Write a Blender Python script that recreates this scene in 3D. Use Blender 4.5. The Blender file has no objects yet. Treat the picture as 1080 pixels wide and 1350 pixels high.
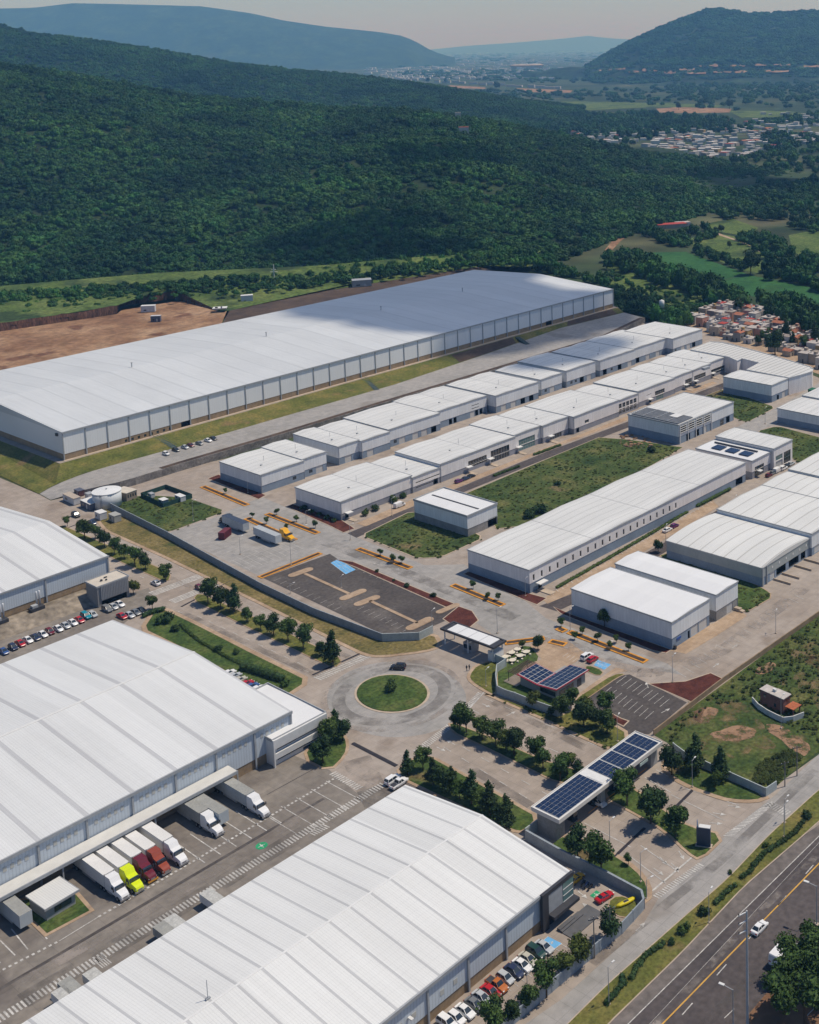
import bpy, math, random
import numpy as np
from mathutils import Vector, Matrix
R_ = random.Random(7)
SC = bpy.context.scene
COL = SC.collection
# ------------------------------------------------------------------ camera
F, PX, PY, PITCH, ROLL, PSI = 1636.85, 858.6, 280.33, 0.135857, 0.01792, 0.662297
H = 180.0
_cp, _sp, _cr, _sr = math.cos(PITCH), math.sin(PITCH), math.cos(ROLL), math.sin(ROLL)
_f = Vector((0, _cp, -_sp)); _d = Vector((0, -_sp, -_cp)); _r = Vector((1, 0, 0))
CR = _cr*_r + _sr*_d; CD = -_sr*_r + _cr*_d; CF = _f
cam = bpy.data.cameras.new('camera'); camo = bpy.data.objects.new('camera', cam); COL.objects.link(camo)
m3 = Matrix((CR, -CD, -CF)).transposed()
camo.matrix_world = Matrix.Translation((0, 0, H)) @ m3.to_4x4()
cam.sensor_fit = 'HORIZONTAL'; cam.sensor_width = 36; cam.lens = F/1080*36
cam.shift_x = (540-PX)/1080; cam.shift_y = (PY-675)/1080
cam.clip_start = 1; cam.clip_end = 120000
SC.camera = camo
# ------------------------------------------------------------------ light
SUNV = Vector((0.93, 0.37, 0)).normalized()*math.cos(math.radians(62)); SUNV.z = math.sin(math.radians(62))
w = bpy.data.worlds.new('World'); SC.world = w; w.use_nodes = True
nt = w.node_tree; bg = nt.nodes['Background']
sky = nt.nodes.new('ShaderNodeTexSky'); sky.sky_type = 'NISHITA'; sky.sun_disc = False
sky.sun_elevation = math.radians(62); sky.sun_rotation = math.atan2(SUNV.x, SUNV.y)
sky.air_density = 1.0; sky.dust_density = 0.3; sky.ozone_density = 1.0
tint = nt.nodes.new('ShaderNodeVectorMath'); tint.operation = 'MULTIPLY'; tint.inputs[1].default_value = (.74, .86, 1.10)
nt.links.new(sky.outputs[0], tint.inputs[0]); nt.links.new(tint.outputs[0], bg.inputs[0]); bg.inputs[1].default_value = 0.075
sl = bpy.data.lights.new('sun', 'SUN'); sl.energy = 3.6; sl.angle = math.radians(0.53); sl.color = (1, .93, .81)
so = bpy.data.objects.new('sun', sl); COL.objects.link(so); so.rotation_euler = (-SUNV).to_track_quat('-Z', 'Y').to_euler()
SC.view_settings.view_transform = 'Standard'; SC.view_settings.look = 'None'; SC.view_settings.exposure = 0.16
SC.cycles.max_bounces = 5; SC.cycles.diffuse_bounces = 3; SC.cycles.glossy_bounces = 2; SC.cycles.volume_bounces = 0
SC.cycles.transmission_bounces = 3; SC.cycles.transparent_max_bounces = 6
SC.cycles.use_denoising = True
# ------------------------------------------------------------------ pixel of the photograph -> place on the site plan
def at(x, y, z=0.0):
    d = CR*((x-PX)/F) + CD*((y-PY)/F) + CF
    t = (z-H)/d.z
    return Vector((d.x*t, d.y*t, z))
def atY(x, y, Y):
    d = CR*((x-PX)/F) + CD*((y-PY)/F) + CF
    t = Y/d.y
    return Vector((d.x*t, Y, H+d.z*t))
A = Vector((math.sin(PSI), math.cos(PSI), 0)); B = Vector((-math.cos(PSI), math.sin(PSI), 0))
RZ = math.atan2(A.y, A.x)
UP = Vector((0, 0, 1))
# ------------------------------------------------------------------ materials
MATS = {}
def nodes(m): return m.node_tree.nodes, m.node_tree.links
def mat(name, col, rough=.7, var=.15, scale=.3, scale2=None, bump=0, metal=0, coord='Object', col2=None, inst=0, spec=.3, emit=None, stretch=None):
    """plain material with two octaves of colour variation; inst varies it from object to object"""
    if name in MATS: return MATS[name]
    m = bpy.data.materials.new(name); m.use_nodes = True; N, L = nodes(m)
    b = N['Principled BSDF']; b.inputs['Roughness'].default_value = rough; b.inputs['Metallic'].default_value = metal
    b.inputs['Specular IOR Level'].default_value = spec
    if coord == 'World': tc = N.new('ShaderNodeNewGeometry').outputs['Position']
    else: tc = N.new('ShaderNodeTexCoord').outputs['Object']
    if stretch:
        mp = N.new('ShaderNodeMapping'); mp.inputs['Scale'].default_value = stretch; L.new(tc, mp.inputs[0]); tc = mp.outputs[0]
    n1 = N.new('ShaderNodeTexNoise'); n1.inputs['Scale'].default_value = scale; n1.inputs['Detail'].default_value = 6; L.new(tc, n1.inputs['Vector'])
    r = N.new('ShaderNodeMapRange'); r.inputs[1].default_value = .3; r.inputs[2].default_value = .7; L.new(n1.outputs[0], r.inputs[0])
    mx = N.new('ShaderNodeMix'); mx.data_type = 'RGBA'
    c = Vector(col[:3]); lo = c*(1-var); hi = Vector(col2) if col2 else c*(1+var)
    mx.inputs[6].default_value = (*lo, 1); mx.inputs[7].default_value = (*hi, 1); L.new(r.outputs[0], mx.inputs[0])
    out = mx.outputs[2]
    if scale2:
        n2 = N.new('ShaderNodeTexNoise'); n2.inputs['Scale'].default_value = scale2; n2.inputs['Detail'].default_value = 4; L.new(tc, n2.inputs['Vector'])
        r2 = N.new('ShaderNodeMapRange'); r2.inputs[1].default_value = .3; r2.inputs[2].default_value = .7; r2.inputs[3].default_value = 1-var; r2.inputs[4].default_value = 1+var*.8; L.new(n2.outputs[0], r2.inputs[0])
        v = N.new('ShaderNodeVectorMath'); v.operation = 'SCALE'; L.new(out, v.inputs[0]); L.new(r2.outputs[0], v.inputs['Scale']); out = v.outputs[0]
    if inst:
        oi = N.new('ShaderNodeObjectInfo'); hs = N.new('ShaderNodeHueSaturation')
        r3 = N.new('ShaderNodeMapRange'); r3.inputs[3].default_value = 1-inst; r3.inputs[4].default_value = 1+inst; L.new(oi.outputs['Random'], r3.inputs[0]); L.new(r3.outputs[0], hs.inputs['Value'])
        r4 = N.new('ShaderNodeMapRange'); r4.inputs[3].default_value = .5-inst*.07; r4.inputs[4].default_value = .5+inst*.05
        ml = N.new('ShaderNodeMath'); ml.operation = 'MULTIPLY'; ml.inputs[1].default_value = 7.31; fr = N.new('ShaderNodeMath'); fr.operation = 'FRACT'
        L.new(oi.outputs['Random'], ml.inputs[0]); L.new(ml.outputs[0], fr.inputs[0]); L.new(fr.outputs[0], r4.inputs[0]); L.new(r4.outputs[0], hs.inputs['Hue'])
        L.new(out, hs.inputs['Color']); out = hs.outputs[0]
    L.new(out, b.inputs['Base Color'])
    if bump:
        bp = N.new('ShaderNodeBump'); bp.inputs['Strength'].default_value = bump; bp.inputs['Distance'].default_value = .1; L.new(n1.outputs[0], bp.inputs['Height']); L.new(bp.outputs[0], b.inputs['Normal'])
    MATS[name] = m; return m
def striped(name, col, axis, period, width, scol, off=0, rough=.5, rib=0, ribamp=.06, cross=0, dirt=.07, metal=0, joint=0):
    """sheet metal: translucent or dark strips every `period` m along `axis`, fine ribs every `rib` m, lap lines every `cross` m the other way, washed streaks"""
    if name in MATS: return MATS[name]
    m = bpy.data.materials.new(name); m.use_nodes = True; N, L = nodes(m)
    b = N['Principled BSDF']; b.inputs['Roughness'].default_value = rough; b.inputs['Specular IOR Level'].default_value = .35; b.inputs['Metallic'].default_value = metal
    tc = N.new('ShaderNodeTexCoord'); s = N.new('ShaderNodeSeparateXYZ'); L.new(tc.outputs['Object'], s.inputs[0])
    u = s.outputs['XYZ'.index(axis)]; v = s.outputs['YXX'['XYZ'.index(axis)] == 'Y' and 1 or 0] if axis != 'Z' else s.outputs[0]
    def M(op, a, bb=None):
        n = N.new('ShaderNodeMath'); n.operation = op
        for i, q in enumerate((a, bb)):
            if q is None: continue
            if isinstance(q, (int, float)): n.inputs[i].default_value = q
            else: L.new(q, n.inputs[i])
        return n.outputs[0]
    def stripe(c, p, wd, o=0): return M('LESS_THAN', M('FRACT', M('DIVIDE', M('ADD', c, o+500*p), p)), wd/p)
    mp = N.new('ShaderNodeMapping'); sc = [.05, .05, .05]; sc['XYZ'.index(axis)] = .9; mp.inputs['Scale'].default_value = sc; L.new(tc.outputs['Object'], mp.inputs[0])
    ns = N.new('ShaderNodeTexNoise'); ns.inputs['Scale'].default_value = 1; ns.inputs['Detail'].default_value = 5; L.new(mp.outputs[0], ns.inputs['Vector'])
    nb = N.new('ShaderNodeTexNoise'); nb.inputs['Scale'].default_value = .045; nb.inputs['Detail'].default_value = 5; L.new(tc.outputs['Object'], nb.inputs['Vector'])
    fac = M('ADD', 1-dirt*2, M('ADD', M('MULTIPLY', ns.outputs[0], dirt*2.2), M('MULTIPLY', nb.outputs[0], dirt*1.8)))
    if rib: fac = M('SUBTRACT', fac, M('MULTIPLY', stripe(u, rib, rib*.3), ribamp))
    if cross: fac = M('SUBTRACT', fac, M('MULTIPLY', stripe(v, cross, .16), .045))
    if joint:
        wn = N.new('ShaderNodeTexWhiteNoise'); wn.noise_dimensions = '1D'; L.new(M('FLOOR', M('DIVIDE', M('ADD', u, 999), joint)), wn.inputs['W'])
        fac = M('ADD', fac, M('MULTIPLY', M('SUBTRACT', wn.outputs[0], .5), .085))
    mx = N.new('ShaderNodeMix'); mx.data_type = 'RGBA'; mx.inputs[6].default_value = (*col, 1); mx.inputs[7].default_value = (*scol, 1)
    if period: L.new(stripe(u, period, width, off), mx.inputs[0])
    else: mx.inputs[0].default_value = 0
    sv = N.new('ShaderNodeVectorMath'); sv.operation = 'SCALE'; L.new(mx.outputs[2], sv.inputs[0]); L.new(fac, sv.inputs['Scale']); L.new(sv.outputs[0], b.inputs['Base Color'])
    MATS[name] = m; return m
def ground_mat(name, cols, scale, patch, patchcol=None, pth=.6, fine=1.2, rough=.95, joints=0, bump=.3, con=.24):
    """ground surfaces: three colours mixed by wide noise, worn patches and fine grain; joints = slab size in metres"""
    if name in MATS: return MATS[name]
    m = bpy.data.materials.new(name); m.use_nodes = True; N, L = nodes(m)
    b = N['Principled BSDF']; b.inputs['Roughness'].default_value = rough; b.inputs['Specular IOR Level'].default_value = .2
    g = N.new('ShaderNodeNewGeometry').outputs['Position']
    mp = N.new('ShaderNodeMapping'); mp.inputs['Rotation'].default_value = (0, 0, -RZ); L.new(g, mp.inputs[0]); p = mp.outputs[0]
    n1 = N.new('ShaderNodeTexNoise'); n1.inputs['Scale'].default_value = scale; n1.inputs['Detail'].default_value = 8; n1.inputs['Roughness'].default_value = .62; L.new(p, n1.inputs['Vector'])
    cr = N.new('ShaderNodeValToRGB'); cr.color_ramp.elements[0].position = .33; cr.color_ramp.elements[1].position = .67
    cr.color_ramp.elements[0].color = (*cols[0], 1); cr.color_ramp.elements[1].color = (*cols[2], 1)
    e = cr.color_ramp.elements.new(.5); e.color = (*cols[1], 1); L.new(n1.outputs[0], cr.inputs[0]); out = cr.outputs[0]
    if patchcol:
        n3 = N.new('ShaderNodeTexNoise'); n3.inputs['Scale'].default_value = patch; n3.inputs['Detail'].default_value = 6; L.new(p, n3.inputs['Vector'])
        r3 = N.new('ShaderNodeMapRange'); r3.inputs[1].default_value = pth; r3.inputs[2].default_value = pth+.07; L.new(n3.outputs[0], r3.inputs[0])
        mx = N.new('ShaderNodeMix'); mx.data_type = 'RGBA'; mx.inputs[7].default_value = (*patchcol, 1); L.new(r3.outputs[0], mx.inputs[0]); L.new(out, mx.inputs[6]); out = mx.outputs[2]
    n2 = N.new('ShaderNodeTexNoise'); n2.inputs['Scale'].default_value = fine; n2.inputs['Detail'].default_value = 5; L.new(p, n2.inputs['Vector'])
    r2 = N.new('ShaderNodeMapRange'); r2.inputs[1].default_value = .3; r2.inputs[2].default_value = .7; r2.inputs[3].default_value = 1-con; r2.inputs[4].default_value = 1+con; L.new(n2.outputs[0], r2.inputs[0]); fac = r2.outputs[0]
    if joints:
        bk = N.new('ShaderNodeTexBrick'); bk.inputs['Scale'].default_value = 1; bk.inputs['Brick Width'].default_value = joints; bk.inputs['Row Height'].default_value = joints; bk.offset = 0
        bk.inputs['Mortar Size'].default_value = .07; bk.inputs['Color1'].default_value = (1, 1, 1, 1); bk.inputs['Color2'].default_value = (.955, .955, .955, 1); bk.inputs['Mortar'].default_value = (.82, .82, .82, 1); L.new(p, bk.inputs['Vector'])
        mm = N.new('ShaderNodeMath'); mm.operation = 'MULTIPLY'; L.new(fac, mm.inputs[0]); L.new(bk.outputs['Color'], mm.inputs[1]); fac = mm.outputs[0]
    sv = N.new('ShaderNodeVectorMath'); sv.operation = 'SCALE'; L.new(out, sv.inputs[0]); L.new(fac, sv.inputs['Scale']); L.new(sv.outputs[0], b.inputs['Base Color'])
    if bump:
        bp = N.new('ShaderNodeBump'); bp.inputs['Strength'].default_value = bump; bp.inputs['Distance'].default_value = .3; L.new(n2.outputs[0], bp.inputs['Height']); L.new(bp.outputs[0], b.inputs['Normal'])
    MATS[name] = m; return m
# ------------------------------------------------------------------ mesh collector
class MB:
    def __init__(s): s.v = []; s.f = []
    def quad(s, a, b, c, d):
        n = len(s.v); s.v += [tuple(a), tuple(b), tuple(c), tuple(d)]; s.f.append((n, n+1, n+2, n+3))
    def poly(s, pts):
        n = len(s.v); s.v += [tuple(p) for p in pts]; s.f.append(tuple(range(n, n+len(pts))))
    def box(s, x0, x1, y0, y1, z0, z1, tx=0, ty=0, M=None):
        n = len(s.v)
        vs = [(x0, y0, z0), (x1, y0, z0), (x1, y1, z0), (x0, y1, z0), (x0+tx, y0+ty, z1), (x1-tx, y0+ty, z1), (x1-tx, y1-ty, z1), (x0+tx, y1-ty, z1)]
        if M: vs = [tuple(M @ Vector(q)) for q in vs]
        s.v += vs; s.f += [tuple(n+i for i in q) for q in ((3, 2, 1, 0), (4, 5, 6, 7), (0, 1, 5, 4), (1, 2, 6, 5), (2, 3, 7, 6), (3, 0, 4, 7))]
        return s
    def prism(s, pts, z0, z1, cap=True):
        """pts: (x,y) or (x,y,z) ring, anticlockwise or not; zN is added to the ring's own z"""
        P = [Vector(p).to_3d() if len(p) == 3 else Vector((p[0], p[1], 0)) for p in pts]
        if sum(P[i-1].x*P[i].y-P[i].x*P[i-1].y for i in range(len(P))) < 0: P = P[::-1]
        n = len(s.v); k = len(P)
        s.v += [(p.x, p.y, p.z+z0) for p in P]+[(p.x, p.y, p.z+z1) for p in P]
        for i in range(k): j = (i+1) % k; s.f.append((n+i, n+j, n+k+j, n+k+i))
        if cap: s.f.append(tuple(range(n+k, n+2*k)))
        return s
    def loft(s, rings, close=True):
        n = len(s.v); k = len(rings[0])
        for r in rings: s.v += [tuple(p) for p in r]
        for i in range(len(rings)-1):
            for j in range(k): q = (j+1) % k; s.f.append((n+i*k+j, n+i*k+q, n+(i+1)*k+q, n+(i+1)*k+j))
        if close: s.f.append(tuple(range(n, n+k))[::-1]); s.f.append(tuple(range(n+(len(rings)-1)*k, n+len(rings)*k)))
        return s
    def tube(s, p, q, r, r2=None, n=8):
        p = Vector(p); q = Vector(q); d = (q-p).normalized(); a = d.orthogonal().normalized(); b = d.cross(a); r2 = r if r2 is None else r2
        return s.loft([[c+(a*math.cos(t)+b*math.sin(t))*rr for t in [2*math.pi*i/n for i in range(n)]] for c, rr in ((p, r), (q, r2))])
    def lathe(s, prof, n=24, c=(0, 0, 0)):
        return s.loft([[(c[0]+r*math.cos(2*math.pi*i/n), c[1]+r*math.sin(2*math.pi*i/n), c[2]+z) for i in range(n)] for r, z in prof])
    def mesh(s, name, m):
        me = bpy.data.meshes.new(name); me.from_pydata(s.v, [], s.f); me.update()
        me.materials.append(m)
        return me
    def build(s, name, m, parent=None, smooth=False, **kw):
        me = s.mesh(name, m)
        if smooth: me.polygons.foreach_set('use_smooth', [True]*len(me.polygons))
        return link(name, me, parent, **kw)
def link(name, me, parent=None, label=None, cat=None, group=None, kind=None, loc=None, rz=None):
    o = bpy.data.objects.new(name, me); COL.objects.link(o)
    if parent: o.parent = parent
    if label: o['label'] = label
    if cat: o['category'] = cat
    if group: o['group'] = group
    if kind: o['kind'] = kind
    if loc is not None: o.location = loc
    if rz is not None: o.rotation_euler.z = rz
    return o
def thing(name, label, cat, loc=(0, 0, 0), rz=0, group=None): return link(name, None, None, label, cat, group, None, loc, rz)
def struct(name, mb, m, label, cat=None): return mb.build(name, m, None, label=label, cat=cat or name.replace('_', ' '), kind='structure')
def copy_tree(o, parent=None):
    c = o.copy(); COL.objects.link(c); c.parent = parent
    for ch in list(o.children): copy_tree(ch, c)
    return c
class Proto:
    """things built once as (part name, mesh, material slot, sub-parts) and then placed many times with shared meshes"""
    def __init__(s): s.parts = []
    def add(s, name, mb, m, parent=None, smooth=False, paint=False):
        me = mb.mesh(name, m)
        if smooth: me.polygons.foreach_set('use_smooth', [True]*len(me.polygons))
        s.parts.append((name, me, parent, paint)); return len(s.parts)-1
    def place(s, name, label, cat, loc, rz, group=None, paint=None, scale=None):
        r = thing(name, label, cat, loc, rz, group); objs = []
        if scale: r.scale = scale
        for n, me, par, pt in s.parts:
            o = link(n, me, r if par is None else objs[par]); objs.append(o)
            if pt and paint: o.material_slots[0].link = 'OBJECT'; o.material_slots[0].material = paint
        return r
ORD = ['first', 'second', 'third', 'fourth', 'fifth', 'sixth', 'seventh', 'eighth', 'ninth', 'tenth', 'eleventh', 'twelfth', 'thirteenth', 'fourteenth', 'fifteenth', 'sixteenth']

def patchy(name, col, alpha, scale, th, rough=.9):
    """worn or stained film: colour with ragged see-through edges"""
    m = mat(name, col, rough, .25, scale*1.7, coord='World'); N, L = nodes(m); b = N['Principled BSDF']
    g = N.new('ShaderNodeNewGeometry'); n = N.new('ShaderNodeTexNoise'); n.inputs['Scale'].default_value = scale; n.inputs['Detail'].default_value = 8; n.inputs['Roughness'].default_value = .7; L.new(g.outputs['Position'], n.inputs['Vector'])
    r = N.new('ShaderNodeMapRange'); r.inputs[1].default_value = th-.07; r.inputs[2].default_value = th+.07; r.inputs[4].default_value = alpha; L.new(n.outputs[0], r.inputs[0]); L.new(r.outputs[0], b.inputs['Alpha']); return m
# ------------------------------------------------------------------ shared materials
from mathutils import noise as NZ
CONC = ground_mat('concrete_paving', [(.27, .222, .182), (.32, .272, .232), (.36, .312, .272)], .03, .05, (.245, .20, .165), .6, .35, .85, joints=4.2, bump=.03, con=.12)
CONC2 = ground_mat('worn_yard_concrete', [(.16, .138, .12), (.20, .178, .155), (.25, .22, .19)], .045, .03, (.13, .112, .10), .57, .5, .85, joints=5, bump=.03, con=.16)
PALEC = ground_mat('pale_street_concrete', [(.26, .25, .235), (.305, .29, .275), (.345, .325, .305)], .05, .05, (.255, .235, .215), .6, .4, .85, joints=4, bump=.03, con=.10)
ASPH = ground_mat('new_asphalt', [(.06, .052, .05), (.08, .07, .066), (.105, .093, .086)], .06, .04, (.125, .11, .10), .58, .9, .9, bump=.08)
ROADA = ground_mat('worn_asphalt', [(.060, .052, .052), (.080, .068, .067), (.10, .085, .082)], .045, .03, (.125, .105, .095), .6, .8, .9, bump=.08)
GRASS = ground_mat('mown_grass', [(.065, .082, .018), (.11, .115, .028), (.175, .145, .045)], .09, .06, (.185, .13, .06), .62, 1.1, bump=.6, con=.35)
GRASSD = ground_mat('damp_grass', [(.028, .056, .014), (.054, .086, .02), (.098, .116, .034)], .12, .06, (.125, .095, .045), .63, 1.0, bump=.8, con=.42)
WEEDS = ground_mat('rough_weeds', [(.024, .048, .013), (.055, .08, .02), (.115, .115, .038)], .075, .04, (.19, .13, .075), .65, .9, bump=1, con=.48)
DRYG = ground_mat('dry_grass', [(.09, .085, .028), (.155, .125, .048), (.215, .165, .075)], .10, .07, (.06, .072, .022), .58, 1.0, bump=.7, con=.38)
SOIL = ground_mat('bare_soil', [(.17, .09, .05), (.26, .155, .09), (.36, .24, .15)], .03, .045, (.14, .07, .042), .58, .3, bump=.7, con=.3)
SOILD = ground_mat('dark_soil', [(.05, .036, .028), (.075, .052, .04), (.10, .07, .05)], .08, .1, None, .6, .8, bump=.7)
MULCH = ground_mat('red_mulch', [(.05, .016, .012), (.085, .026, .019), (.12, .04, .028)], .3, .3, None, .6, 2.5, bump=.5)
TAN = ground_mat('tan_pavement', [(.30, .21, .14), (.37, .27, .185), (.44, .33, .24)], .12, .1, (.33, .235, .155), .62, .7, .85, joints=2.4, bump=.03, con=.12)
HILLG = ground_mat('hillside_scrub', [(.010, .022, .009), (.019, .036, .012), (.036, .055, .018)], .012, .01, (.05, .06, .026), .7, .3, bump=1, con=.5)
FARG = ground_mat('far_woodland', [(.004, .012, .006), (.013, .032, .012), (.032, .058, .02)], .006, .0022, (.036, .048, .02), .64, .028, bump=1, con=.85)
PLAIN = ground_mat('farmland', [(.018, .036, .015), (.036, .058, .022), (.10, .095, .05)], .0022, .0035, (.022, .038, .016), .5, .02, bump=0, con=.45)
CROP = ground_mat('green_crop', [(.016, .07, .02), (.026, .095, .026), (.036, .11, .03)], .03, .02, (.03, .075, .02), .6, .25, bump=.4)
PASTURE = ground_mat('pasture', [(.042, .075, .018), (.078, .118, .028), (.12, .15, .044)], .03, .02, (.03, .052, .016), .56, .35, bump=.6, con=.45)
WHITE = mat('road_paint', (.47, .455, .43), .8, .28, .8, coord='World', scale2=2.5)
YEL = mat('kerb_paint', (.55, .24, .03), .8, .25, .7, coord='World')
BLUEP = mat('blue_paint', (.13, .36, .62), .8, .15, .5, coord='World')
GREENP = mat('green_paint', (.02, .28, .12), .8, .2, .5, coord='World')
DARK = mat('dark_rubber', (.03, .028, .035), .9, .2, 1)
SOILP = patchy('patchy_soil', (.27, .165, .10), 1, .22, .46); SOILQ = patchy('thin_worn_soil', (.21, .15, .075), .8, .12, .56); TYRE_ST = patchy('tyre_stain', (.12, .108, .10), .34, .10, .5); TYRE_LT = patchy('pale_wear', (.32, .28, .25), .6, .12, .53)
KERB = mat('kerb_concrete', (.42, .34, .26), .9, .15, .4, coord='World')
# ------------------------------------------------------------------ ground, plain, hills
S = 39000
struct('ground', MB().box(-S, S, -2000, S*1.95, -.9, -.06), PLAIN, 'green and brown farmland reaching the hazy horizon')
def pp(pts, z=0): return [at(x, y, z) for x, y in pts]
def smooth_ring(P, it=2):
    for _ in range(it):
        Q = []
        for i in range(len(P)):
            a, b = P[i], P[(i+1) % len(P)]; t = min(.25, 2.2/max(.1, (b-a).length)); Q += [a.lerp(b, t), a.lerp(b, 1-t)]
        P = Q
    return P
def sheet(name, pts, z, m, label, cat=None, thick=None):
    P = pp(pts, z); mb = MB()
    if thick: mb.prism(P, -thick, 0)
    else:
        if sum(P[i-1].x*P[i].y-P[i].x*P[i-1].y for i in range(len(P))) < 0: P = P[::-1]
        mb.poly(P)
    return struct(name, mb, m, label, cat)
def itp(ctrl, x):
    if x <= ctrl[0][0]: return ctrl[0][1:]
    for a, b in zip(ctrl, ctrl[1:]):
        if x <= b[0]:
            t = (x-a[0])/(b[0]-a[0]); return [p+(q-p)*t for p, q in zip(a[1:], b[1:])]
    return ctrl[-1][1:]
def fb(x, y, s, o=5): return NZ.fractal(Vector((x/s, y/s, 3.7)), .9, 2.1, o)
class Hill:
    def __init__(s, ctrl, amp, size, conc=.5): s.c = ctrl; s.amp = amp; s.size = size; s.k = conc
    def pt(s, px, t):
        """t 0..1 foot to crest, 1..2 crest to back foot"""
        Yf, pyc, Yc, Yb = itp(s.c, px); C = atY(px, pyc, Yc); ux = C.x/C.y
        if t <= 1: Y = Yf+(Yc-Yf)*t; g = (1-s.k)*t+s.k*t*t*(3-2*t); e = math.sin(math.pi*t)
        else: u = t-1; Y = Yc+(Yb-Yc)*u; g = 1-u*u*(3-2*u); e = math.sin(math.pi*u)
        X = ux*Y
        return Vector((X, Y, -1+(C.z+1)*g+s.amp*e*fb(X, Y, s.size)))
    def mesh(s, name, x0, x1, nu, nv, m, label):
        mb = MB()
        for j in range(2*nv+1):
            for i in range(nu+1): mb.v.append(tuple(s.pt(x0+(x1-x0)*i/nu, j/nv)))
        for j in range(2*nv):
            for i in range(nu): a = j*(nu+1)+i; mb.f.append((a, a+1, a+nu+2, a+nu+1))
        o = mb.build(name, m, smooth=True, label=label, cat='hill', kind='structure'); return o
near = Hill([(-400, 900, 45, 1700, 2300), (-150, 920, 66, 1720, 2300), (0, 930, 86, 1740, 2300), (50, 930, 95, 1740, 2300), (125, 940, 107, 1750, 2300), (240, 960, 129, 1760, 2300), (350, 970, 139, 1780, 2300), (450, 980, 145, 1800, 2350), (540, 985, 149, 1800, 2350),
    (605, 990, 157, 1800, 2300), (740, 1030, 181, 1800, 2250), (840, 1180, 203, 1830, 2150), (940, 1300, 214, 1860, 2120), (1005, 1350, 220, 1870, 2100), (1080, 1400, 226, 1880, 2050), (1400, 1450, 240, 1880, 2000)], 14, 210)
near.mesh('hillside', -380, 1380, 120, 30, HILLG, 'wooded hillside rising behind the long warehouse')
mid = Hill([(-400, 2500, 15, 3100, 3900), (0, 2450, 34, 3100, 3900), (50, 2450, 46, 3100, 3900), (100, 2450, 51, 3100, 3900), (205, 2450, 66, 3100, 3900), (300, 2450, 83, 3150, 3900), (375, 2450, 92, 3150, 3900), (460, 2500, 99, 3200, 3900), (540, 2500, 109, 3200, 3900), (600, 2550, 118, 3250, 3800), (690, 2650, 133, 3250, 3700), (760, 2800, 140.5, 3250, 3500)], 16, 330)
mid.mesh('ridge', -380, 758, 90, 24, FARG, 'blue green wooded ridge behind the nearest hillside')
rh = Hill([(700, 6800, 99, 6900, 7000), (772, 6300, 90, 6900, 7600), (785, 5500, 82, 6900, 8600), (810, 5400, 66, 6900, 8800), (840, 5300, 51, 6900, 9000), (890, 5200, 29, 6900, 9000), (930, 5200, 14, 6900, 9000), (955, 5200, 12.5, 6900, 9000), (990, 5200, 17.5, 6900, 9000), (1080, 5200, 15, 6900, 9000), (1400, 5200, 18, 6900, 9000)], 55, 700)
rh.mesh('conical_hill', 690, 1390, 90, 30, FARG, 'rounded dark green hill standing over the valley')
mesa = Hill([(-500, 11000, 10, 13000, 17000), (0, 11000, 11, 13000, 17000), (45, 11000, 10, 13000, 17000), (95, 11000, 4, 13000, 17000), (150, 11000, 5, 13000, 17000), (265, 11000, 8, 13000, 17000), (330, 11000, 17, 13000, 17000), (375, 11000, 27, 13000, 17000), (430, 11000, 35, 13000, 17000), (500, 11000, 42, 13000, 17000), (530, 11200, 47, 13000, 17000), (548, 11500, 54, 13000, 17000), (560, 12000, 62, 13000, 16000), (580, 12000, 71, 13000, 15000), (610, 12000, 78, 13000, 15000)], 70, 1300)
mesa.mesh('mesa', -480, 600, 90, 20, FARG, 'long flat topped mountain fading into blue haze')
fm = Hill([(560, 33500, 66, 36000, 37500), (620, 33500, 60, 36000, 37500), (680, 33500, 56, 36000, 37500), (740, 33500, 51, 36000, 37500), (775, 33500, 47, 36000, 37500), (800, 33500, 50, 36000, 37500), (850, 33500, 53, 36000, 37500), (1000, 33500, 55, 36000, 37500)], 50, 2500)
fm.mesh('mountain', 560, 990, 40, 10, FARG, 'faint grey mountain on the horizon beyond the city')
# fields on the valley floor
sheet('crop_field', [(832, 333), (905, 332), (940, 345), (985, 361), (940, 372), (893, 352)], .0, CROP, 'deep green crop field between two dark tree belts')
sheet('crop_field', [(945, 372), (985, 362), (1100, 385), (1200, 400), (1200, 440), (1080, 408), (1010, 395), (970, 385)], .0, CROP, 'green crop field just above the crowded town')
sheet('pasture', [(905, 315), (945, 307), (1010, 320), (1030, 345), (1000, 360), (975, 355), (920, 332)], .0, PASTURE, 'light green pasture with scattered bushes in the valley')
sheet('pasture', [(930, 295), (965, 288), (1000, 300), (990, 312), (945, 305)], .02, PASTURE, 'small bright pasture beside the red roofed farm')
sheet('pasture', [(1040, 310), (1100, 298), (1200, 320), (1200, 375), (1075, 350), (1045, 330)], .0, PASTURE, 'pale pasture at the foot of the wooded slope')
sheet('scrub_field', [(800, 330), (832, 332), (893, 354), (930, 385), (975, 395), (950, 405), (905, 415), (860, 420), (800, 375)], -.01, PASTURE, 'rough green scrub between the long warehouse and the tree belt')
sheet('dirt_track', [(797, 330), (812, 312), (828, 305), (832, 308), (818, 318), (806, 331)], .03, SOIL, 'short bare dirt track climbing into the woods')
sheet('dirt_track', [(945, 309), (985, 322), (1003, 333), (1015, 337), (1014, 335), (1000, 329), (980, 319), (947, 307)], .04, TAN, 'thin pale track crossing the pasture')
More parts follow.
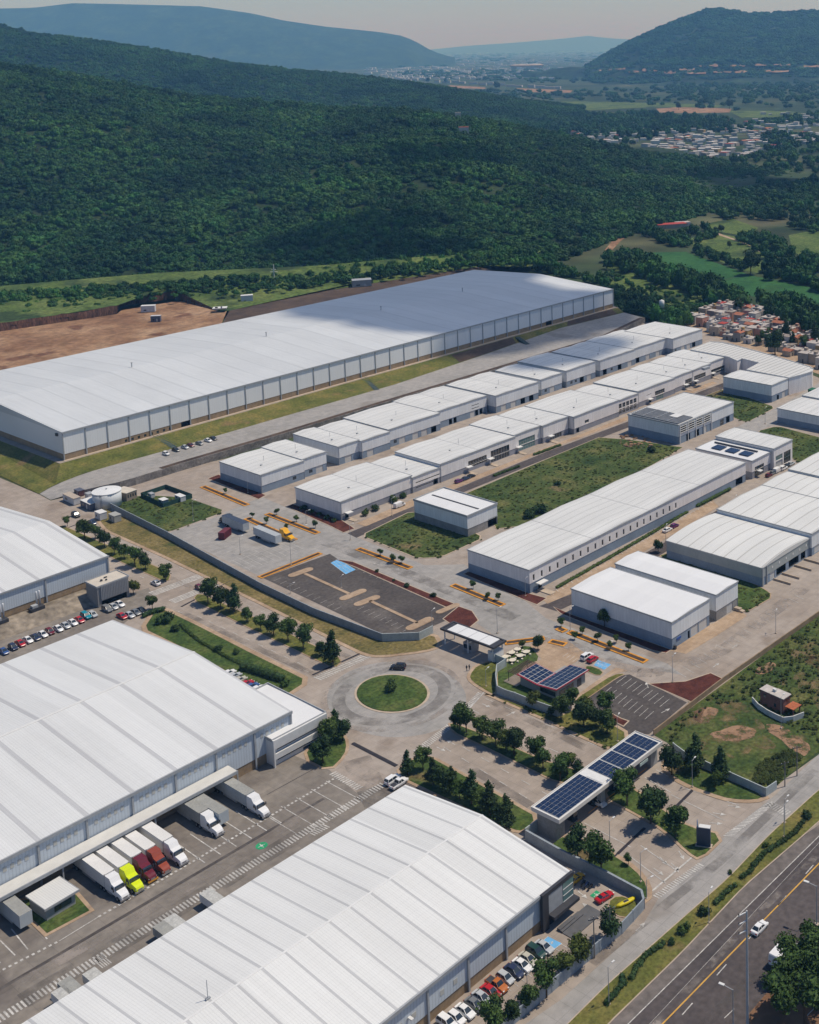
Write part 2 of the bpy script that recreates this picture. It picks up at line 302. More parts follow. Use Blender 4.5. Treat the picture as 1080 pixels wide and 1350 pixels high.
for k, (pts, lb, m) in enumerate([
    ([(670, 153), (700, 147), (735, 149), (742, 152), (735, 157), (700, 158)], 'bare orange earth pit in the far valley', SOIL),
    ([(712, 133), (718, 133), (742, 151), (736, 152)], 'pale haul road climbing out of the earth pit', SOIL),
    ([(742, 148), (775, 149), (770, 154), (745, 154)], 'strip of bare earth beside the valley trees', SOIL),
    ([(865, 143), (900, 141), (965, 143), (962, 148), (905, 149), (870, 148)], 'reddish ploughed field in the far valley', SOIL),
    ([(680, 116), (755, 119), (752, 122), (690, 121)], 'thin orange bare strip in the far plain', SOIL),
    ([(590, 112), (640, 115), (640, 117), (600, 116)], 'far earth bank below the white houses', SOIL),
    ([(620, 142), (700, 140), (690, 150), (640, 152)], 'green meadow behind the wooded hillside', PASTURE),
    ([(740, 133), (880, 136), (960, 139), (940, 142), (860, 141), (760, 146)], 'olive meadow in the far valley', PASTURE),
    ([(960, 146), (1040, 146), (1070, 152), (980, 156)], 'dry meadow behind the valley town', PASTURE),
    ([(790, 93), (810, 91), (830, 94), (905, 92), (900, 101), (860, 104), (800, 98)], 'bare terraces at the foot of the rounded hill', SOIL)]):
    sheet('bare_field' if m is SOIL else 'meadow', pts, .3 if k < 9 else .6, m, lb)
mb = MB()
def hillat(hl, x, y): return min((hl.pt(x, t/150) for t in range(151)), key=lambda q: abs(pix0(q)[1]-y))
def pix0(P):
    q = Vector(P)-Vector((0, 0, H)); z = q.dot(CF); return PX+F*q.dot(CR)/z, PY+F*q.dot(CD)/z
for x0, x1, y in [(790, 806, 96), (810, 824, 94), (828, 842, 98), (846, 866, 96), (872, 890, 99), (895, 915, 95), (905, 930, 100), (921, 946, 90), (962, 982, 90), (990, 1012, 89), (1020, 1042, 89), (1060, 1085, 91), (1000, 1040, 97), (940, 985, 98)]:
    n = 6; a = [hillat(rh, x0+(x1-x0)*k/n, y+R_.uniform(-.5, .5)) for k in range(n+1)]; b = [hillat(rh, x0+(x1-x0)*k/n, y-R_.uniform(1.2, 3.2)) for k in range(n+1)]
    for k in range(n): mb.quad(a[k]+UP*9, a[k+1]+UP*9, b[k+1]+UP*9, b[k]+UP*9)
struct('quarry_terrace', mb, SOIL, 'row of bare quarry terraces under the rounded hill', 'terrace')
# ------------------------------------------------------------------ the raised pad of the long warehouse
BWC = at(81.7, 570, 17.6); BWC.z = 5
def loc(C, x, y, z=0): return Vector((C.x, C.y, C.z+z))+A*x+B*y
top = [loc(BWC, -3+379*i/60, -2.5) for i in range(61)]
def resample(pts, n):
    L = [0]
    for a, b in zip(pts, pts[1:]): L.append(L[-1]+(b-a).length)
    out = []
    for i in range(n):
        d = L[-1]*i/(n-1); j = max(k for k in range(len(L)) if L[k] <= d+1e-6); j = min(j, len(pts)-2)
        t = (d-L[j])/max(1e-6, L[j+1]-L[j]); out.append(pts[j].lerp(pts[j+1], t))
    return out
upe = [at(x, y, z) for x, y, z in [(73, 639, .3), (111, 624, 1.5), (160, 610, 2.5), (222, 593, 3), (360, 553, 3), (520, 507, 3), (640, 467, 3), (740, 432, 3), (823, 412, 3)]]
bot = resample(upe, 61); mb = MB()
for i in range(60):
    m1 = [top[i].lerp(bot[i], t) for t in (0, .5, 1)]; m2 = [top[i+1].lerp(bot[i+1], t) for t in (0, .5, 1)]
    for a, b in ((0, 1), (1, 2)): mb.quad(m1[a], m2[a], m2[b], m1[b])
struct('grass_bank', mb, GRASS, 'mown grass bank below the long warehouse wall', 'bank')
lk = [at(x, y, .15) for x, y in [(-260, 560), (-100, 590), (0, 627), (51, 651)]]
mb = MB(); mb.poly([top[0], loc(BWC, -3, 140), loc(BWC, -60, 140, -2), lk[0], lk[1], lk[2], lk[3], upe[0]])
struct('lawn', mb, GRASS, 'sunny lawn at the end wall of the long warehouse')
mb = MB().prism([loc(BWC, -3.2, -2.3), loc(BWC, 377, -2.3), loc(BWC, 377, 150), loc(BWC, -3.2, 150)], -6, -.02); struct('warehouse_pad', mb, CONC, 'flat earth pad carrying the long warehouse', 'pad')
mb = MB()
for a, b, w0 in ((.60, .66, .1), (.66, .74, .05), (.87, .985, .0)):
    i0, i1 = int(a*60), int(b*60)
    for i in range(i0, i1): mb.quad(top[i].lerp(bot[i], w0)+UP*.08, top[i+1].lerp(bot[i+1], w0)+UP*.08, top[i+1].lerp(bot[i+1], .97)+UP*.08, top[i].lerp(bot[i], .97)+UP*.08)
struct('bare_bank', mb, SOILD, 'dark bare soil patches on the bank below the long warehouse', 'bank')
lowe = [at(x, y, z) for x, y, z in [(67, 659, .05), (100, 649, 1.2), (125, 643, 2.2), (150, 637.5, 2.8), (165, 634, 3), (240, 611, 3), (360, 576, 3), (500, 533, 3), (640, 491, 3), (800, 443, 3), (850, 419, 3)]]
lo = resample(lowe, 61); up2 = resample([at(52, 651, .05)]+upe, 61); mb = MB()
for i in range(60): mb.quad(up2[i], up2[i+1], lo[i+1], lo[i])
struct('upper_road', mb, PALEC, 'pale concrete road running along the foot of the grass bank', 'road')
mb = MB(); md = MB()
for i in range(60):
    n = (lo[i+1]-lo[i]).cross(UP).normalized(); a, b = lo[i], lo[i+1]
    if i > 0:
        mb.prism([a, b, b+n*.35, a+n*.35], -b.z-.1, .25)
    if i > 6: md.quad(a-n*3.4+UP*.05, b-n*3.4+UP*.05, b-n*.02+UP*.05, a-n*.02+UP*.05)
o = mb.build('retaining_wall', mat('stained_concrete', (.2, .185, .17), .9, .35, .25, scale2=1.2, coord='World'), label='stained concrete retaining wall between the upper road and the rear units', cat='wall')
struct('drain_strip', md, SOILD, 'dark gravel drain strip along the upper road', 'strip')
# earthworks behind the long warehouse
ez = [(-260, 540), (0, 505), (290, 432), (300, 408), (285, 404), (232, 397), (160, 409), (154, 414), (0, 437), (-260, 470)]
sheet('earth_field', ez, 5, SOIL, 'orange bare earth platform beside the long warehouse')
sc_ = [(-260, 470), (0, 437), (80, 425), (154, 413), (159, 403), (232, 393), (250, 400), (292, 412), (310, 405), (400, 385)]
s0 = resample([at(x, y, 5) for x, y in sc_[:8]], 70); mb = MB()
for i in range(69):
    h1, h2 = [5.2+1.2*fb(p.x, p.y, 15) for p in s0[i:i+2]]
    if i > 56: h1 = 5.2*(69-i)/13; h2 = 5.2*(68-i)/13
    q = [Vector((0, 1.3, 0))+UP*(h1), Vector((0, 1.3, 0))+UP*h2]
    mb.quad(s0[i]+UP*-.3, s0[i+1]+UP*-.3, s0[i+1]+q[1]*.55+Vector((R_.uniform(-.8, .8), 0, 0)), s0[i]+q[0]*.55); mb.quad(s0[i]+q[0]*.55, s0[i+1]+q[1]*.55, s0[i+1]+q[1], s0[i]+q[0])
struct('cut_bank', mb, mat('cut_earth', (.12, .06, .038), .95, .5, .35, scale2=1.5, coord='World', stretch=(1, 1, .25)), 'raw vertical cut bank of dark red earth', 'bank')
tz = [s0[i]+Vector((0, 1.2, 0))+UP*(5.1 if i < 57 else 5.2*(69-i)/13) for i in range(0, 70)]+[at(x, y, 5.2) for x, y in [(345, 396), (400, 387), (450, 380), (500, 372), (570, 361), (640, 350), (700, 352)]]
mb = MB(); bk = resample([at(-300, 400, 14), at(0, 377, 14), at(200, 360, 14), at(420, 350, 14), at(560, 338, 12), at(720, 330, 6)], len(tz))
for i in range(len(tz)-1): mb.quad(tz[i], tz[i+1], bk[i+1], bk[i])
struct('grass_terrace', mb, PASTURE, 'green grassy terrace above the cut bank', 'terrace')
sheet('earth_field', [(290, 432), (305, 405), (345, 392), (420, 380), (500, 370), (620, 350), (650, 356), (560, 385), (420, 415), (330, 430)], 5.04, SOILD, 'churned dark earth along the back of the long warehouse')
# ------------------------------------------------------------------ paving of the estate
sheet('pavement', [(-500, 760), (-300, 575), (0, 630), (52, 652), (67, 660), (150, 640), (222, 622), (360, 590), (640, 510), (850, 425), (925, 428), (1010, 470), (1085, 500), (1320, 560), (1320, 720), (1085, 808), (873, 963), (1010, 1045), (1100, 980), (1320, 800), (1320, 900), (1100, 1075), (900, 1258), (780, 1400), (700, 1700), (-900, 1700)], 0, CONC, 'pinkish concrete paving of the industrial estate')
sheet('field', [(862, 969), (1085, 806), (1330, 690), (1330, 790), (1090, 982), (1012, 1046), (960, 1022), (895, 988)], .03, WEEDS, 'rough green field with bare patches beside the estate')
for pts in ([(910, 938), (935, 932), (948, 940), (930, 955), (915, 952)], [(938, 966), (975, 957), (1005, 960), (985, 978), (955, 975), (940, 972)], [(1000, 880), (1018, 872), (1024, 880), (1008, 888), (996, 890)], [(1055, 870), (1075, 862), (1085, 880), (1065, 895)], [(1025, 895), (1037, 896), (1038, 903), (1028, 904)], [(1010, 960), (1035, 958), (1075, 990), (1060, 1000), (1030, 975)], [(905, 925), (960, 915), (1000, 940), (1010, 985), (940, 990), (890, 965)], [(1040, 850), (1085, 830), (1085, 930), (1050, 900)]):
    P = pp(pts, .06); C = sum(P, Vector())/len(P); Q = []; P = smooth_ring(P, 2)
    for i in range(len(P)*4):
        a, b = P[i//4], P[(i//4+1) % len(P)]; q = a.lerp(b, (i % 4)/4); Q.append(C+(q-C)*(1.1+.3*fb(q.x, q.y, 4)))
    mb = MB(); mb.poly(Q if sum(Q[i-1].x*Q[i].y-Q[i].x*Q[i-1].y for i in range(len(Q))) > 0 else Q[::-1]); struct('bare_patch', mb, SOILP if len(pts) > 4 and pts[0][0] not in (905, 1040) else SOILQ, 'bare reddish earth patch in the rough field', 'soil')
sheet('yard', [(-300, 1270), (0, 1120), (300, 960), (434, 1015), (470, 1045), (505, 1033), (545, 1028), (575, 1040), (20, 1390), (-350, 1500)], .02, CONC2, 'worn loading yard between the two big warehouses')
sheet('street', [(-300, 905), (0, 830), (127, 795), (196, 775), (205, 790), (150, 832), (0, 885), (-300, 1000)], .02, CONC2, 'car parking street between the two left warehouses')
sheet('highway', [(770, 1400), (800, 1352), (898, 1257), (981, 1169), (1059, 1102), (1085, 1084), (1330, 880), (1500, 1000), (1500, 1800), (770, 1800)], .02, ROADA, 'grey asphalt highway with white and yellow lines')
sheet('road_shoulder', [(985, 1420), (985, 1340), (1010, 1310), (1060, 1300), (1110, 1280), (1300, 1180), (1300, 1420)], .04, SOIL, 'dusty earth shoulder under the big roadside trees')
sheet('frontage_road', [(690, 1352), (740, 1318), (846, 1222), (868, 1185), (925, 1135), (960, 1098), (1020, 1050), (1090, 985), (1330, 790), (1330, 850), (1080, 1041), (1015, 1100), (961, 1157), (800, 1299), (735, 1365)], .02, PALEC, 'pale concrete frontage road outside the estate')
sheet('parking_lot', [(435, 730), (347, 762), (504, 836), (553, 834), (570, 826), (616, 806), (590, 797), (467, 744), (445, 737)], .02, ASPH, 'dark asphalt parking lot with tan islands')
sheet('parking_lot', [(806, 893), (830, 889), (906, 926), (856, 968), (828, 968), (764, 928)], .02, ASPH, 'small dark asphalt parking lot beside the solar canteen')
sheet('truck_lot', [(296, 678), (229, 700), (221, 704), (346, 761), (425, 728), (392, 717), (355, 700)], .02, PALEC, 'pale concrete truck parking lot with trailers')
sheet('roundabout', [(517+92*math.cos(i*math.pi/24)+6, 922+50*math.sin(i*math.pi/24)) for i in range(48)], .012, PALEC, 'grey concrete roundabout around the grass circle')
sheet('street', [(296, 676), (345, 655), (460, 704), (560, 745), (612, 744), (690, 790), (720, 815), (760, 830), (880, 875), (900, 890), (800, 870), (720, 840), (668, 850), (600, 800), (460, 742), (420, 728)], .012, PALEC, 'grey concrete cross street lined with orange kerbs')
sheet('inner_road', [(458, 703), (544, 668), (617, 638), (680, 612), (720, 596), (827, 556), (905, 523), (953, 505), (960, 510), (830, 563), (722, 604), (680, 621), (547, 675), (470, 709)], .03, ROADA, 'narrow dark asphalt road in front of the glazed units')
sheet('inner_road', [(711, 799), (752, 784), (847, 731), (880, 713), (945, 673), (955, 679), (890, 720), (800, 775), (735, 806)], .03, ROADA, 'short asphalt road between the windowed block and white halls')
sheet('inner_road', [(900, 620), (955, 572), (985, 556), (1024, 538), (1080, 505), (1200, 470), (1200, 500), (1085, 535), (1000, 568), (960, 590), (930, 612)], .025, PALEC, 'pale paved lane beside the weedy plots')
def bays(name, pts, label): sheet(name, pts, .045, TAN, label, 'walkway')
bays('walkway', [(470, 690), (545, 658), (620, 630), (680, 606), (725, 588), (826, 549), (905, 515), (940, 503), (946, 505), (906, 521), (827, 554), (720, 594), (620, 636), (545, 667), (482, 694)], 'tan walkway before the row of glazed units')
bays('walkway', [(715, 790), (742, 773), (850, 712), (940, 660), (948, 668), (848, 728), (752, 783), (722, 796)], 'tan parking apron along the windowed block')
bays('walkway', [(697, 849), (745, 842), (770, 860), (760, 872), (730, 890), (690, 905), (676, 900), (693, 877), (714, 869)], 'tan paved court behind the solar canteen')
bays('walkway', [(754, 921), (800, 888), (812, 880), (830, 884), (808, 889), (762, 928)], 'tan path beside the solar canteen')
bays('walkway', [(884, 858), (930, 826), (940, 822), (974, 803), (985, 812), (945, 838), (905, 862)], 'pale loading apron of the white hall')
def kerb_ring(P, w, h, inward=False):
    """ribbon of width w round the closed ring P"""
    n = len(P); mb = MB(); O = []
    if sum(P[i-1].x*P[i].y-P[i].x*P[i-1].y for i in range(n)) < 0: P = P[::-1]
    for i in range(n):
        a, b, c = P[i-1], P[i], P[(i+1) % n]; n1 = (b-a).cross(UP).normalized(); n2 = (c-b).cross(UP).normalized(); m = (n1+n2)
        m = m.normalized()*min(2.2, 1/max(.35, m.normalized().dot(n1))) if m.length > .01 else n1
        O.append(b+m*w)
    for i in range(n):
        j = (i+1) % n; mb.quad(P[i]+UP*h, O[i]+UP*h, O[j]+UP*h, P[j]+UP*h); mb.quad(O[i], O[j], O[j]+UP*h, O[i]+UP*h); mb.quad(P[i], P[i]+UP*h, P[j]+UP*h, P[j])
    return mb
def lawn(name, pts, m, label, kw=1.1, km=None, h=.13, rnd=1, cat=None):
    P = smooth_ring(pp(pts), rnd) if rnd else pp(pts)
    o = struct(name, MB().prism(P, -.05, h), m, label, cat)
    if kw: kerb_ring(P, kw, .1).build('kerb', km or TAN, o)
    return o
lawn('lawn', [(138, 670), (220, 710.5), (345, 779), (415, 813), (504, 847), (553, 845), (571, 836), (579, 852), (560, 858), (502, 865), (482, 862), (455, 849), (340, 792), (220, 734), (142, 699), (128, 682)], DRYG, 'dry grass strip between the boulevard and the long fence', 1.3)
lawn('lawn', [(214, 803), (260, 825), (330, 861), (405, 898), (374, 918), (320, 897), (260, 863), (190, 829), (205, 806)], GRASSD, 'sloping lawn between the boulevard and the dock warehouse', 1.5)
lawn('lawn', [(401, 999), (434, 1016), (454.4, 995.5), (457, 980), (451, 968), (437, 954), (420, 968)], GRASSD, 'small lawn below the white office block', .8)
isl = [(517+46.5*math.cos(t), 914.7+24*math.sin(t)) for t in [i*math.pi/16 for i in range(32)]]
lawn('roundabout_island', isl, GRASSD, 'round grass island in the middle of the roundabout', .7, KERB, .25, 0, 'island')
lawn('lawn', [(619, 891), (630, 877), (652, 872), (656, 876), (653, 884), (653, 917), (640, 910), (623, 899)], GRASS, 'small mown lawn between the roundabout and the guard canopy', 1.0)
lawn('lawn', [(671, 861), (697, 849), (713, 870), (693, 876), (685, 886), (684, 897), (720, 915), (754, 925), (742, 935), (702, 927), (677, 919), (657, 909), (656, 882), (668, 875)], GRASSD, 'green lawn with picnic tables behind the curved wall', 0)
lawn('lawn', [(757, 924), (808, 890), (825, 888.5), (814, 893), (762, 929)], GRASS, 'thin strip of lawn beside the canteen car park', .3)
lawn('lawn', [(774, 877), (796, 885), (790, 892), (772, 884)], GRASSD, 'tiny grass patch at the canteen corner', .3)
lawn('lawn', [(636, 912), (652, 919), (700, 934), (738, 946), (760, 934), (805, 955), (829, 969), (808, 988), (780, 976), (720, 948), (660, 922)], GRASS, 'long shady lawn along the boulevard wall', 1.0)
lawn('median_strip', [(593, 952), (650, 974), (720, 1005), (771, 1019), (766, 1033), (735, 1031), (706, 1017), (648, 988), (596, 964)], WEEDS, 'planted median between the two entrance carriageways', .5, None, .13, 1, 'median')
lawn('lawn', [(522, 1021), (545, 1000), (566, 998), (620, 1028), (683, 1064), (708, 1078), (690, 1096), (676, 1094)], GRASSD, 'lawn with dark trees along the front warehouse', .9)
lawn('lawn', [(725, 1115), (747, 1101), (786, 1119), (808, 1128), (837, 1147), (854, 1169), (852, 1188), (843, 1178), (812, 1162), (770, 1140), (740, 1127)], GRASSD, 'lawn outside the front warehouse fence at the entrance', 1.1)
lawn('median_strip', [(796, 1050), (813, 1034), (840, 1043), (880, 1073), (905, 1090), (955, 1102), (923, 1133), (908, 1124), (878, 1095), (845, 1076)], GRASSD, 'entrance median with the blue totem sign', .7, None, .13, 1, 'median')
lawn('lawn', [(876, 1012), (885, 998), (902, 1003), (940, 1020), (1008, 1050), (996, 1055), (964, 1054), (940, 1047), (913, 1037), (893, 1027)], GRASSD, 'lawn corner at the estate entrance under the white wall', 1.3)
lawn('verge', [(735, 1365), (800, 1300), (961, 1158), (1015, 1101), (1080, 1042), (1330, 851), (1330, 878), (1080, 1082), (1059, 1101), (981, 1168), (898, 1256), (800, 1351), (770, 1385)], GRASS, 'long mown verge with clipped hedges beside the highway', .25, KERB)
lawn('lawn', [(477, 706), (543, 674), (620, 700), (637, 709), (580, 735), (551, 736)], WEEDS, 'green plot in front of the small grey hall', .5, KERB)
lawn('weedy_plot', [(612, 652), (720, 606), (790, 577), (830, 580), (900, 590), (860, 613), (700, 692), (655, 697), (640, 668)], WEEDS, 'long weedy plot behind the windowed block', .4, KERB, rnd=0, cat='plot')
lawn('weedy_plot', [(928, 523), (953, 513), (1022, 537), (985, 557), (968, 551)], WEEDS, 'weedy plot below the curved building', .3, KERB, cat='plot')
lawn('weedy_plot', [(998, 569), (1025, 562), (1085, 578), (1085, 600), (1056, 611), (1047, 606)], WEEDS, 'weedy plot beside the grey walled hall', .3, KERB, cat='plot')
lawn('lawn', [(868, 734), (882, 729), (1003, 774), (1020, 786), (984, 807), (968, 800), (955, 768)], GRASSD, 'grass strip under the dark wall of the loading hall', .4)
lawn('weedy_plot', [(150, 671), (160, 661), (185, 653), (245, 656), (297, 674), (229, 699), (221, 701)], WEEDS, 'dry weedy plot beside the white water tank', 0, cat='plot')
for pts, lb in (([(136, 690), (180, 712), (300, 774), (290, 778), (180, 722), (126, 697)], None),): pass
for pts, lb in [([(80, 692), (225, 756), (221, 768), (160, 741), (78, 699)], 'tree lined median strip of the boulevard before the crossing'), ([(262, 782), (360, 826), (452, 870), (441, 881), (340, 833), (255, 791)], 'tree lined median strip of the boulevard before the roundabout')]:
    lawn('median_strip', pts, GRASS, lb, .4, TAN, cat='median')
def mulch(pts, lb, h=.12, k=.35): lawn('mulch_bed', pts, MULCH, lb, k, KERB, h, 0, 'mulch')
mulch([(275, 631), (288, 626), (345, 651), (350, 653), (341, 658)], 'dark mulch bed at the end wall of the rear row')
mulch([(379, 668), (386, 665), (450, 686), (467, 697), (453, 702), (437, 694)], 'planted mulch bed at the end wall of the glazed row')
mulch([(612, 757), (618, 754), (698, 783), (720, 789), (708, 797), (690, 790)], 'mulch bed at the end of the windowed block')
mulch([(731, 801), (754, 811), (884, 857), (878, 861), (860, 857), (740, 809)], 'long mulch bed under the white hall')
mulch([(444, 738), (465, 741), (590, 793), (600, 797), (590, 801), (470, 748)], 'red mulch bed along the dark parking lot')
mulch([(857, 902), (904, 899), (937, 888), (954, 896), (911, 925)], 'triangular red mulch bed at the fence corner')
mulch([(804, 940), (819, 948), (828, 951), (822, 957), (806, 949)], 'small red mulch island in the canteen car park')
mulch([(336, 695), (356, 703), (350, 706), (333, 698)], 'small red mulch island beside the truck lot')
mulch([(585, 816), (605, 800), (622, 806), (630, 818), (618, 828), (600, 826)], 'bare planting bed beside the guard canopy')
# painted kerb medians of the cross street
for pts, lb in [([(268, 642), (325, 666)], 'orange kerbed median beside the rear row'), ([(353, 678), (418, 703)], 'orange kerbed median by the glazed row'), ([(326, 684), (388, 712)], 'red kerbed planting median at the truck lot gate'), ([(473, 724), (540, 749)], 'orange kerbed median before the green plot'), ([(598, 772), (662, 798)], 'orange kerbed median before the windowed block'), ([(737, 829), (744, 832)], 'short orange kerbed median stub'), ([(752, 834), (850, 872)], 'long orange kerbed median before the white hall'), ([(344, 761), (421, 730)], 'orange kerb dividing the truck lot and the dark parking lot'), ([(668, 848), (716, 842)], 'brown kerbed edge of the canteen court'), ([(727, 846), (744, 850)], 'brown kerb stub by the canteen parking')]:
    a, b = pp(pts); d = (b-a).normalized(); n = d.cross(UP)*.75
    P = [a+n, a-n, b-n, b+n]
    o = MB().prism(P, -.05, .12).build('traffic_median', SOILD, label=lb, cat='median', group='painted kerb medians'); kerb_ring(P, .55, .2).build('kerb', YEL, o)
# tan islands of the dark parking lot
def capsule(a, b, r):
    d = (b-a).normalized(); n = d.cross(UP); P = []
    for i in range(9): t = math.pi*i/8; P.append(b+n*(r*math.cos(t))+d*(r*math.sin(t)))
    for i in range(9): t = math.pi*i/8; P.append(a-n*(r*math.cos(t))-d*(r*math.sin(t)))
    return P
for (p, q, r), lb in zip([((386, 758.5), (407, 751), 1.6), ((454, 789), (477, 779.5), 1.6), ((473, 796.5), (495, 788), 1.6), ((542, 828), (565, 817), 1.7), ((580, 807), (601, 798), 1.3), ((403, 757), (460, 783), .6), ((489, 793), (549, 821), .6)], ['rounded tan island at the top of the dark lot', 'rounded tan island left of the lot middle', 'rounded tan island right of the lot middle', 'rounded tan island at the lower end of the dark lot', 'tan walkway island beside the mulch bed', 'thin tan divider in the upper half of the dark lot', 'thin tan divider in the lower half of the dark lot']):
    MB().prism(capsule(at(*p), at(*q), r), -.02, .16).build('parking_island', TAN, label=lb, cat='island')
# ------------------------------------------------------------------ painted markings
class Paint:
    def __init__(s): s.m = {}
    def quad(s, P, m=WHITE, z=.055): s.m.setdefault(m.name, (MB(), m))[0].quad(*[p+UP*z for p in P])
    def line(s, a, b, wd=.15, m=WHITE, z=.055):
        n = (b-a).normalized().cross(UP)*(wd/2); s.quad([a+n, b+n, b-n, a-n], m, z)
    def dash(s, a, b, on, off, wd=.15, m=WHITE):
        L = (b-a).length; d = (b-a)/L; t = 0
        while t < L: s.line(a+d*t, a+d*min(L, t+on), wd, m); t += on+off
    def zebra(s, a, b, c, n, duty=.5):
        """n bars spread from a towards b, each reaching in the direction a->c"""
        v = c-a
        for i in range(n):
            p = a.lerp(b, i/n); q = a.lerp(b, (i+duty)/n); s.quad([p, q, q+v, p+v])
    def arrow(s, p, d, L=3.2):
        d = d.normalized(); n = d.cross(UP); e = p+d*L
        s.line(p, e-d*1.2, .2); s.m['road_paint'][0].poly([q+UP*.055 for q in (e, e-d*1.3-n*.55, e-d*1.3+n*.55)])
    def flush(s, name, label):
        for k, (mb, m) in s.m.items(): struct(name, mb, m, f'{label}, {k.replace("_", " ")}', 'marking')
        s.m = {}
P_ = Paint()
g = at
for a, b, c, n in [((196, 782), (262, 757.5), (203, 785), 3), ((223, 792), (283, 768), (230, 795), 3)]:
    a, b, c = g(*a), g(*b), g(*c); v = (c-a)
    for i in range(4): P_.line(a+v*(i/3), b+v*(i/3), .55)
for a, b, c, n in [((413, 893), (480, 862), (424, 897), 22), ((545, 990), (592, 953), (552, 995), 22), ((594, 950), (631, 912), (600, 953), 22), ((434, 1021.5), (471, 1043), (443, 1017), 13), ((-25, 1352), (503, 1031), (-18, 1360), 120), ((953, 1102), (1013, 1058), (965, 1103), 24), ((1009, 1063), (1036, 1077), (1018, 1057), 9), ((861, 1181), (922, 1137), (869, 1185), 22), ((406, 1098), (428, 1086), (415, 1102), 7), ((122, 1266), (136, 1258), (135, 1277), 5), ((786, 1012), (794, 1006), (797, 1018), 5)]:
    P_.zebra(g(*a), g(*b), g(*c), n)
P_.dash(g(-20, 1291), g(78, 1241), .55, .55, .6); P_.dash(g(130, 1209), g(440, 1027), .55, .55, .6); P_.line(g(78, 1241), g(130, 1209), .2)
P_.line(g(860, 1175), g(912, 1131), .4)
P_.line(g(609, 945), g(640, 911), .4)
P_.flush('road_marking', 'worn white crossing bars')
for a, b in [((330, 872), (350, 881)), ((300, 848), (320, 857)), ((235, 806), (248, 812)), ((150, 742), (165, 749)), ((185, 760), (198, 766)), ((110, 716), (122, 722)), ((400, 883), (412, 889)), ((260, 812), (400, 877))]: P_.dash(g(*a), g(*b), 2.5, 4, .18)
for a, b in [((180, 720), (245, 752)), ((290, 782), (470, 861))]: P_.dash(g(*a), g(*b), 2.5, 5, .16)
for a, b in [((640, 921), (790, 985)), ((622, 936), (760, 1004)), ((655, 912), (810, 985)), ((610, 985), (740, 1058)), ((585, 985), (715, 1065)), ((560, 1002), (700, 1080))]: P_.dash(g(*a), g(*b), 3, 4.5, .18)
for a, b in [((770, 1085), (832, 1117)), ((760, 1100), (815, 1130)), ((865, 1015), (905, 1037)), ((850, 1025), (885, 1045)), ((905, 1040), (975, 1062)), ((885, 1048), (955, 1082)), ((845, 1115), (895, 1150)), ((825, 1125), (878, 1165))]: P_.line(g(*a), g(*b), .2)
for p, d in [((636, 928), (645, 932)), ((668, 944), (676, 940)), ((640, 958), (630, 952)), ((576, 985), (586, 990)), ((600, 982), (590, 977)), ((940, 1072), (953, 1074)), ((960, 1062), (972, 1064)), ((935, 1085), (948, 1086)), ((862, 1145), (872, 1152)), ((870, 1130), (880, 1141)), ((885, 1138), (893, 1146)), ((895, 1122), (900, 1130)), ((838, 1228), (848, 1219)), ((855, 907), (852, 900)), ((872, 940), (880, 936)), ((850, 858), (858, 852)), ((965, 855), (975, 848)), ((940, 880), (950, 873)), ((650, 770), (642, 766)), ((620, 783), (612, 780)), ((520, 748), (528, 752)), ((500, 745), (492, 742)), ((400, 690), (408, 694)), ((815, 848), (807, 845)), ((775, 843), (783, 846)), ((762, 1175), (772, 1183)), ((782, 1200), (774, 1195))]:
    P_.arrow(g(*p), g(*d)-g(*p))
# parking bays
def bayrow(a, b, n, dv, wd=.13):
    a, b = g(*a), g(*b); v = g(*dv[1])-g(*dv[0])
    for i in range(n+1): p = a.lerp(b, i/max(n, 1)); P_.line(p, p+v, wd)
bayrow((230, 694), (327, 742), 11, ((290, 720), (310, 712))); bayrow((330, 740), (400, 708), 0, ((330, 740), (331, 741)))
bayrow((305, 738), (375, 712), 9, ((320, 735), (345, 748)))
bayrow((430, 1030), (350, 1075), 4, ((380, 1020), (425, 1045)), .2); bayrow((330, 1060), (230, 1110), 5, ((300, 1055), (340, 1080)), .25)
bayrow((0, 1240), (-80, 1280), 4, ((0, 1245), (20, 1265)), .25); bayrow((15, 1225), (40, 1212), 1, ((20, 1225), (42, 1252)), .25)
bayrow((806, 897), (870, 932), 9, ((840, 918), (853, 908))); bayrow((800, 902), (862, 938), 9, ((820, 915), (808, 925))); bayrow((770, 930), (815, 955), 0, ((770, 930), (780, 925)))
bayrow((730, 784), (860, 708), 22, ((780, 770), (773, 764)), .16); bayrow((870, 703), (945, 660), 13, ((780, 770), (773, 764)), .16)
bayrow((905, 893), (1060, 790), 19, ((960, 868), (947, 861)), .15); bayrow((943, 855), (1035, 800), 0, ((943, 855), (945, 850)))
bayrow((742, 866), (764, 877), 5, ((745, 868), (752, 863)))
bayrow((370, 762), (450, 800), 9, ((400, 775), (391, 779)), .1); bayrow((480, 800), (540, 828), 8, ((400, 775), (391, 779)), .1); bayrow((470, 752), (580, 797), 12, ((500, 765), (508, 761)), .1)
bayrow((740, 1245), (585, 1350), 17, ((690, 1270), (703, 1278)), .12)
P_.flush('road_marking', 'lane lines, arrows and parking bay lines')
sheet('road_shoulder', [(772, 1395), (800, 1353), (898, 1258), (981, 1170), (1059, 1103), (1095, 1076), (1112, 1072), (923, 1257), (782, 1396)], .03, ground_mat('shoulder_asphalt', [(.11, .095, .088), (.14, .122, .112), (.175, .152, .138)], .06, .05, (.2, .165, .14), .62, .6, bump=.05), 'paler worn shoulder of the highway along the verge')
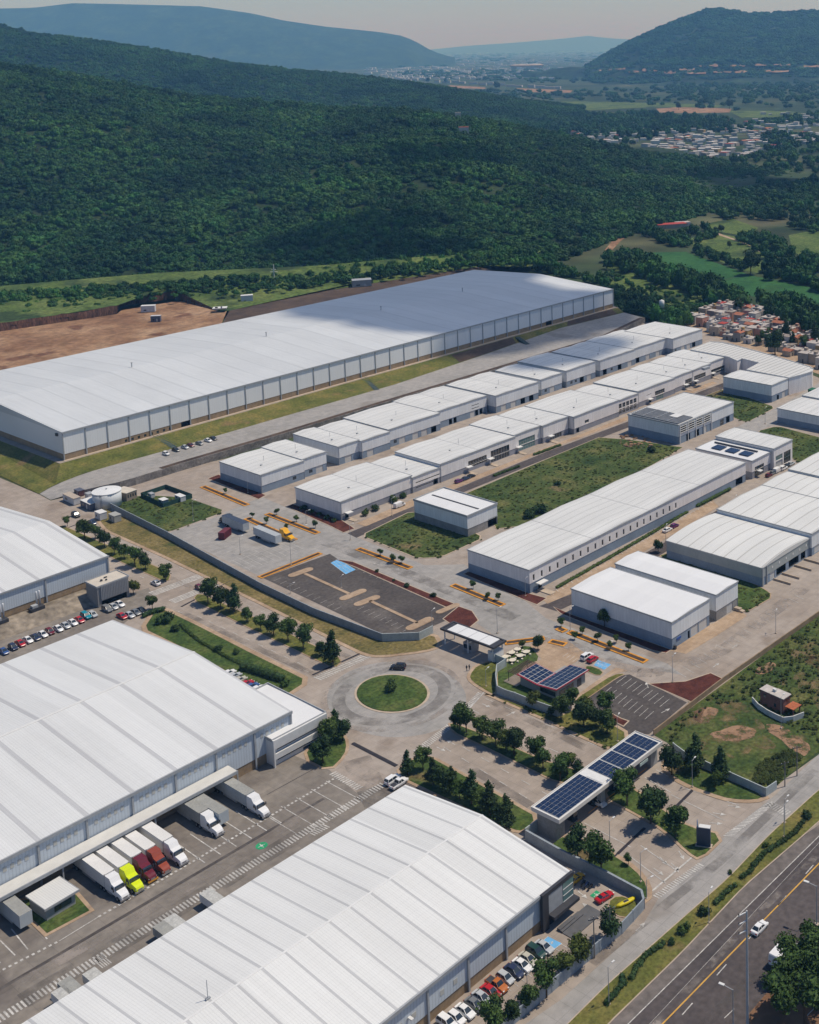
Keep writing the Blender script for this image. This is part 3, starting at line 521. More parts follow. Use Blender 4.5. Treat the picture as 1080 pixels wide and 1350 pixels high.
# highway lines
hw = lambda a, b, on=None, off=0, wd=.2, m=WHITE: P_.dash(g(*a), g(*b), on, off, wd, m) if on else P_.line(g(*a), g(*b), wd, m)
hw((780, 1398), (1110, 1073)); hw((850, 1395), (1110, 1098), 3.5, 8.5, .22); hw((815, 1395), (1100, 1090), None, 0, .07)
hw((830, 1395), (1110, 1108), None, 0, .28, mat('yellow_line', (.55, .31, .06), .8, .2, .6, coord='World')); hw((900, 1395), (1190, 1120), 3, 9, .16); hw((1010, 1395), (1230, 1170), 3, 9, .16)
P_.flush('road_marking', 'highway lane and edge lines')
for pts, lb in (([(436, 742), (446, 737), (469, 751), (456, 757)], 'blue disabled bays in the dark lot'), ([(788, 870), (806, 876), (797, 883), (783, 877)], 'blue disabled bays beside the red car'), ([(722.6, 1234.6), (741, 1244), (730, 1252), (715, 1241)], 'blue disabled bay by the warehouse entrance')):
    q = pp(pts, .05); c = sum(q, Vector())/4; P_.quad([x.copy() for x in q], BLUEP, .0)
    n = 3 if 'bays' in lb else 1
    for i in range(n+1): P_.line(q[0].lerp(q[3], 0).lerp(q[1], i/n) if n > 1 else q[0].lerp(q[1], i), q[3].lerp(q[2], i/n) if n > 1 else q[3].lerp(q[2], i), .12, WHITE, .012)
    for i in range(n):
        t = (i+.5)/n; cc = q[0].lerp(q[1], t).lerp(q[3].lerp(q[2], t), .5); e = (q[1]-q[0]).normalized(); f = (q[3]-q[0]).normalized()
        P_.line(cc-f*.5, cc+f*.1, .14, WHITE, .012); P_.line(cc+f*.1, cc+f*.35+e*.35, .14, WHITE, .012); P_.line(cc-f*.1, cc-f*.1+e*.4, .14, WHITE, .012)
        pts2 = [cc+f*.25+(e*math.cos(k)+f*math.sin(k))*.42 for k in [j*math.pi/6+2.4 for j in range(8)]]
        for u, v in zip(pts2, pts2[1:]): P_.line(u, v, .1, WHITE, .013)
    P_.flush('bay_marking', lb)
for c, r, lb in (((345, 1115), 1.35, 'round green assembly point mark on the yard'), ((787, 1180), 1.5, 'green painted bay beside the red car')):
    c = at(*c, .05); mb = MB(); mb.poly([c+Vector((r*math.cos(t), r*math.sin(t), 0)) for t in ([i*math.pi/8 for i in range(16)] if 'round' in lb else [RZ+math.pi/4+i*math.pi/2 for i in range(4)])]); o = struct('bay_marking', mb, GREENP, lb, 'marking')
    mb = MB(); mb.poly([c+UP*.01+Vector((.35*math.cos(t), .35*math.sin(t), 0)) for t in [i*math.pi/4 for i in range(8)]])
    for a in range(4): dd = Vector((math.cos(a*math.pi/2+.8), math.sin(a*math.pi/2+.8), 0)); nn = dd.cross(UP)*.14; mb.poly([c+UP*.01+dd*.5+nn, c+UP*.01+dd*1.05, c+UP*.01+dd*.5-nn])
    mb.build('symbol', WHITE, o)
# speed bumps, drains, tyre stains
for a, b, wd, lb in [((465, 980), (523, 1010), 1.2, 'dark speed bump at the yard entrance'), ((239, 800), (304, 766), .8, 'dark speed bump across the boulevard by the crossing'), ((412, 890), (474, 862), .8, 'dark speed bump beside the roundabout crossing'), ((888, 1067), (913, 1042), .8, 'dark speed bump on the entrance carriageway'), ((810, 1130), (850, 1092), .8, 'dark speed bump on the exit carriageway'), ((60, 707), (105, 690), .6, 'dark speed bump by the office trailers')]:
    a, b = g(*a), g(*b); n = (b-a).normalized().cross(UP)*wd/2
    mb = MB(); k = 6; prof = [(-1, 0), (-.5, .09), (0, .12), (.5, .09), (1, 0)]
    mb.loft([[c+n*u+UP*(h-.0+.03) for u, h in prof] for c in (a, b)], True); mb.build('speed_bump', DARK, label=lb, cat='speed bump', group='speed bumps')
mb = MB(); P_.line(g(-30, 1322), g(427, 1053), .9, ASPH, .05); P_.line(g(352, 1048), g(412, 1015), .25, ASPH, .05)
P_.flush('drain_channel', 'dark drain channel down the middle of the yard')

# tyre wear and stains on the paving
def stain_ring(cx, cy, r0, r1, m, lb, a0=0, a1=6.2832, n=48):
    c = at(cx, cy, .075); mb = MB()
    for i in range(n):
        t, u = a0+(a1-a0)*i/n, a0+(a1-a0)*(i+1)/n; q = lambda a, r: c+Vector((r*math.cos(a), r*math.sin(a), 0)); mb.quad(q(t, r0), q(t, r1), q(u, r1), q(u, r0))
    struct('tyre_stain', mb, m, lb, 'stain')
def stain_strip(pts, wd, m, lb):
    P = [at(x, y, .085) for x, y in pts]; P = resample(P, 24); mb = MB()
    for a, b in zip(P, P[1:]): n = (b-a).normalized().cross(UP)*wd/2; mb.quad(a+n, b+n, b-n, a-n)
    struct('tyre_stain', mb, m, lb, 'stain')
stain_ring(517, 914.7, 12.8, 16.5, TYRE_ST, 'dark tyre worn ring round the roundabout island'); stain_ring(517, 914.7, 17.5, 19.5, TYRE_LT, 'pale worn ring in the outer roundabout lane')
for pts, wd, m, lb in [([(30, 1320), (250, 1190), (420, 1085)], 5, TYRE_ST, 'dark wheel worn lane in the loading yard'), ([(20, 1300), (240, 1175), (400, 1075)], 3, TYRE_LT, 'pale wheel worn lane in the loading yard'), ([(225, 800), (330, 850), (420, 892)], 2.2, TYRE_ST, 'wheel worn lane of the boulevard'), ([(120, 712), (260, 778), (460, 866)], 2.0, TYRE_LT, 'pale worn boulevard lane'), ([(600, 1000), (700, 1062)], 2.5, TYRE_ST, 'wheel worn lane of the exit carriageway'), ([(650, 925), (780, 990)], 2.5, TYRE_ST, 'wheel worn lane of the entrance carriageway'), ([(430, 715), (560, 765), (680, 815)], 5, TYRE_ST, 'dark worn lane of the cross street'), ([(700, 830), (850, 890), (950, 860), (1060, 775)], 5, TYRE_LT, 'pale worn lane before the white hall'), ([(780, 1270), (950, 1135), (1075, 1015)], 2.4, TYRE_ST, 'wheel worn lane of the frontage road'), ([(890, 1390), (1000, 1280), (1160, 1125)], 2.2, TYRE_ST, 'dark worn lane of the highway'), ([(845, 1372), (980, 1225), (1120, 1085)], 1.6, TYRE_LT, 'pale worn lane of the highway'), ([(470, 1000), (500, 1060)], 7, TYRE_ST, 'turning stain at the yard entrance'), ([(10, 815), (120, 775), (140, 770)], 5, TYRE_ST, 'dark streak along the apron'), ([(640, 700), (700, 735)], .1, TYRE_LT, 'hairline stain')][:-1]: stain_strip(pts, wd, m, lb)
# ------------------------------------------------------------------ buildings (local x runs along A, y along B, origin at the near corner)
ROOFW = striped('white_roof_units', (.60, .60, .585), 'Y', 3.6, .55, (.50, .505, .49), rib=.6, ribamp=.05, cross=0, dirt=.10, joint=3.6)
ROOFW2 = striped('white_roof_plain', (.66, .665, .67), 'Y', 0, .5, (.5, .5, .5), rib=.6, ribamp=.04, dirt=.05, joint=4.8)
ROOFF = striped('white_roof_loading', (.62, .62, .60), 'Y', 5.0, .5, (.45, .445, .42), rib=.6, ribamp=.05, cross=9.9, dirt=.10, joint=5)
ROOFK = striped('white_roof_striped', (.58, .575, .55), 'Y', 3.1, .55, (.30, .295, .28), rib=.6, ribamp=.04, dirt=.08)
ROOFB = striped('white_roof_long', (.54, .56, .575), 'X', 11.5, .9, (.47, .49, .505), rib=.7, ribamp=.03, dirt=.09, cross=16, joint=11.5)
ROOFD = striped('white_roof_dock', (.625, .635, .635), 'X', 10.9, 1.15, (.47, .475, .485), off=3, rib=.62, ribamp=.07, cross=3, dirt=.075, joint=10.9)
ROOF3 = striped('white_roof_front', (.655, .66, .65), 'X', 5.15, .55, (.46, .465, .47), off=1, rib=.55, ribamp=.07, cross=1.7, dirt=.08, joint=5.15)
WALLG = striped('grey_panel_wall', (.73, .74, .75), 'X', 0, 1, (.4, .4, .4), rib=1.1, ribamp=.05, dirt=.06, rough=.55)
WALLP = mat('pale_panel_wall', (.75, .72, .705), .7, .09, .14, scale2=1.3, stretch=(1, 1, .12))
WALLC = mat('cool_panel_wall', (.68, .70, .715), .6, .09, .14, scale2=1.3, stretch=(1, 1, .12))
WALLB = striped('ribbed_blue_grey_wall', (.50, .555, .61), 'X', 0, 1, (.3, .3, .3), rib=.75, ribamp=.13, dirt=.06, rough=.5)
BASEB = mat('blue_grey_base', (.22, .275, .35), .8, .10, .2, scale2=1.5)
BASEG = mat('raw_block_base', (.26, .25, .24), .9, .15, .3, scale2=2)
BASET = mat('tan_block_base', (.29, .21, .13), .9, .15, .3, scale2=1.5)
BASEL = mat('lilac_grey_base', (.27, .275, .31), .8, .1, .2, scale2=1.5)
TRIM = mat('flashing', (.33, .345, .36), .5, .1, 1)
TRIMW = mat('white_trim', (.62, .62, .61), .6, .06, .8)
GLASS = mat('dark_glass', (.02, .03, .04), .08, .3, .4, spec=.8)
GLASSG = mat('green_glass', (.10, .19, .19), .08, .2, .4, spec=.8)
VOID = mat('dark_interior', (.02, .02, .024), .9, .2, .5)
DOORW = striped('roller_door', (.52, .52, .51), 'Z', 0, 1, (.5, .5, .5), rib=.35, ribamp=.12, dirt=.05)
CHAR = mat('charcoal_steel', (.045, .045, .052), .5, .15, .6)
def face(mb, L, z0, z1, ops, depth, T):
    """wall sheet 0..L by z0..z1 with recessed openings; T maps (u, inward, z) to local space"""
    ops = [(max(0, a), min(L, b), max(z0, c), min(z1, d)) for a, b, c, d in ops if d > z0+.01 and c < z1-.01]
    xs = sorted({0, L, *[o[0] for o in ops], *[o[1] for o in ops]}); zs = sorted({z0, z1, *[o[2] for o in ops], *[o[3] for o in ops]})
    for a, b in zip(xs, xs[1:]):
        for c, d in zip(zs, zs[1:]):
            if any(o[0] < (a+b)/2 < o[1] and o[2] < (c+d)/2 < o[3] for o in ops): continue
            mb.quad(T(a, 0, c), T(b, 0, c), T(b, 0, d), T(a, 0, d))
    for a, b, c, d in ops:
        mb.quad(T(a, 0, c), T(a, depth, c), T(a, depth, d), T(a, 0, d)); mb.quad(T(b, 0, c), T(b, 0, d), T(b, depth, d), T(b, depth, c))
        if d < z1: mb.quad(T(a, 0, d), T(a, depth, d), T(b, depth, d), T(b, 0, d))
        if c > z0: mb.quad(T(a, 0, c), T(b, 0, c), T(b, depth, c), T(a, depth, c))
KIND = {'w': ('window', GLASS, .18), 'g': ('window', GLASSG, .18), 'd': ('door', DOORW, .25), 'b': ('bay_opening', VOID, 2.2), 'p': ('door', BASEB, .2)}
def building(name, label, c, h, la, lb, z0=0, wall=WALLC, base=None, bh=0, roof=ROOFW, axis='Y', rise=.55, curve=2, cat='building', group=None, front=(), left=(), seams=1, parapet=0, inset=.12, over=.18, wall_left=None):
    """c = world point of the near eave corner. axis = direction of the ridge. front/left: (u0,u1,z0,z1,kind)"""
    r = thing(name, label, cat, (c.x, c.y, z0), RZ, group)
    TF = lambda u, w, z: (u, w, z); TL = lambda u, w, z: (w, u, z)
    up = MB(); lo = MB()
    for T, L, ops in ((TF, la, front), (TL, lb, left)):
        oo = [o[:4] for o in ops]
        face(up, L, bh, h, oo, .2, T)
        if bh: face(lo, L, 0, bh, oo, .2, (lambda T: lambda u, w, z: tuple(Vector(T(u, w, z))+Vector((inset if T is TL else 0, inset if T is TF else 0, 0))))(T))
    up.quad((la, 0, 0), (la, lb, 0), (la, lb, h), (la, 0, h)); up.quad((la, lb, 0), (0, lb, 0), (0, lb, h), (la, lb, h))
    if bh: up.quad((0, 0, bh), (la, 0, bh), (la, .4, bh), (0, .4, bh)); up.quad((0, 0, bh), (0, lb, bh), (.4, lb, bh), (.4, 0, bh))
    wo = up.build('wall', wall, r)
    if bh: lo.build('wall_base', base, r)
    for T, ops in ((TF, front), (TL, left)):
        for a, b, c0, d0, k in ops:
            nm, mm, dp = KIND[k]; mb = MB()
            mb.quad(T(a, dp, c0), T(b, dp, c0), T(b, dp, d0), T(a, dp, d0))
            if k == 'b':
                mb.quad(T(a, .2, c0), T(a, dp, c0), T(a, dp, d0), T(a, .2, d0)); mb.quad(T(b, .2, c0), T(b, dp, c0), T(b, dp, d0), T(b, .2, d0)); mb.quad(T(a, .2, d0), T(b, .2, d0), T(b, dp, d0), T(a, dp, d0)); mb.quad(T(a, .2, c0+.02), T(b, .2, c0+.02), T(b, dp, c0+.02), T(a, dp, c0+.02))
            o = mb.build(nm, mm, r)
            if k in 'wg' and b-a > 2.2:
                fm = MB(); n = max(2, int((b-a)/1.5)); Q = lambda u0, u1, z0_, z1_: fm.quad(T(u0, dp-.06, z0_), T(u1, dp-.06, z0_), T(u1, dp-.06, z1_), T(u0, dp-.06, z1_))
                for i in range(1, n): u = a+(b-a)*i/n; Q(u-.05, u+.05, c0, d0)
                if d0-c0 > 2: z = (c0+d0)/2; Q(a, b, z-.05, z+.05)
                fm.build('frame', TRIM, o)
    # roof: closed profile extruded along its ridge
    def prof(L): return [(-over+(L+2*over)*i/curve, rise*(1-(2*i/curve-1)**2) if curve > 2 else (rise if i == 1 else 0)) for i in range(curve+1)]
    mb = MB(); zt = h+.02
    if axis == 'Y':
        segs = [(la*i/seams, la*(i+1)/seams) for i in range(seams)]
        for a, b in segs:
            g_ = .09 if seams > 1 else 0
            P = [(a+min(max(u, -over if a == 0 else g_), b-a+(over if b == la else -g_)), z) for u, z in prof(b-a)]
            P = [(P[0][0], -.25)]+P+[(P[-1][0], -.25)]
            mb.loft([[(u, y, zt+z) for u, z in P] for y in (-over, lb+over)])
    else:
        P = [(-over, -.25)]+prof(lb)+[(lb+over, -.25)]
        mb.loft([[(x, u, zt+z) for u, z in P] for x in (-over, la+over)])
    ro = mb.build('roof', roof, r)
    if parapet:
        pm = MB(); t = .22
        pm.box(-.24, la+.24, -.24, -.24+t, h-.3, h+parapet); pm.box(-.24, -.24+t, -.24+t, lb+.24-t, h-.3, h+parapet); pm.box(la+.24-t, la+.24, -.24+t, lb+.24-t, h-.3, h+parapet); pm.box(-.24, la+.24, lb+.24-t, lb+.24, h-.3, h+parapet)
        pm.build('parapet', wall if parapet > .5 else TRIM, r)
    return r
def span(c, a, b, h, z0=0):
    C = at(*c, h+z0); return C, (at(*a, h+z0)-C).dot(A), (at(*b, h+z0)-C).dot(B)
def put(r, name, m, *boxes):
    mb = MB()
    for b in boxes: mb.box(*b)
    return mb.build(name, m, r)
# the long warehouse -------------------------------------------------
C = at(81.7, 570, 17.6)
bw = building('warehouse', 'very long white roofed warehouse on the grass bank', C, 12.6, 374, 132, 5, WALLG, BASET, 2.7, ROOFB, 'X', 3.6, cat='warehouse',
              front=[(56, 61, .1, 2.6, 'b'), (308, 313, .1, 3, 'b')]+[(28+i*3.1, 29.2+i*3.1, .5, 1.7, 'w') for i in range(8)])
for i in range(38): put(bw, 'pilaster', TRIM, (-.2+i*10.12, .25+i*10.12, -.28, -.02, 0, 12.2))
put(bw, 'gutter', TRIM, (-.3, 374.3, -.55, -.2, 12.1, 12.75))
put(bw, 'plinth', KERB, (-.6, 374.6, -1.4, -.02, -.2, .12))
put(bw, 'vent_hood', CHAR, (-.7, -.02, 3.6, 5, 10.3, 11.5))
for i, x in enumerate([70, 150, 232, 300]): put(bw, 'vent_pipe', TRIM, (x, x+.35, 66, 66.35, 15.9, 18.4), (x-.2, x+.55, 65.8, 66.55, 18.4, 18.7))
# left warehouse -----------------------------------------------------
a_ = at(141.7, 732.7, 11); C = a_-A*130
w1 = building('warehouse', 'white roofed warehouse cut by the frame, above a row of cars', C, 8.5, 130, 79, 2.5, WALLB, BASET, 2.2, ROOFD, 'X', 3.2, cat='warehouse')
for i in range(7): put(w1, 'pilaster', TRIM, (130-.3-i*21.3, 130.15-i*21.3, -.3, -.02, 0, 8.3))
put(w1, 'gutter', TRIM, (-.3, 130.3, -.5, -.2, 8.1, 8.65))
# sloping concrete apron
O = w1.matrix_world if 0 else None
mb = MB(); L_ = lambda x, y, z: Vector((C.x, C.y, 0))+A*x+B*y+UP*z
nn = 40
for i in range(nn):
    x0, x1 = 0+121*i/nn, 121*(i+1)/nn
    for y0, y1, z0, z1 in ((-.1, -4.2, 2.5, 2.45), (-4.2, -9.6, 2.45, .05)): mb.quad(L_(x0, y1, z1), L_(x1, y1, z1), L_(x1, y0, z0), L_(x0, y0, z0))
mb.quad(L_(121, -9.6, .05), L_(124, -7, .05), L_(124, -.1, .05), L_(121, -.1, 2.5))
struct('concrete_apron', mb, mat('stained_apron', (.22, .185, .145), .9, .4, .12, scale2=.5, coord='World'), 'stained sloping concrete apron between the left warehouse and the parked cars', 'apron')
# machines on the apron
silo_m = mat('bright_steel', (.62, .63, .65), .35, .1, .5, metal=.3)
def machine(x, n, lb, hgt=4.3):
    p = L_(x, -2.6, 2.47); r = thing('silo_unit', lb, 'machine', p, RZ, 'silo machines on the apron')
    put(r, 'base_box', CHAR, (-2.2, 2.2, -1.2, 1.0, 0, 1.1)); put(r, 'hopper', TRIM, (-1.6, .2, -.9, .7, 1.1, 1.9))
    for k in range(n): MB().lathe([(.32, 0), (.32, hgt), (.2, hgt+.25), (.02, hgt+.27)], 12, (.7+k*.95, 1.0, 1.1)).build('silo', silo_m, r, smooth=True)
machine(104, 2, 'pair of steel silos nearest the louvred block'); machine(92.5, 2, 'pair of bright silos in the middle of the apron'); machine(86, 1, 'single silo with a dark base on the apron', 3.6); machine(79, 0, 'low dark machine box at the end of the apron')
C, la, lb = span((127.8, 774.4), (165.6, 759), (108.9, 769), 7.1)
an = building('plant_building', 'grey louvred block with a cream roof at the corner of the left warehouse', C, 7.1, 10.8, 7.2, 0, mat('grey_render', (.26, .255, .25), .85, .1, .3, scale2=1.5), None, 0, mat('cream_roof', (.52, .47, .40), .8, .08, .4), 'Y', .05, front=[(1.2, 9.9, .05, 1.9, 'b')], parapet=.25, cat='plant building')
put(an, 'louvre', striped('louvre_fins', (.25, .25, .26), 'X', .55, .2, (.10, .10, .11), dirt=.1), (1.0, 10.5, -.3, -.03, 2.2, 7.0))
for i in range(17): put(an, 'fin', TRIM, (1.1+i*.55, 1.2+i*.55, -.42, -.3, 2.2, 7.0))
put(an, 'roof_fan', CHAR, (3, 3.6, 3, 3.6, 7.2, 7.7), (4.4, 4.9, 2.4, 2.9, 7.2, 7.6)); put(an, 'roof_fan', CHAR, (5, 6, 4.5, 5, 7.2, 7.5))
# dock warehouse -----------------------------------------------------
a_ = at(382.8, 937.6, 10.5); C = a_-A*150
w2 = building('warehouse', 'large white roofed dock warehouse with trucks backed to its canopy', C, 10.5, 150, 87.4, 0, WALLB, BASET, 2.6, ROOFD, 'X', 3.0, cat='warehouse', front=[(10+i*10.7, 13.4+i*10.7, 1.1, 4.0, 'b') for i in range(11)])
for i in range(14): put(w2, 'pilaster', TRIM, (149.7-i*10.9, 150.15-i*10.9, -.35, -.02, 0, 10.2))
put(w2, 'gutter', TRIM, (-.3, 150.3, -.55, -.2, 9.9, 10.65))
for i in range(12):
    for k in range(5): put(w2, 'wall_light', mat('translucent_panel', (.45, .45, .42), .4, .1, 1), (140.8-i*10.9+k*1.55, 141.6-i*10.9+k*1.55, -.06, -.01, 7.4+.0, 8.5))
put(w2, 'canopy', mat('canopy_top', (.56, .55, .52), .6, .08, .3), (-2, 131, -4.3, -.4, 4.75, 5.1)); put(w2, 'canopy_fascia', TRIM, (-2.1, 131.1, -4.55, -4.31, 4.45, 5.2))
put(w2, 'ridge_cap', TRIMW, (-.2, 150.2, 43.3, 44.1, 13.45, 13.6))
for i in range(12): put(w2, 'canopy_post', TRIM, (131-i*10.9, 131.3-i*10.9, -4.2, -3.9, 0, 4.75))
put(w2, 'vent_mast', TRIM, (63, 63.12, 42, 42.12, 13.4, 18))
C = at(359, 976.7, 7)
of = building('office_block', 'white two storey office block with ribbon windows at the roundabout', C, 7, 16.3, 25, 0, mat('office_white', (.66, .66, .65), .6, .04, .3), None, 0, ROOFW2, 'X', .1, parapet=.45, cat='office', front=[(1.2, 15.6, 1.1, 1.9, 'w'), (1.2, 15.6, 3.9, 4.7, 'w'), (9, 15.6, .05, .85, 'w')])
put(of, 'roof_unit', CHAR, (2.2, 3.0, 12, 12.8, 7.1, 7.8), (3.3, 4.0, 13, 13.8, 7.1, 7.8))
put(of, 'fin', TRIMW, (-.3, .1, -.9, -.26, 0, 7.3)); put(of, 'sunshade', TRIMW, (.1, 16.3, -.8, -.26, 2.0, 3.5), (.1, 16.3, -.8, -.26, 4.8, 7.2))
# front warehouse ----------------------------------------------------
a_ = at(713.7, 1178, 8); C = a_-A*120; tot = 118.4+(at(757, 1143, 8)-a_).dot(A)
w3 = building('warehouse', 'large white roofed front warehouse with blue grey ribbed walls', C, 8, tot, 51.4, 0, WALLB, BASET, 2.2, ROOF3, 'X', 2.5, cat='warehouse')
for i in range(13): put(w3, 'pilaster', TRIM, (119.6-i*10.3, 120-i*10.3, -.35, -.02, 0, 7.8))
put(w3, 'gutter', TRIM, (-.3, tot+.3, -.6, -.2, 7.5, 8.15)); put(w3, 'ridge_cap', mat('ridge_white', (.66, .66, .65), .5, .05, 1), (-.2, tot+.2, 25.45, 25.95, 10.46, 10.56)); put(w3, 'gable_trim', mat('red_trim', (.22, .05, .05), .6, .1, 1), (tot+.19, tot+.32, 0, 51.4, 7.2, 7.98))
put(w3, 'vent_mast', TRIM, (61, 61.1, 27, 27.1, 10.4, 14.2), (60.6, 61.5, 26.8, 27.3, 10.35, 10.7))
for i in range(9):
    for k in range(2): put(w3, 'wall_light', MATS['translucent_panel'], (92-i*10.3+k*3.4, 93-i*10.3+k*3.4, -.06, -.01, 3.6, 4.7))
put(w3, 'wall_lamp', TRIMW, (84, 84.6, -1.2, -.1, 4.6, 4.85))
put(w3, 'entrance_pier', CHAR, (119.2, 121.0, -1.1, -.36, 0, 8.3)); put(w3, 'entrance_ledge', CHAR, (121.0, tot+.2, -2.6, -.36, 2.4, 3.1)); put(w3, 'entrance_beam', CHAR, (121.0, tot+.2, -1.0, -.3, 7.35, 8.2))
put(w3, 'entrance_panel', TRIM, (121.0, tot-3.2, -.9, -.37, 3.1, 7.3)); put(w3, 'window', GLASSG, (tot-3.1, tot-.1, -.95, -.4, 3.1, 7.3), (tot-.05, tot+.2, -.9, 5, 3.1, 7.3)); put(w3, 'window', GLASS, (121.0, tot-.3, -.5, -.37, .1, 2.4))
for k in range(3): put(w3, 'window_bar', TRIMW, (tot-3.15, tot-.05, -1.02, -.96, 3.1+k*1.38, 3.22+k*1.38))
put(w3, 'entrance_terrace', mat('dark_terrace', (.10, .10, .105), .85, .15, .6), (121.5, 131, -7, -2.7, 0, .15), (121.5, 128, -4.2, -2.7, .15, .4), (121.5, 126, -3.6, -2.7, .4, .6))
# rear row of units --------------------------------------------------
GR = 'attached units of the rear row'
def units(rows, group, h, lb, base, bh, wall, lbl, ops, proof=ROOFW, edge=None):
    for i, (c, a, dh, dy, seams) in enumerate(rows):
        hh = h+dh; C = at(*c, hh); la = (at(*a, hh)-C).dot(A); rn = random.Random(i*7+len(rows))
        name = lbl[i]
        building('warehouse_unit', name, C, hh, la-.04, lb+dy, 0, wall if isinstance(wall, list) is False else wall[i % len(wall)], base, bh, proof, 'Y', .45, seams=seams, parapet=.12, group=group, front=ops(i, la, hh, rn), cat='warehouse unit')
        u_ = COL.objects[-1]; u_ = u_.parent or u_
        put(u_, 'downpipe', TRIM, (.25, .42, -.16, -.02, .1, hh-.2)); put(u_, 'vent_mast', TRIM, (la*.5, la*.5+.1, lb*.45, lb*.45+.1, hh+.3, hh+2.6)); put(u_, 'roof_vent', TRIM, (la*.3, la*.3+.7, lb*.3, lb*.3+.7, hh+.1, hh+.75))
def ops_rear(i, la, h, rn):
    o = []; x = rn.uniform(2, 4)
    if i == 0: x = la*.72
    while x < la-5:
        k = rn.choice('dddbw'); w_ = {'d': 3.6, 'b': 3.2, 'w': 1.8}[k]
        o.append((x, x+w_, .1 if k != 'w' else 1.2, 3.1 if k != 'w' else 2.6, k)); x += w_+rn.uniform(1.2, 6)
    if i == 5: o = [(8, 10, .1, 2.8, 'b'), (11, 13, .1, 2.8, 'b'), (22, 25, .1, 3, 'd'), (25.4, 27.4, .1, 2.9, 'b'), (28.4, 30.4, .1, 2.9, 'b'), (23, 28, 4.1, 4.5, 'w'), (23, 28, 5.6, 6, 'w')]
    return o
rear = [((343.1, 626.3), (397.8, 606.3), 0, 0, 1), ((398, 605.8), (429, 595), .3, -.3, 1), ((445.6, 589), (475.6, 580.5), .4, 3, 1), ((476, 581.5), (512, 568.5), .2, 3, 1), ((512, 566.5), (575, 543), .5, 3, 1), ((575, 543), (646.5, 522.5), .6, 2, 2), ((653, 521.8), (706.5, 502.5), .9, 6, 2), ((712.6, 500.7), (740, 491.3), .6, 4, 1), ((746, 489), (785, 476.3), 1.2, 6, 1), ((790.4, 475.6), (835, 460), .9, 6, 2), ((835, 460), (883, 445), 1, 6, 2), ((886.7, 446.7), (923.3, 433.3), 1.3, 7, 1)]
units(rear, GR, 8, 28.8, BASEB, 3.2, WALLC, ['rear row unit with a navy base wall beside the red mulch bed', 'rear row unit second from the mulch bed, with white doors', 'rear row unit just after the open notch, its side wall showing', 'low rear row unit third after the mulch bed end', 'rear row unit with two dark door openings at its middle', 'rear row unit with dark slots in its upper wall and roof', 'pale roofed rear row unit with an orange doorway', 'small blue shaded rear row unit with a notch in the roof', 'tall blue shaded rear row unit with a plain front wall', 'rear row unit with a dotted row of roof vents', 'long pale rear row unit before the last one', 'last and tallest rear row unit beside the crowded town'], ops_rear)
# glazed row ---------------------------------------------------------
def ops_glz(i, la, h, rn):
    if i == 0: return [(2.2, 3.8, .1, 2.3, 'b')]
    if i == 1: return [(2, 15, 3.6, 4.1, 'w'), (2, 12, 1.5, 1.9, 'w'), (11.5, 14, .1, 2.6, 'b')]
    if i == 2: return [(16, 27, 1.6, 4.6, 'w'), (29.5, 41, .2, 5.4, 'w')]
    if i == 3: return [(3, 13.5, 2.6, 5.2, 'g'), (3, 13.5, .2, 2.4, 'g')]
    if i == 4: return [(5, 13, .2, 2.2, 'w')]
    if i == 5: return [(2, 4, .1, 2.4, 'b'), (8, 11, 3.2, 4.6, 'w')]
    if i == 6: return [(1+k*2.9, 3.3+k*2.9, z, z+2.3, 'w') for k in range(5) for z in (.8, 3.5)]
    if i == 7: return [(7, 11, 4.5, 4.8, 'w'), (14, 22, 2.8, 5, 'w'), (15, 21, .2, 2.4, 'g'), (9, 11, .1, 2.4, 'b')]
    if i == 8: return [(10, 16, .2, 4.8, 'w')]
    if i == 9: return [(1.5, 12, 2.6, 5, 'w'), (2, 4, .1, 2.2, 'b')]
    return [(1, 15, 1.4, 4.2, 'w'), (3, 5, .1, 2.2, 'b')]
glz = [((448.4, 661.8), (541.8, 626.5), 0, 0, 2), ((543, 630), (579, 615.8), -.9, 0, 1), ((580, 612), (677, 574.5), .5, 0, 2), ((677.5, 574), (714.7, 561.6), .8, 0, 1), ((715, 561.5), (749, 549), .8, 0, 1), ((756, 549.6), (813.3, 526.7), .9, 3, 1), ((814, 528.5), (840, 518), .3, 1, 1), ((841, 516), (888, 497.5), .9, 1, 1), ((888.3, 497.5), (912.7, 488.3), 1, 1, 1), ((913, 488.2), (934.7, 478.6), 1, 1, 1), ((935, 478.5), (958, 470), 1, 1, 1)]
units(glz, 'attached units of the glazed row', 7.5, 28, BASEL, 2.5, WALLP, ['glazed row unit with a blank wall and shrubs at its foot', 'low glazed row unit with two long slot windows', 'long glazed row unit with two big dark shop windows', 'glazed row unit with one tall green shop window', 'glazed row unit with a low dark window and canopy', 'glazed row unit with a line of small roof hatches', 'glazed row unit with a grid of square windows', 'glazed row unit with a single thin slot window', 'narrow glazed row unit with a tall dark entrance', 'narrow glazed row unit with a wide upper window', 'last glazed row unit touching the curved building'], ops_glz)
# canopies over the glazed row doors: awnings are things on their own only where free standing, so they are parts here
for o in [x for x in COL.objects if x.name.startswith('warehouse_unit') and x.get('group') == 'attached units of the glazed row']:
    for x in ({0: [3], 2: [15.5, 28.3], 3: [2], 4: [4.4], 7: [8.6], 8: [9.5], 9: [1.6], 10: [2]}).get([y for y in COL.objects if y.get('group') == o['group']].index(o), []):
        put(o, 'door_canopy', TRIMW, (x-1.4, x+1.4, -2.2, -.25, 2.5, 2.8)); put(o, 'ramp', KERB, (x-1, x+1, -5.5, -.3, 0, .25))
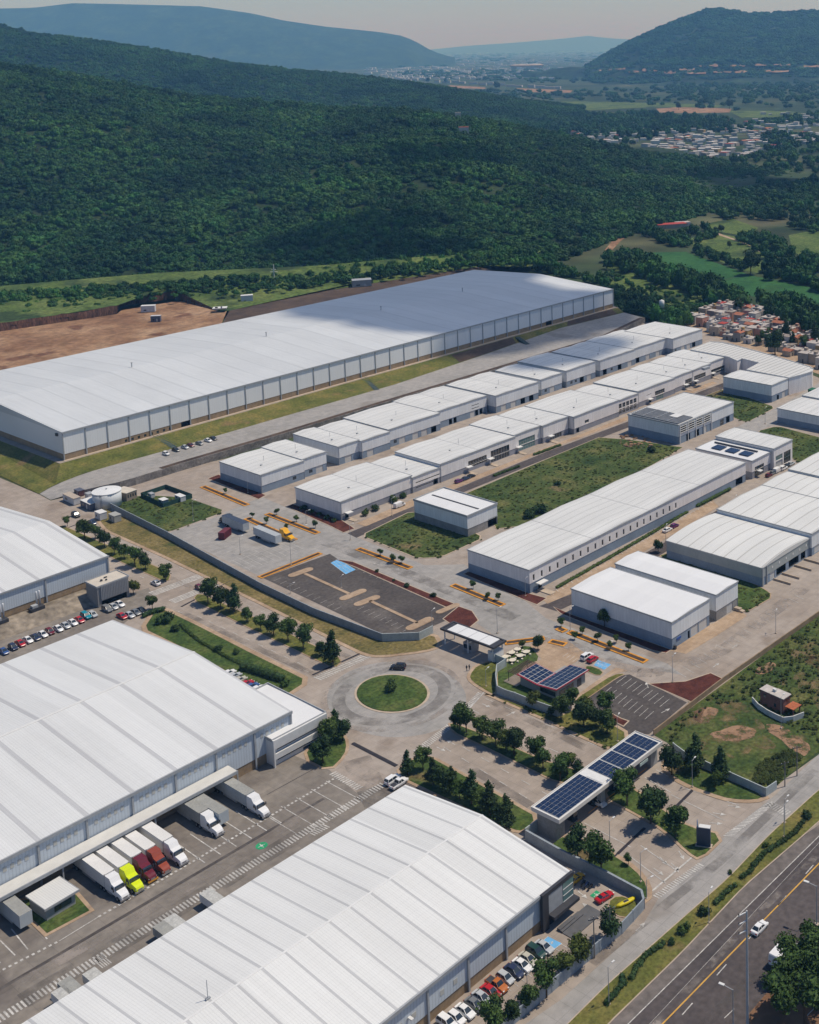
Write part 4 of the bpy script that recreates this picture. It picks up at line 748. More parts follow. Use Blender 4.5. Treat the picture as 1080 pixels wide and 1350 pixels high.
# curved building ----------------------------------------------------
C, la, lb = span((1017.5, 508), (1040, 499), (953, 496.7), 8.9)
building('warehouse_unit', 'grey hall with a navy base standing before the curved roof', C, 8.9, la, lb, 0, WALLC, BASEB, 3.4, ROOFW, 'Y', .3, parapet=.12, cat='warehouse unit', front=[(10, 13, .1, 3, 'd'), (5, 7, .1, 2.6, 'b')])
ring = [(961, 471), (972, 476), (978, 473), (1002, 479), (985, 488), (1040.3, 498.5), (1056, 494.5), (1071, 490), (1072, 487), (1068, 484), (1030, 472.5), (1000, 464), (970, 456), (953, 452), (937, 451), (911, 461.5)]
c0 = at(1017.5, 508, 8.9); r = thing('curved_building', 'curved corner building with a dark striped white roof', 'building', (c0.x, c0.y, 0), RZ)
Ri = Matrix.Rotation(-RZ, 4, 'Z'); RG = [Ri @ (at(x, y, 8.9)-Vector((c0.x, c0.y, 8.9))) for x, y in ring]
MB().prism(RG, 0, 8.9, False).build('wall', WALLP, r); mb = MB(); mb.prism([(p.x, p.y) for p in RG], 8.85, 9.0); mb.build('roof', ROOFK, r)
pm = kerb_ring([Vector((p.x, p.y, 8.9)) for p in RG], .25, .45); pm.build('parapet', TRIMW, r)
put(r, 'window', GLASS, (19, 24, .1, .35, 4, 5.2)); put(r, 'roof_unit', TRIM, (4, 9, 44, 46, 9, 10.2))
# small hall
C, la, lb = span((616, 681), (655.6, 664.4), (546, 659), 8)
r = building('warehouse_unit', 'small free standing grey hall on the green plot', C, 8, la, lb, 0, WALLC, BASEG, 3.1, ROOFW2, 'Y', .2, parapet=.5, cat='warehouse unit', front=[(10.5, 15.2, .1, 3.4, 'b')])
put(r, 'roof_slot', CHAR, (7.0, 7.7, 1.5, 27, 8.2, 8.35))
# louvred hall
C, la, lb = span((894.7, 560.8), (970.8, 530.8), (827.5, 546.7), 9)
r = building('warehouse_unit', 'hall with white louvres and a half open skeleton roof', C, 9, la, lb, 0, WALLC, BASEB, 3.6, ROOFW, 'Y', .3, parapet=.3, cat='warehouse unit', front=[(1+k*6.2, 6+k*6.2, 4.6, 8.4, 'b') for k in range(4)]+[(6, 9, .1, 3.2, 'b'), (13, 16, .1, 3.2, 'b'), (20, 22, .1, 3.2, 'd'), (33, 36, .1, 3, 'w'), (38, 41, .1, 3.2, 'b')])
for z in (5.1, 6.1, 7.1, 8.1): put(r, 'louvre', TRIMW, (.6, 25.6, -.34, -.1, z-.14, z+.14))
for k in range(5): put(r, 'post', TRIMW, (.6+k*6.2, .95+k*6.2, -.4, -.12, 0, 9.1))
put(r, 'roof_opening', mat('slatted_shade', (.13, .135, .15), .7, .3, .5), (1, 12.5, 1, 28, 9.35, 9.42))
for k in range(9): put(r, 'rafter', TRIM, (1+k*1.4, 1.25+k*1.4, 1, 28, 9.43, 9.62))
for y in (7, 14, 21): put(r, 'rafter', TRIM, (1, 12.5, y, y+.3, 9.63, 9.78))
put(r, 'roof_patch', TRIMW, (7, 12, 6, 10.5, 9.8, 9.88))
# windowed block
C, la, lb = span((697.8, 751.6), (984.3, 610), (616.7, 724.4), 8.2)
r = building('warehouse_block', 'long pale block with a line of narrow dark windows', C, 8.2, la, lb, 0, WALLP, BASEB, 3.3, ROOFW, 'Y', .5, seams=4, parapet=.12, cat='warehouse', front=[(1.6+k*3.95, 2.5+k*3.95, 3.9, 6.0, 'w') for k in range(21)]+[(4.2, 6, .1, 2.4, 'b'), (122, 127, .1, 3, 'b')])
put(r, 'door_canopy', TRIMW, (2.6, 6.6, -2.4, -.25, 2.6, 2.9)); put(r, 'ramp', KERB, (3, 5.6, -6.5, -.3, 0, .3))
C, la, lb = span((991.7, 608), (1020, 596.7), (918, 591), 7.8)
r = building('warehouse_unit', 'low white unit with three dark solar panels on its roof', C, 7.8, la, lb, 0, WALLP, BASEL, 3, ROOFW2, 'Y', .15, parapet=.25, cat='warehouse unit', front=[(2, 9, .2, 4.6, 'w')])
PV = mat('solar_cells', (.010, .021, .058), .25, .3, 2, spec=.6)
for k in range(3): put(r, 'solar_panel', PV, (3.2, 8.2, 4+k*7, 9+k*7, 8.3, 8.4))
put(r, 'roof_slot', CHAR, (10, 10.8, 4, 26, 8.1, 8.5)); put(r, 'door_canopy', TRIMW, (3.2, 5.4, -2, -.25, 2.6, 2.9))
C, la, lb = span((1020.3, 591.7), (1045.8, 579.7), (944, 575), 9.3)
building('warehouse_unit', 'taller white unit with pinkish shutters behind the solar roof', C, 9.3, la, lb, 0, WALLP, None, 0, ROOFW, 'Y', .3, parapet=.15, cat='warehouse unit', front=[(1.5, 7, .3, 3, 'd'), (1.5, 7, 3.4, 5.5, 'g'), (8, 13.5, .3, 5.5, 'w')])
# twin white hall
C, la, lb = span((885.6, 820.4), (936, 789.5), (753.2, 775.8), 8.8)
r = building('warehouse_unit', 'white hall with a blue grey base beside the long mulch bed', C, 8.8, la, lb, 0, WALLC, BASEB, 3.5, ROOFW2, 'Y', .45, parapet=.1, cat='warehouse unit', front=[(9.8, 13.6, .1, 3.2, 'd'), (14, 18.4, .1, 3.2, 'd'), (8.2, 9.2, .1, 2.6, 'b')])
put(r, 'sign_board', mat('blue_sign', (.03, .08, .3), .6, .1, 1), (2.4, 4.6, -.06, .1, 2.1, 2.7)); put(r, 'meter_box', CHAR, (.6, 1.3, -.8, -.1, 0, 1.2))
C, la, lb = span((944, 784.3), (972.8, 766.2), (806, 745.7), 8.8)
r = building('warehouse_unit', 'white hall joined behind the mulch bed hall, with a stair', C, 8.8, la, lb, 0, WALLC, BASEG, 3.3, ROOFW2, 'Y', .5, parapet=.1, cat='warehouse unit', front=[(6, 9.4, .1, 3, 'd')])
put(r, 'stair', KERB, (9.6, 11, -3.6, -.2, 0, .5), (9.6, 11, -2.4, -.2, .5, 1))
# loading hall
C, la, lb = span((1005, 748.7), (1066.8, 707), (879.4, 712), 6.6)
r = building('loading_hall', 'loading hall with three open dock bays and a dark base wall', C, 6.6, la, lb, 0, mat('sage_panel_wall', (.33, .36, .36), .6, .06, .2, scale2=1), BASEB, 3.0, ROOFF, 'Y', 1.3, 10, parapet=0, cat='warehouse', front=[(5, 8, .3, 3, 'd'), (9, 15, .3, 3.1, 'b'), (17, 23.5, .3, 3.1, 'b'), (25, 28, .3, 3.1, 'b')])
for x in (6.5, 12, 20, 26.5): put(r, 'ramp_wall', KERB, (x, x+.35, -7, -.2, 0, .7)); 
for k in range(6): put(r, 'wall_light', TRIMW, (6+k*4.4, 6.7+k*4.4, -.06, -.01, 4.3, 5))
put(r, 'pier', TRIM, (-.1, .5, -.3, -.02, 0, 6.7), (2.5, 2.8, -.3, -.02, 0, 6.5), (31.3, 32, -.3, -.02, 0, 6.9))
C = at(1070.4, 703.7, 8.3); lb = (at(945.6, 671.3, 8.3)-C).dot(B); la = (at(1006.7, 640, 8.3)-at(945.6, 671.3, 8.3)).dot(A)
building('loading_hall', 'taller white hall behind the loading hall, at the frame edge', C, 8.3, la, lb, 0, WALLC, BASEB, 3, ROOFF, 'Y', .6, parapet=.1, cat='warehouse', front=[(2, 8, .3, 3, 'd')])
C2 = C+A*(la+.05); la2 = (at(1042, 622, 8.3)-at(1006.7, 640, 8.3)).dot(A)
building('loading_hall', 'white gridded roof hall two behind the loading hall', C2, 8.4, la2, lb, 0, WALLC, BASEB, 3, ROOFF, 'Y', .5, parapet=.1, cat='warehouse')
C3 = C2+A*(la2+.05)
building('loading_hall', 'third white hall behind the loading hall, slightly taller', C3, 9.2, 36, lb, 0, WALLC, BASEB, 3, ROOFF, 'Y', .5, parapet=.1, cat='warehouse')
bpt = at(1025, 538, 7.1); C = bpt-B*45
building('warehouse_unit', 'grey walled hall beside the paved lane at the frame edge', C, 7.1, 23, 45, 0, WALLC, BASEB, 2.8, ROOFW, 'Y', .3, parapet=.12, cat='warehouse unit')
building('warehouse_unit', 'white hall behind the grey walled hall by the green skip', C+A*23.1, 7.8, 30, 45, 0, WALLC, BASEB, 2.8, ROOFW, 'Y', .3, parapet=.12, cat='warehouse unit')
# ------------------------------------------------------------------ gates, canteen, small buildings
def frame_from(pts, z):
    P = [at(x, y, z) for x, y in pts]; c = P[0]; ux = (P[1]-P[0]); uy = (P[3]-P[0]); lx, ly = ux.length, uy.length
    return c, math.atan2(ux.y, ux.x), lx, ly
def pv_array(r, x0, x1, y0, y1, z, nx, ny, slope=0):
    mb = MB(); gx, gy = (x1-x0)/nx, (y1-y0)/ny; fr = MB()
    for i in range(nx):
        for j in range(ny): mb.box(x0+i*gx+.03, x0+(i+1)*gx-.03, y0+j*gy+.03, y0+(j+1)*gy-.03, z+.06, z+.1)
    fr.box(x0, x1, y0, y1, z, z+.07)
    o = fr.build('solar_array', TRIMW, r); mb.build('solar_cells', PV, o); return o
c, rz, lx, ly = frame_from([(737, 1080.5), (872.5, 977.7), (843, 965.5), (706.5, 1060)], 6)
r = thing('entrance_gate', 'wide entrance gate building roofed with solar panels', 'gatehouse', (c.x, c.y, 0), rz)
put(r, 'roof', TRIMW, (0, lx, 0, ly, 5.35, 5.75)); put(r, 'roof_fascia', mat('gate_white', (.60, .58, .55), .7, .06, .4), (-.15, lx+.15, -.2, 0, 5.0, 6.0), (-.15, lx+.15, ly, ly+.2, 5.2, 6.0), (-.15, 0, 0, ly, 5.0, 6.0), (lx, lx+.15, 0, ly, 5.0, 6.0))
pv_array(r, .6, lx*.42, .5, ly-.4, 5.8, 10, 6)
for k in range(4): pv_array(r, lx*(.5+k*.123), lx*(.613+k*.123), .4, ly-.4, 5.8, 4, 5)
put(r, 'roof_box', TRIMW, (lx*.43, lx*.49, 1, 6, 5.75, 5.85))
for x0, x1 in ((.4, 3.2), (lx*.42, lx*.46), (lx*.72, lx*.75), (lx-3, lx-.3)): put(r, 'pier', BASEG if x0 < 1 else TRIM, (x0, x1, 1.2, ly-1.2, 0, 5.35))
for k in range(4): put(r, 'booth', GLASS, (lx*.2+k*lx*.19, lx*.2+1.4+k*lx*.19, 2.5, 5, 0, 2.6))
for k in range(5): put(r, 'barrier', YEL, (5+k*6.4, 8.4+k*6.4, 1.0, 1.08, .95, 1.05)) 
for x0 in (lx*.5, lx*.62, lx*.76): put(r, 'sign_panel', mat('pale_green_sign', (.38, .47, .45), .5, .1, 1), (x0, x0+3.2, -.35, -.21, 4.0, 4.7))
c, rz, lx, ly = frame_from([(650.7, 854), (668, 844), (604.4, 817), (584, 826)], 5.2)
r = thing('guard_canopy', 'black framed guard canopy over the inner checkpoint lanes', 'canopy', (c.x, c.y, 0), rz)
put(r, 'roof_frame', CHAR, (0, lx, 0, .7, 4.6, 5.2), (0, lx, ly-.7, ly, 4.6, 5.2), (0, .5, .7, ly-.7, 4.6, 5.2), (lx-.5, lx, .7, ly-.7, 4.6, 5.2), (.5, lx-.5, .7, 2.2, 4.8, 5.0), (.5, lx-.5, ly-2.2, ly-.7, 4.8, 5.0))
for k in range(4): put(r, 'roof_panel', ROOFW2, (.55, lx-.55, 2.25+k*(ly-4.5)/4, 2.2+(k+1)*(ly-4.5)/4-.12, 4.9, 5.12))
for x in (.6, lx-.9):
    for y in (1, ly*.5, ly-1.3): put(r, 'post', TRIMW, (x, x+.3, y, y+.3, 0, 4.6))
put(r, 'booth', mat('booth_wall', (.3, .3, .31), .7, .1, 1), (1.2, lx-1.6, ly*.45, ly*.62, 0, 2.7)); put(r, 'booth', TRIMW, (.8, lx-.8, .6, 3.2, 0, 2.8)); put(r, 'window', GLASS, (1.0, 1.19, ly*.47, ly*.6, 1, 2.2))
c, rz, lx, ly = frame_from([(734, 912.6), (778.5, 885), (728, 861), (682, 890)], 3)
r = thing('canteen', 'single storey canteen with a butterfly solar roof and red trim', 'building', (c.x, c.y, 0), rz)
CW = mat('canteen_wall', (.27, .28, .28), .8, .1, .5)
put(r, 'wall', CW, (.8, lx*.9, .8, ly*.55, 0, 2.7), (.8, lx*.45, ly*.55, ly*.95, 0, 2.6)); put(r, 'window', GLASS, (.72, .79, 1.2, ly*.45, .8, 2.2), (2, lx*.55, .72, .79, .7, 2.2)); put(r, 'door', CHAR, (lx*.66, lx*.78, .7, .79, .05, 2.3))
RED = mat('red_fascia', (.25, .025, .04), .5, .1, 1)
for (x0, x1, y0, y1, zz, tl) in ((0, lx*.98, 0, ly*.48, 3.0, .10), (0, lx*.55, ly*.48, ly*.98, 3.0, -.09)):
    T = Matrix.Translation((0, ly*.48, zz-.35)) @ Matrix.Rotation(-tl if tl > 0 else -tl, 4, 'X') @ Matrix.Translation((0, -ly*.48, 0))
    MB().box(x0-.2, x1, y0, y1, 0, .22, M=T).build('roof', RED, r)
    m2 = MB(); nx, ny = int((x1-x0)/1.5), 4; gx = (x1-x0-.8)/nx; gy = (y1-y0-.6)/ny
    for i in range(nx):
        for j in range(ny): m2.box(x0+.4+i*gx+.07, x0+.4+(i+1)*gx-.07, y0+.3+j*gy+.08, y0+.3+(j+1)*gy-.08, .3, .36, M=T)
    m3_ = MB().box(x0+.3, x1-.3, y0+.25, y1-.25, .225, .30, M=T); o = m3_.build('solar_array', TRIMW, r); m2.build('solar_cells', PV, o)
for k in range(14): put(r, 'pergola_slat', mat('brown_timber', (.07, .045, .035), .8, .2, 1), (lx*.02+k*.62, lx*.02+.28+k*.62, ly*.99, ly*1.25, 2.9, 3.02))
for x, y in ((.3, ly*1.22), (8, ly*1.22)): put(r, 'post', CHAR, (x, x+.14, y, y+.14, 0, 2.9))
put(r, 'patio', KERB, (-.6, 9, ly*.97, ly*1.3, 0, .14))
c, rz, lx, ly = frame_from([(1032.8, 922), (1042, 916), (1017.8, 901.7), (1006.7, 906.7)], 4.2)
r = thing('brick_house', 'two storey brick house with a flat roof in the rough field', 'house', (c.x, c.y, 0), rz)
BR = mat('brick_red', (.17, .085, .07), .9, .2, 1, scale2=4)
put(r, 'wall', BR, (0, lx, 0, ly, 0, 4.2)); put(r, 'roof', mat('pale_flat_roof', (.46, .42, .39), .9, .15, .8), (-.25, lx+.25, -.25, ly*.55, 4.2, 4.4), (-.15, lx+.1, ly*.55, ly+.2, 4.21, 4.36)); put(r, 'tank', TRIMW, (lx*.4, lx*.6, ly*.45, ly*.58, 4.41, 5.1)); put(r, 'window', GLASS, (lx*.5, lx*.8, -.05, .02, 2.6, 3.6)); put(r, 'window', GLASS, (-.05, .02, ly*.75, ly*.85, 2.6, 3.5)); put(r, 'window', GLASS, (-.05, .02, ly*.3, ly*.4, 1, 2))
mb = MB(); mb.box(lx*.1, lx*1.25, -3.2, -.3, 2.0, 2.18); mb.build('porch_roof', mat('terracotta', (.36, .11, .05), .85, .2, 1.5), r); put(r, 'post', BR, (lx*.15, lx*.15+.3, -3, -2.7, 0, 2), (lx*1.1, lx*1.1+.3, -3, -2.7, 0, 2))
c, rz, lx, ly = frame_from([(59, 1199), (103.7, 1172.4), (80.6, 1155), (35, 1180)], 3.3)
r = thing('dispatch_office', 'small white roofed dispatch office between the docked trailers', 'kiosk', (c.x, c.y, 0), rz)
put(r, 'wall', CW, (.5, lx-.6, .5, ly-.5, .1, 2.9)); put(r, 'roof', striped('kiosk_roof', (.62, .62, .6), 'X', 0, 1, (.5,)*3, rib=.5, ribamp=.12), (0, lx, 0, ly, 2.95, 3.25)); put(r, 'gutter', TRIM, (-.12, lx+.12, -.14, -.01, 2.8, 3.3), (lx+.01, lx+.14, 0, ly, 2.8, 3.3)); put(r, 'window', GLASS, (lx*.3, lx*.8, .42, .49, 1, 2.2)); put(r, 'plinth', KERB, (.2, lx-.3, .2, ly-.2, 0, .12))
lawn('lawn', [(20, 1190), (62, 1231), (118, 1201), (100, 1180), (60, 1210), (40, 1186)], GRASSD, 'small grass bed round the dispatch office', .8, rnd=0)
# ------------------------------------------------------------------ walls and fences
def wall_run(name, label, pts, h, th, m, cat='wall', posts=None, pm=None, z=0):
    P = pp(pts, z); mb = MB(); ps = MB()
    for a, b in zip(P, P[1:]):
        n = (b-a).normalized().cross(UP)*th/2; e = (b-a).normalized()*th*.0
        mb.prism([a-n, b-n, b+n, a+n], 0, h)
        if posts:
            k = max(1, int((b-a).length/posts))
            for i in range(k): p = a.lerp(b, i/k); d = (b-a).normalized()*.12; q = n.normalized()*(th/2+.06); ps.prism([p-d-q, p+d-q, p+d+q, p-d+q], 0, h+.08)
    c = P[0]; r = thing(name, label, cat, c)
    for b_, nm, mm in ((mb, 'panel', m), (ps, 'post', pm or m)):
        if b_.v: b_.v = [(x-c.x, y-c.y, zz-c.z) for x, y, zz in b_.v]; b_.build(nm, mm, r)
    return r
FG = mat('fence_grey', (.25, .285, .32), .7, .1, .5, scale2=2); FW = mat('fence_pale', (.36, .40, .40), .7, .1, .5, scale2=2)
wall_run('boundary_wall', 'long blue grey boundary wall between the dry strip and the truck lot', [(137, 667), (220, 709), (345, 778.5), (415, 812), (504.5, 846)], 2.6, .25, FG, posts=4)
wall_run('boundary_wall', 'pale end of the boundary wall bending round the dark lot', [(504.8, 846), (553, 844.2), (571, 835)], 2.6, .25, FW, posts=4)
wall_run('curved_wall', 'pale curved wall round the canteen lawn', [(645, 868), (652, 872), (667, 879), (655.5, 886.5), (654, 900), (656, 915), (666, 920), (679, 924), (701, 933), (735, 945), (742, 944)], 2.5, .25, FW, posts=4)
wall_run('boundary_wall', 'grey fence between the front warehouse car park and the frontage road', [(655, 1372), (677, 1351), (775, 1267.5), (820, 1231), (849, 1199)], 2.5, .25, FG, posts=3)
wall_run('boundary_wall', 'grey wall above the red car at the entrance lawn', [(849, 1198.5), (846, 1187), (800, 1162), (740, 1133), (694, 1107)], 2.4, .5, FG)
wall_run('boundary_wall', 'pale wall behind the trees at the entrance corner', [(888, 990), (904, 1002), (940, 1018.5), (1010, 1050), (1024, 1040.5)], 2.2, .25, FW, posts=5)
wall_run('boundary_wall', 'low tan wall between the estate and the rough field', [(862, 969.5), (956, 898), (1085, 808), (1300, 697)], 1.5, .3, mat('tan_wall', (.25, .18, .115), .9, .2, .5, coord='World'))
wall_run('garden_wall', 'low white garden wall round the brick house', [(992, 926), (1000, 935), (1012, 943), (1024, 949), (1033, 953), (1045.6, 951.5), (1060, 946)], 1.6, .25, mat('white_wall', (.55, .55, .53), .85, .2, .6, coord='World'))
wall_run('site_hoarding', 'dark green hoarding round the small site compound', [(186, 655.5), (219, 644.5), (253.5, 657), (215.5, 669.5), (186, 655.5)], 1.9, .1, mat('green_hoarding', (.02, .06, .05), .8, .2, 1))
wall_run('pier_wall', 'short white wall beside the entrance gate pier', [(693, 1106), (709, 1094)], 2.6, .3, FW)
wall_run('pier_wall', 'small pale annex wall at the far end of the entrance gate', [(873, 1003), (880, 997), (886, 1000)], 2.4, .3, FW)
# ------------------------------------------------------------------ tank, cabins, towers
c = at(142, 666.5); r = thing('water_tank', 'large white cylindrical water tank beside the site cabins', 'tank', c)
MB().lathe([(5.4, 0), (5.4, 6.2)], 40).build('shell', mat('tank_white', (.56, .585, .60), .45, .05, .3, scale2=1.4, stretch=(1, 1, 3)), r, smooth=True); MB().lathe([(5.55, 6.1), (5.55, 6.35), (2.5, 6.75), (.05, 6.9)], 40).build('lid', mat('tank_lid', (.66, .67, .67), .5, .05, .4), r)
MB().lathe([(.35, 6.8), (.35, 7.2), (.02, 7.2)], 10).build('hatch', TRIM, r); put(r, 'ladder', TRIM, (-.3, -.2, -5.65, -5.5, 0, 6.6), (.2, .3, -5.65, -5.5, 0, 6.6))
c, rz, lx, ly = frame_from([(166.5, 650.5), (181, 645), (169, 637.6), (156.3, 644)], 3.6); r = thing('pump_house', 'small tan pump house beside the white tank', 'hut', (c.x, c.y, 0), rz)
put(r, 'wall', mat('tan_render', (.26, .21, .165), .9, .1, .6), (.15, lx-.15, .15, ly-.15, 0, 3.4)); put(r, 'roof', MATS['cream_roof'], (0, lx, 0, ly, 3.4, 3.6)); [put(r, 'window', GLASS, (lx*(.12+k*.22), lx*(.22+k*.22), .1, .16, 1.4, 2.6)) for k in range(4)]
BD = (at(471, 858)-at(141, 698)).normalized(); BRZ = math.atan2(BD.y, BD.x)
def cabin(px, L, wd, h, m, rm, lb, rz=BRZ, z=0, cat='cabin', name='site_cabin'):
    p = at(*px, z); r = thing(name, lb, cat, p, rz)
    put(r, 'wall', m, (-L/2, L/2, -wd/2, wd/2, .25, h)); put(r, 'roof', rm, (-L/2-.1, L/2+.1, -wd/2-.1, wd/2+.1, h, h+.15)); put(r, 'window', GLASS, (-L*.3, -L*.1, -wd/2-.04, -wd/2+.02, 1.1, 2)); put(r, 'door', DOORW, (L*.1, L*.22, -wd/2-.04, -wd/2+.02, .3, 2.2)); put(r, 'skid', CHAR, (-L/2+.2, L/2-.2, -wd/2+.2, wd/2-.2, 0, .25)); return r
CBW = mat('cabin_white', (.5, .51, .53), .6, .08, .6); CBD = mat('cabin_dark', (.09, .10, .14), .6, .1, .6); CBT = mat('cabin_tan_roof', (.40, .34, .28), .8, .1, .6); CBG = mat('cabin_grey', (.33, .33, .31), .7, .1, .6)
cabin((95, 662), 9.5, 2.8, 2.8, CBW, CBT, 'long cabin with a tan roof nearest the upper road'); cabin((120, 669), 8, 4.5, 2.8, CBD, TRIMW, 'dark walled cabin with a white roof beside the tank'); cabin((133.5, 684), 4.2, 2.8, 2.9, CBW, TRIMW, 'small white cabin at the head of the boulevard'); cabin((152, 687), 4.6, 2.8, 2.8, CBG, CBG, 'grey cabin on the dry grass strip')
cabin((105, 653), 4, 2.4, 2.4, mat('rust_steel', (.10, .045, .045), .7, .3, 1), CBD, 'rusty dark store behind the site cabins', cat='store', name='store_box'); cabin((118, 657), 3, 2.2, 2.2, CBW, TRIM, 'pale pump box in front of the tank', cat='store', name='store_box')
cabin((216, 666), 3.4, 2.4, 2.5, mat('cabin_blue', (.05, .10, .14), .6, .1, 1), TRIMW, 'white roofed cabin at the near corner of the hoarding'); cabin((238, 660), 4.6, 2.2, 2.2, CBW, TRIMW, 'long white cabin inside the hoarding'); cabin((200, 656), 2.6, 1.6, 1.8, CBW, TRIM, 'small pale box inside the hoarding', cat='store', name='store_box')
cabin((196, 411), 9, 4, 4.4, CBW, TRIMW, 'white cabin on the bare earth platform', .15, 5); cabin((206, 424), 6, 3, 4, CBD, CBW, 'dark container on the bare earth platform', .1, 5); cabin((326, 399), 8, 4, 5.4, CBW, TRIMW, 'white site cabin behind the long warehouse', .3, 5); cabin((290, 407), 9, 6, .8, CBW, TRIMW, 'low white roofed shed at the end of the cut bank', .2, 7)
cabin((477, 377), 14, 8, 5, CBG, TRIM, 'grey shed behind the roof of the long warehouse', .3, 5, 'shed', 'shed')
p = at(873, 420); r = thing('water_tower', 'thin legged white water tower beyond the rear row', 'water tower', p)
for x, y in ((-1.2, -1.2), (1.2, -1.2), (1.2, 1.2), (-1.2, 1.2)): MB().tube((x*1.3, y*1.3, 0), (x, y, 8), .16).build('leg', TRIM, r)
MB().lathe([(1.7, 7.8), (1.7, 12), (.2, 12.8)], 16).build('tank', TRIMW, r, smooth=True)
p = at(362, 373, 8); r = thing('cross_mast', 'tall white mast with cross arms at the wood edge', 'mast', p); MB().tube((0, 0, 0), (0, 0, 14), .35).build('pole', TRIMW, r); MB().tube((-2.6, 0, 8.5), (2.6, 0, 8.5), .22).build('arm', TRIMW, r); MB().tube((-1.6, 0, 10.2), (1.6, 0, 10.2), .2).build('arm', TRIMW, r)
# ------------------------------------------------------------------ vehicles
def paint(n, c, rough=.28): return mat('car_paint_'+n, c, rough, .03, 3, spec=.6)
PC = dict(white=paint('white', (.72, .72, .72)), silver=paint('silver', (.42, .44, .46)), grey=paint('grey', (.16, .17, .18)), black=paint('black', (.015, .015, .018)), navy=paint('navy', (.02, .03, .075)), blue=paint('blue', (.04, .09, .25)), red=paint('red', (.42, .012, .02)), maroon=paint('maroon', (.13, .012, .02)), teal=paint('teal', (.0, .22, .30)), green=paint('green', (.015, .05, .045)), yellow=paint('yellow', (.75, .38, .01)), lime=paint('lime', (.62, .72, .0)), orange=paint('orange', (.42, .13, .03)), beige=paint('beige', (.45, .43, .36)), purple=paint('purple', (.12, .015, .12)), gold=paint('gold', (.5, .24, .02)), rust=paint('rust', (.27, .055, .025)))
TYRE = mat('tyre', (.018, .018, .018), .9, .1, 3); RIM = mat('rim', (.35, .35, .36), .4, .1, 3, metal=.6); LAMP = mat('headlight_lens', (.7, .7, .68), .2, .05, 3); TAIL = mat('tail_light', (.35, .01, .01), .3, .1, 3)
def ring6(x, zb, zt, hw, k=.88): zm = zb+(zt-zb)*.62; return [(x, -hw*.96, zb), (x, -hw, zm), (x, -hw*k, zt), (x, hw*k, zt), (x, hw, zm), (x, hw*.96, zb)]
def wheels(pr, xs, r, hw, wd=.22):
    for x in xs:
        for s in (1, -1):
            i = pr.add('wheel', MB().tube((x, s*(hw-wd), r), (x, s*hw, r), r, n=14), TYRE); pr.add('rim', MB().tube((x, s*(hw-.02), r), (x, s*(hw+.015), r), r*.6, n=10), RIM, i)
def make_car(st, cab, roof, xs, hw=.88, lz=.68):
    pr = Proto(); pr.add('body', MB().loft([ring6(*q) for q in st]), None, paint=True)
    (b0, b1, bz, bw), (t0, t1, tz, tw) = cab
    mb = MB(); mb.loft([[(b0, -bw, bz), (b1, -bw, bz), (b1, bw, bz), (b0, bw, bz)], [(t0, -tw, tz), (t1, -tw, tz), (t1, tw, tz), (t0, tw, tz)]]); g_ = pr.add('cabin_glass', mb, GLASS)
    mb = MB()
    mb.box(t0-.02, t1+.02, -tw-.02, tw+.02, tz-.02, tz+.05, .05, .05)
    for s in (-1, 1):
        for (xa, xb) in ((b0, t0), (b1, t1), ((b0+b1)/2, (t0+t1)/2)):
            mb.loft([[(xa-.05, s*(bw+.01), bz), (xa+.05, s*(bw+.01), bz), (xa+.05, s*(bw-.06), bz), (xa-.05, s*(bw-.06), bz)], [(xb-.05, s*(tw+.015), tz), (xb+.05, s*(tw+.015), tz), (xb+.05, s*(tw-.06), tz), (xb-.05, s*(tw-.06), tz)]])
    pr.add('roof', mb, None, paint=True)
    wheels(pr, xs, .33, hw+.01)
    xf, xr = st[-1][0], st[0][0]
    for s in (-1, 1): pr.add('headlight', MB().box(xf-.22, xf-.0, s*.62-.18, s*.62+.18, lz-.08, lz+.06), LAMP); pr.add('tail_light', MB().box(xr-.01, xr+.14, s*.66-.16, s*.66+.16, lz+.02, lz+.18), TAIL)
    return pr
SED = make_car([(-2.28, .4, .78, .72), (-2.15, .3, .96, .86), (-1.3, .25, 1.0, .9), (.95, .25, .96, .9), (1.7, .25, .86, .89), (2.12, .3, .74, .84), (2.27, .4, .6, .7)], ((-1.75, 1.1, .94, .8), (-1.05, .3, 1.44, .6)), 0, (-1.38, 1.38))
HAT = make_car([(-1.95, .4, .85, .74), (-1.85, .3, 1.0, .86), (-1.1, .25, 1.02, .88), (.9, .25, .98, .88), (1.5, .25, .86, .87), (1.88, .3, .74, .82), (2.0, .4, .6, .7)], ((-1.85, 1.05, .96, .79), (-1.5, .3, 1.5, .62)), 0, (-1.2, 1.22))
SUV = make_car([(-2.3, .5, 1.0, .8), (-2.2, .38, 1.12, .92), (-1.3, .32, 1.16, .94), (.95, .32, 1.12, .94), (1.75, .32, 1.04, .93), (2.15, .38, .9, .88), (2.3, .48, .72, .76)], ((-2.2, 1.05, 1.1, .85), (-1.9, .35, 1.74, .68)), 0, (-1.4, 1.4), .93, .85)
SPORT = make_car([(-2.2, .35, .78, .76), (-2.05, .26, .88, .9), (-1.2, .2, .9, .93), (.9, .2, .8, .92), (1.7, .2, .7, .9), (2.1, .24, .58, .84), (2.22, .34, .48, .7)], ((-1.6, .9, .82, .8), (-.8, .1, 1.18, .58)), 0, (-1.35, 1.32), .91, .58)
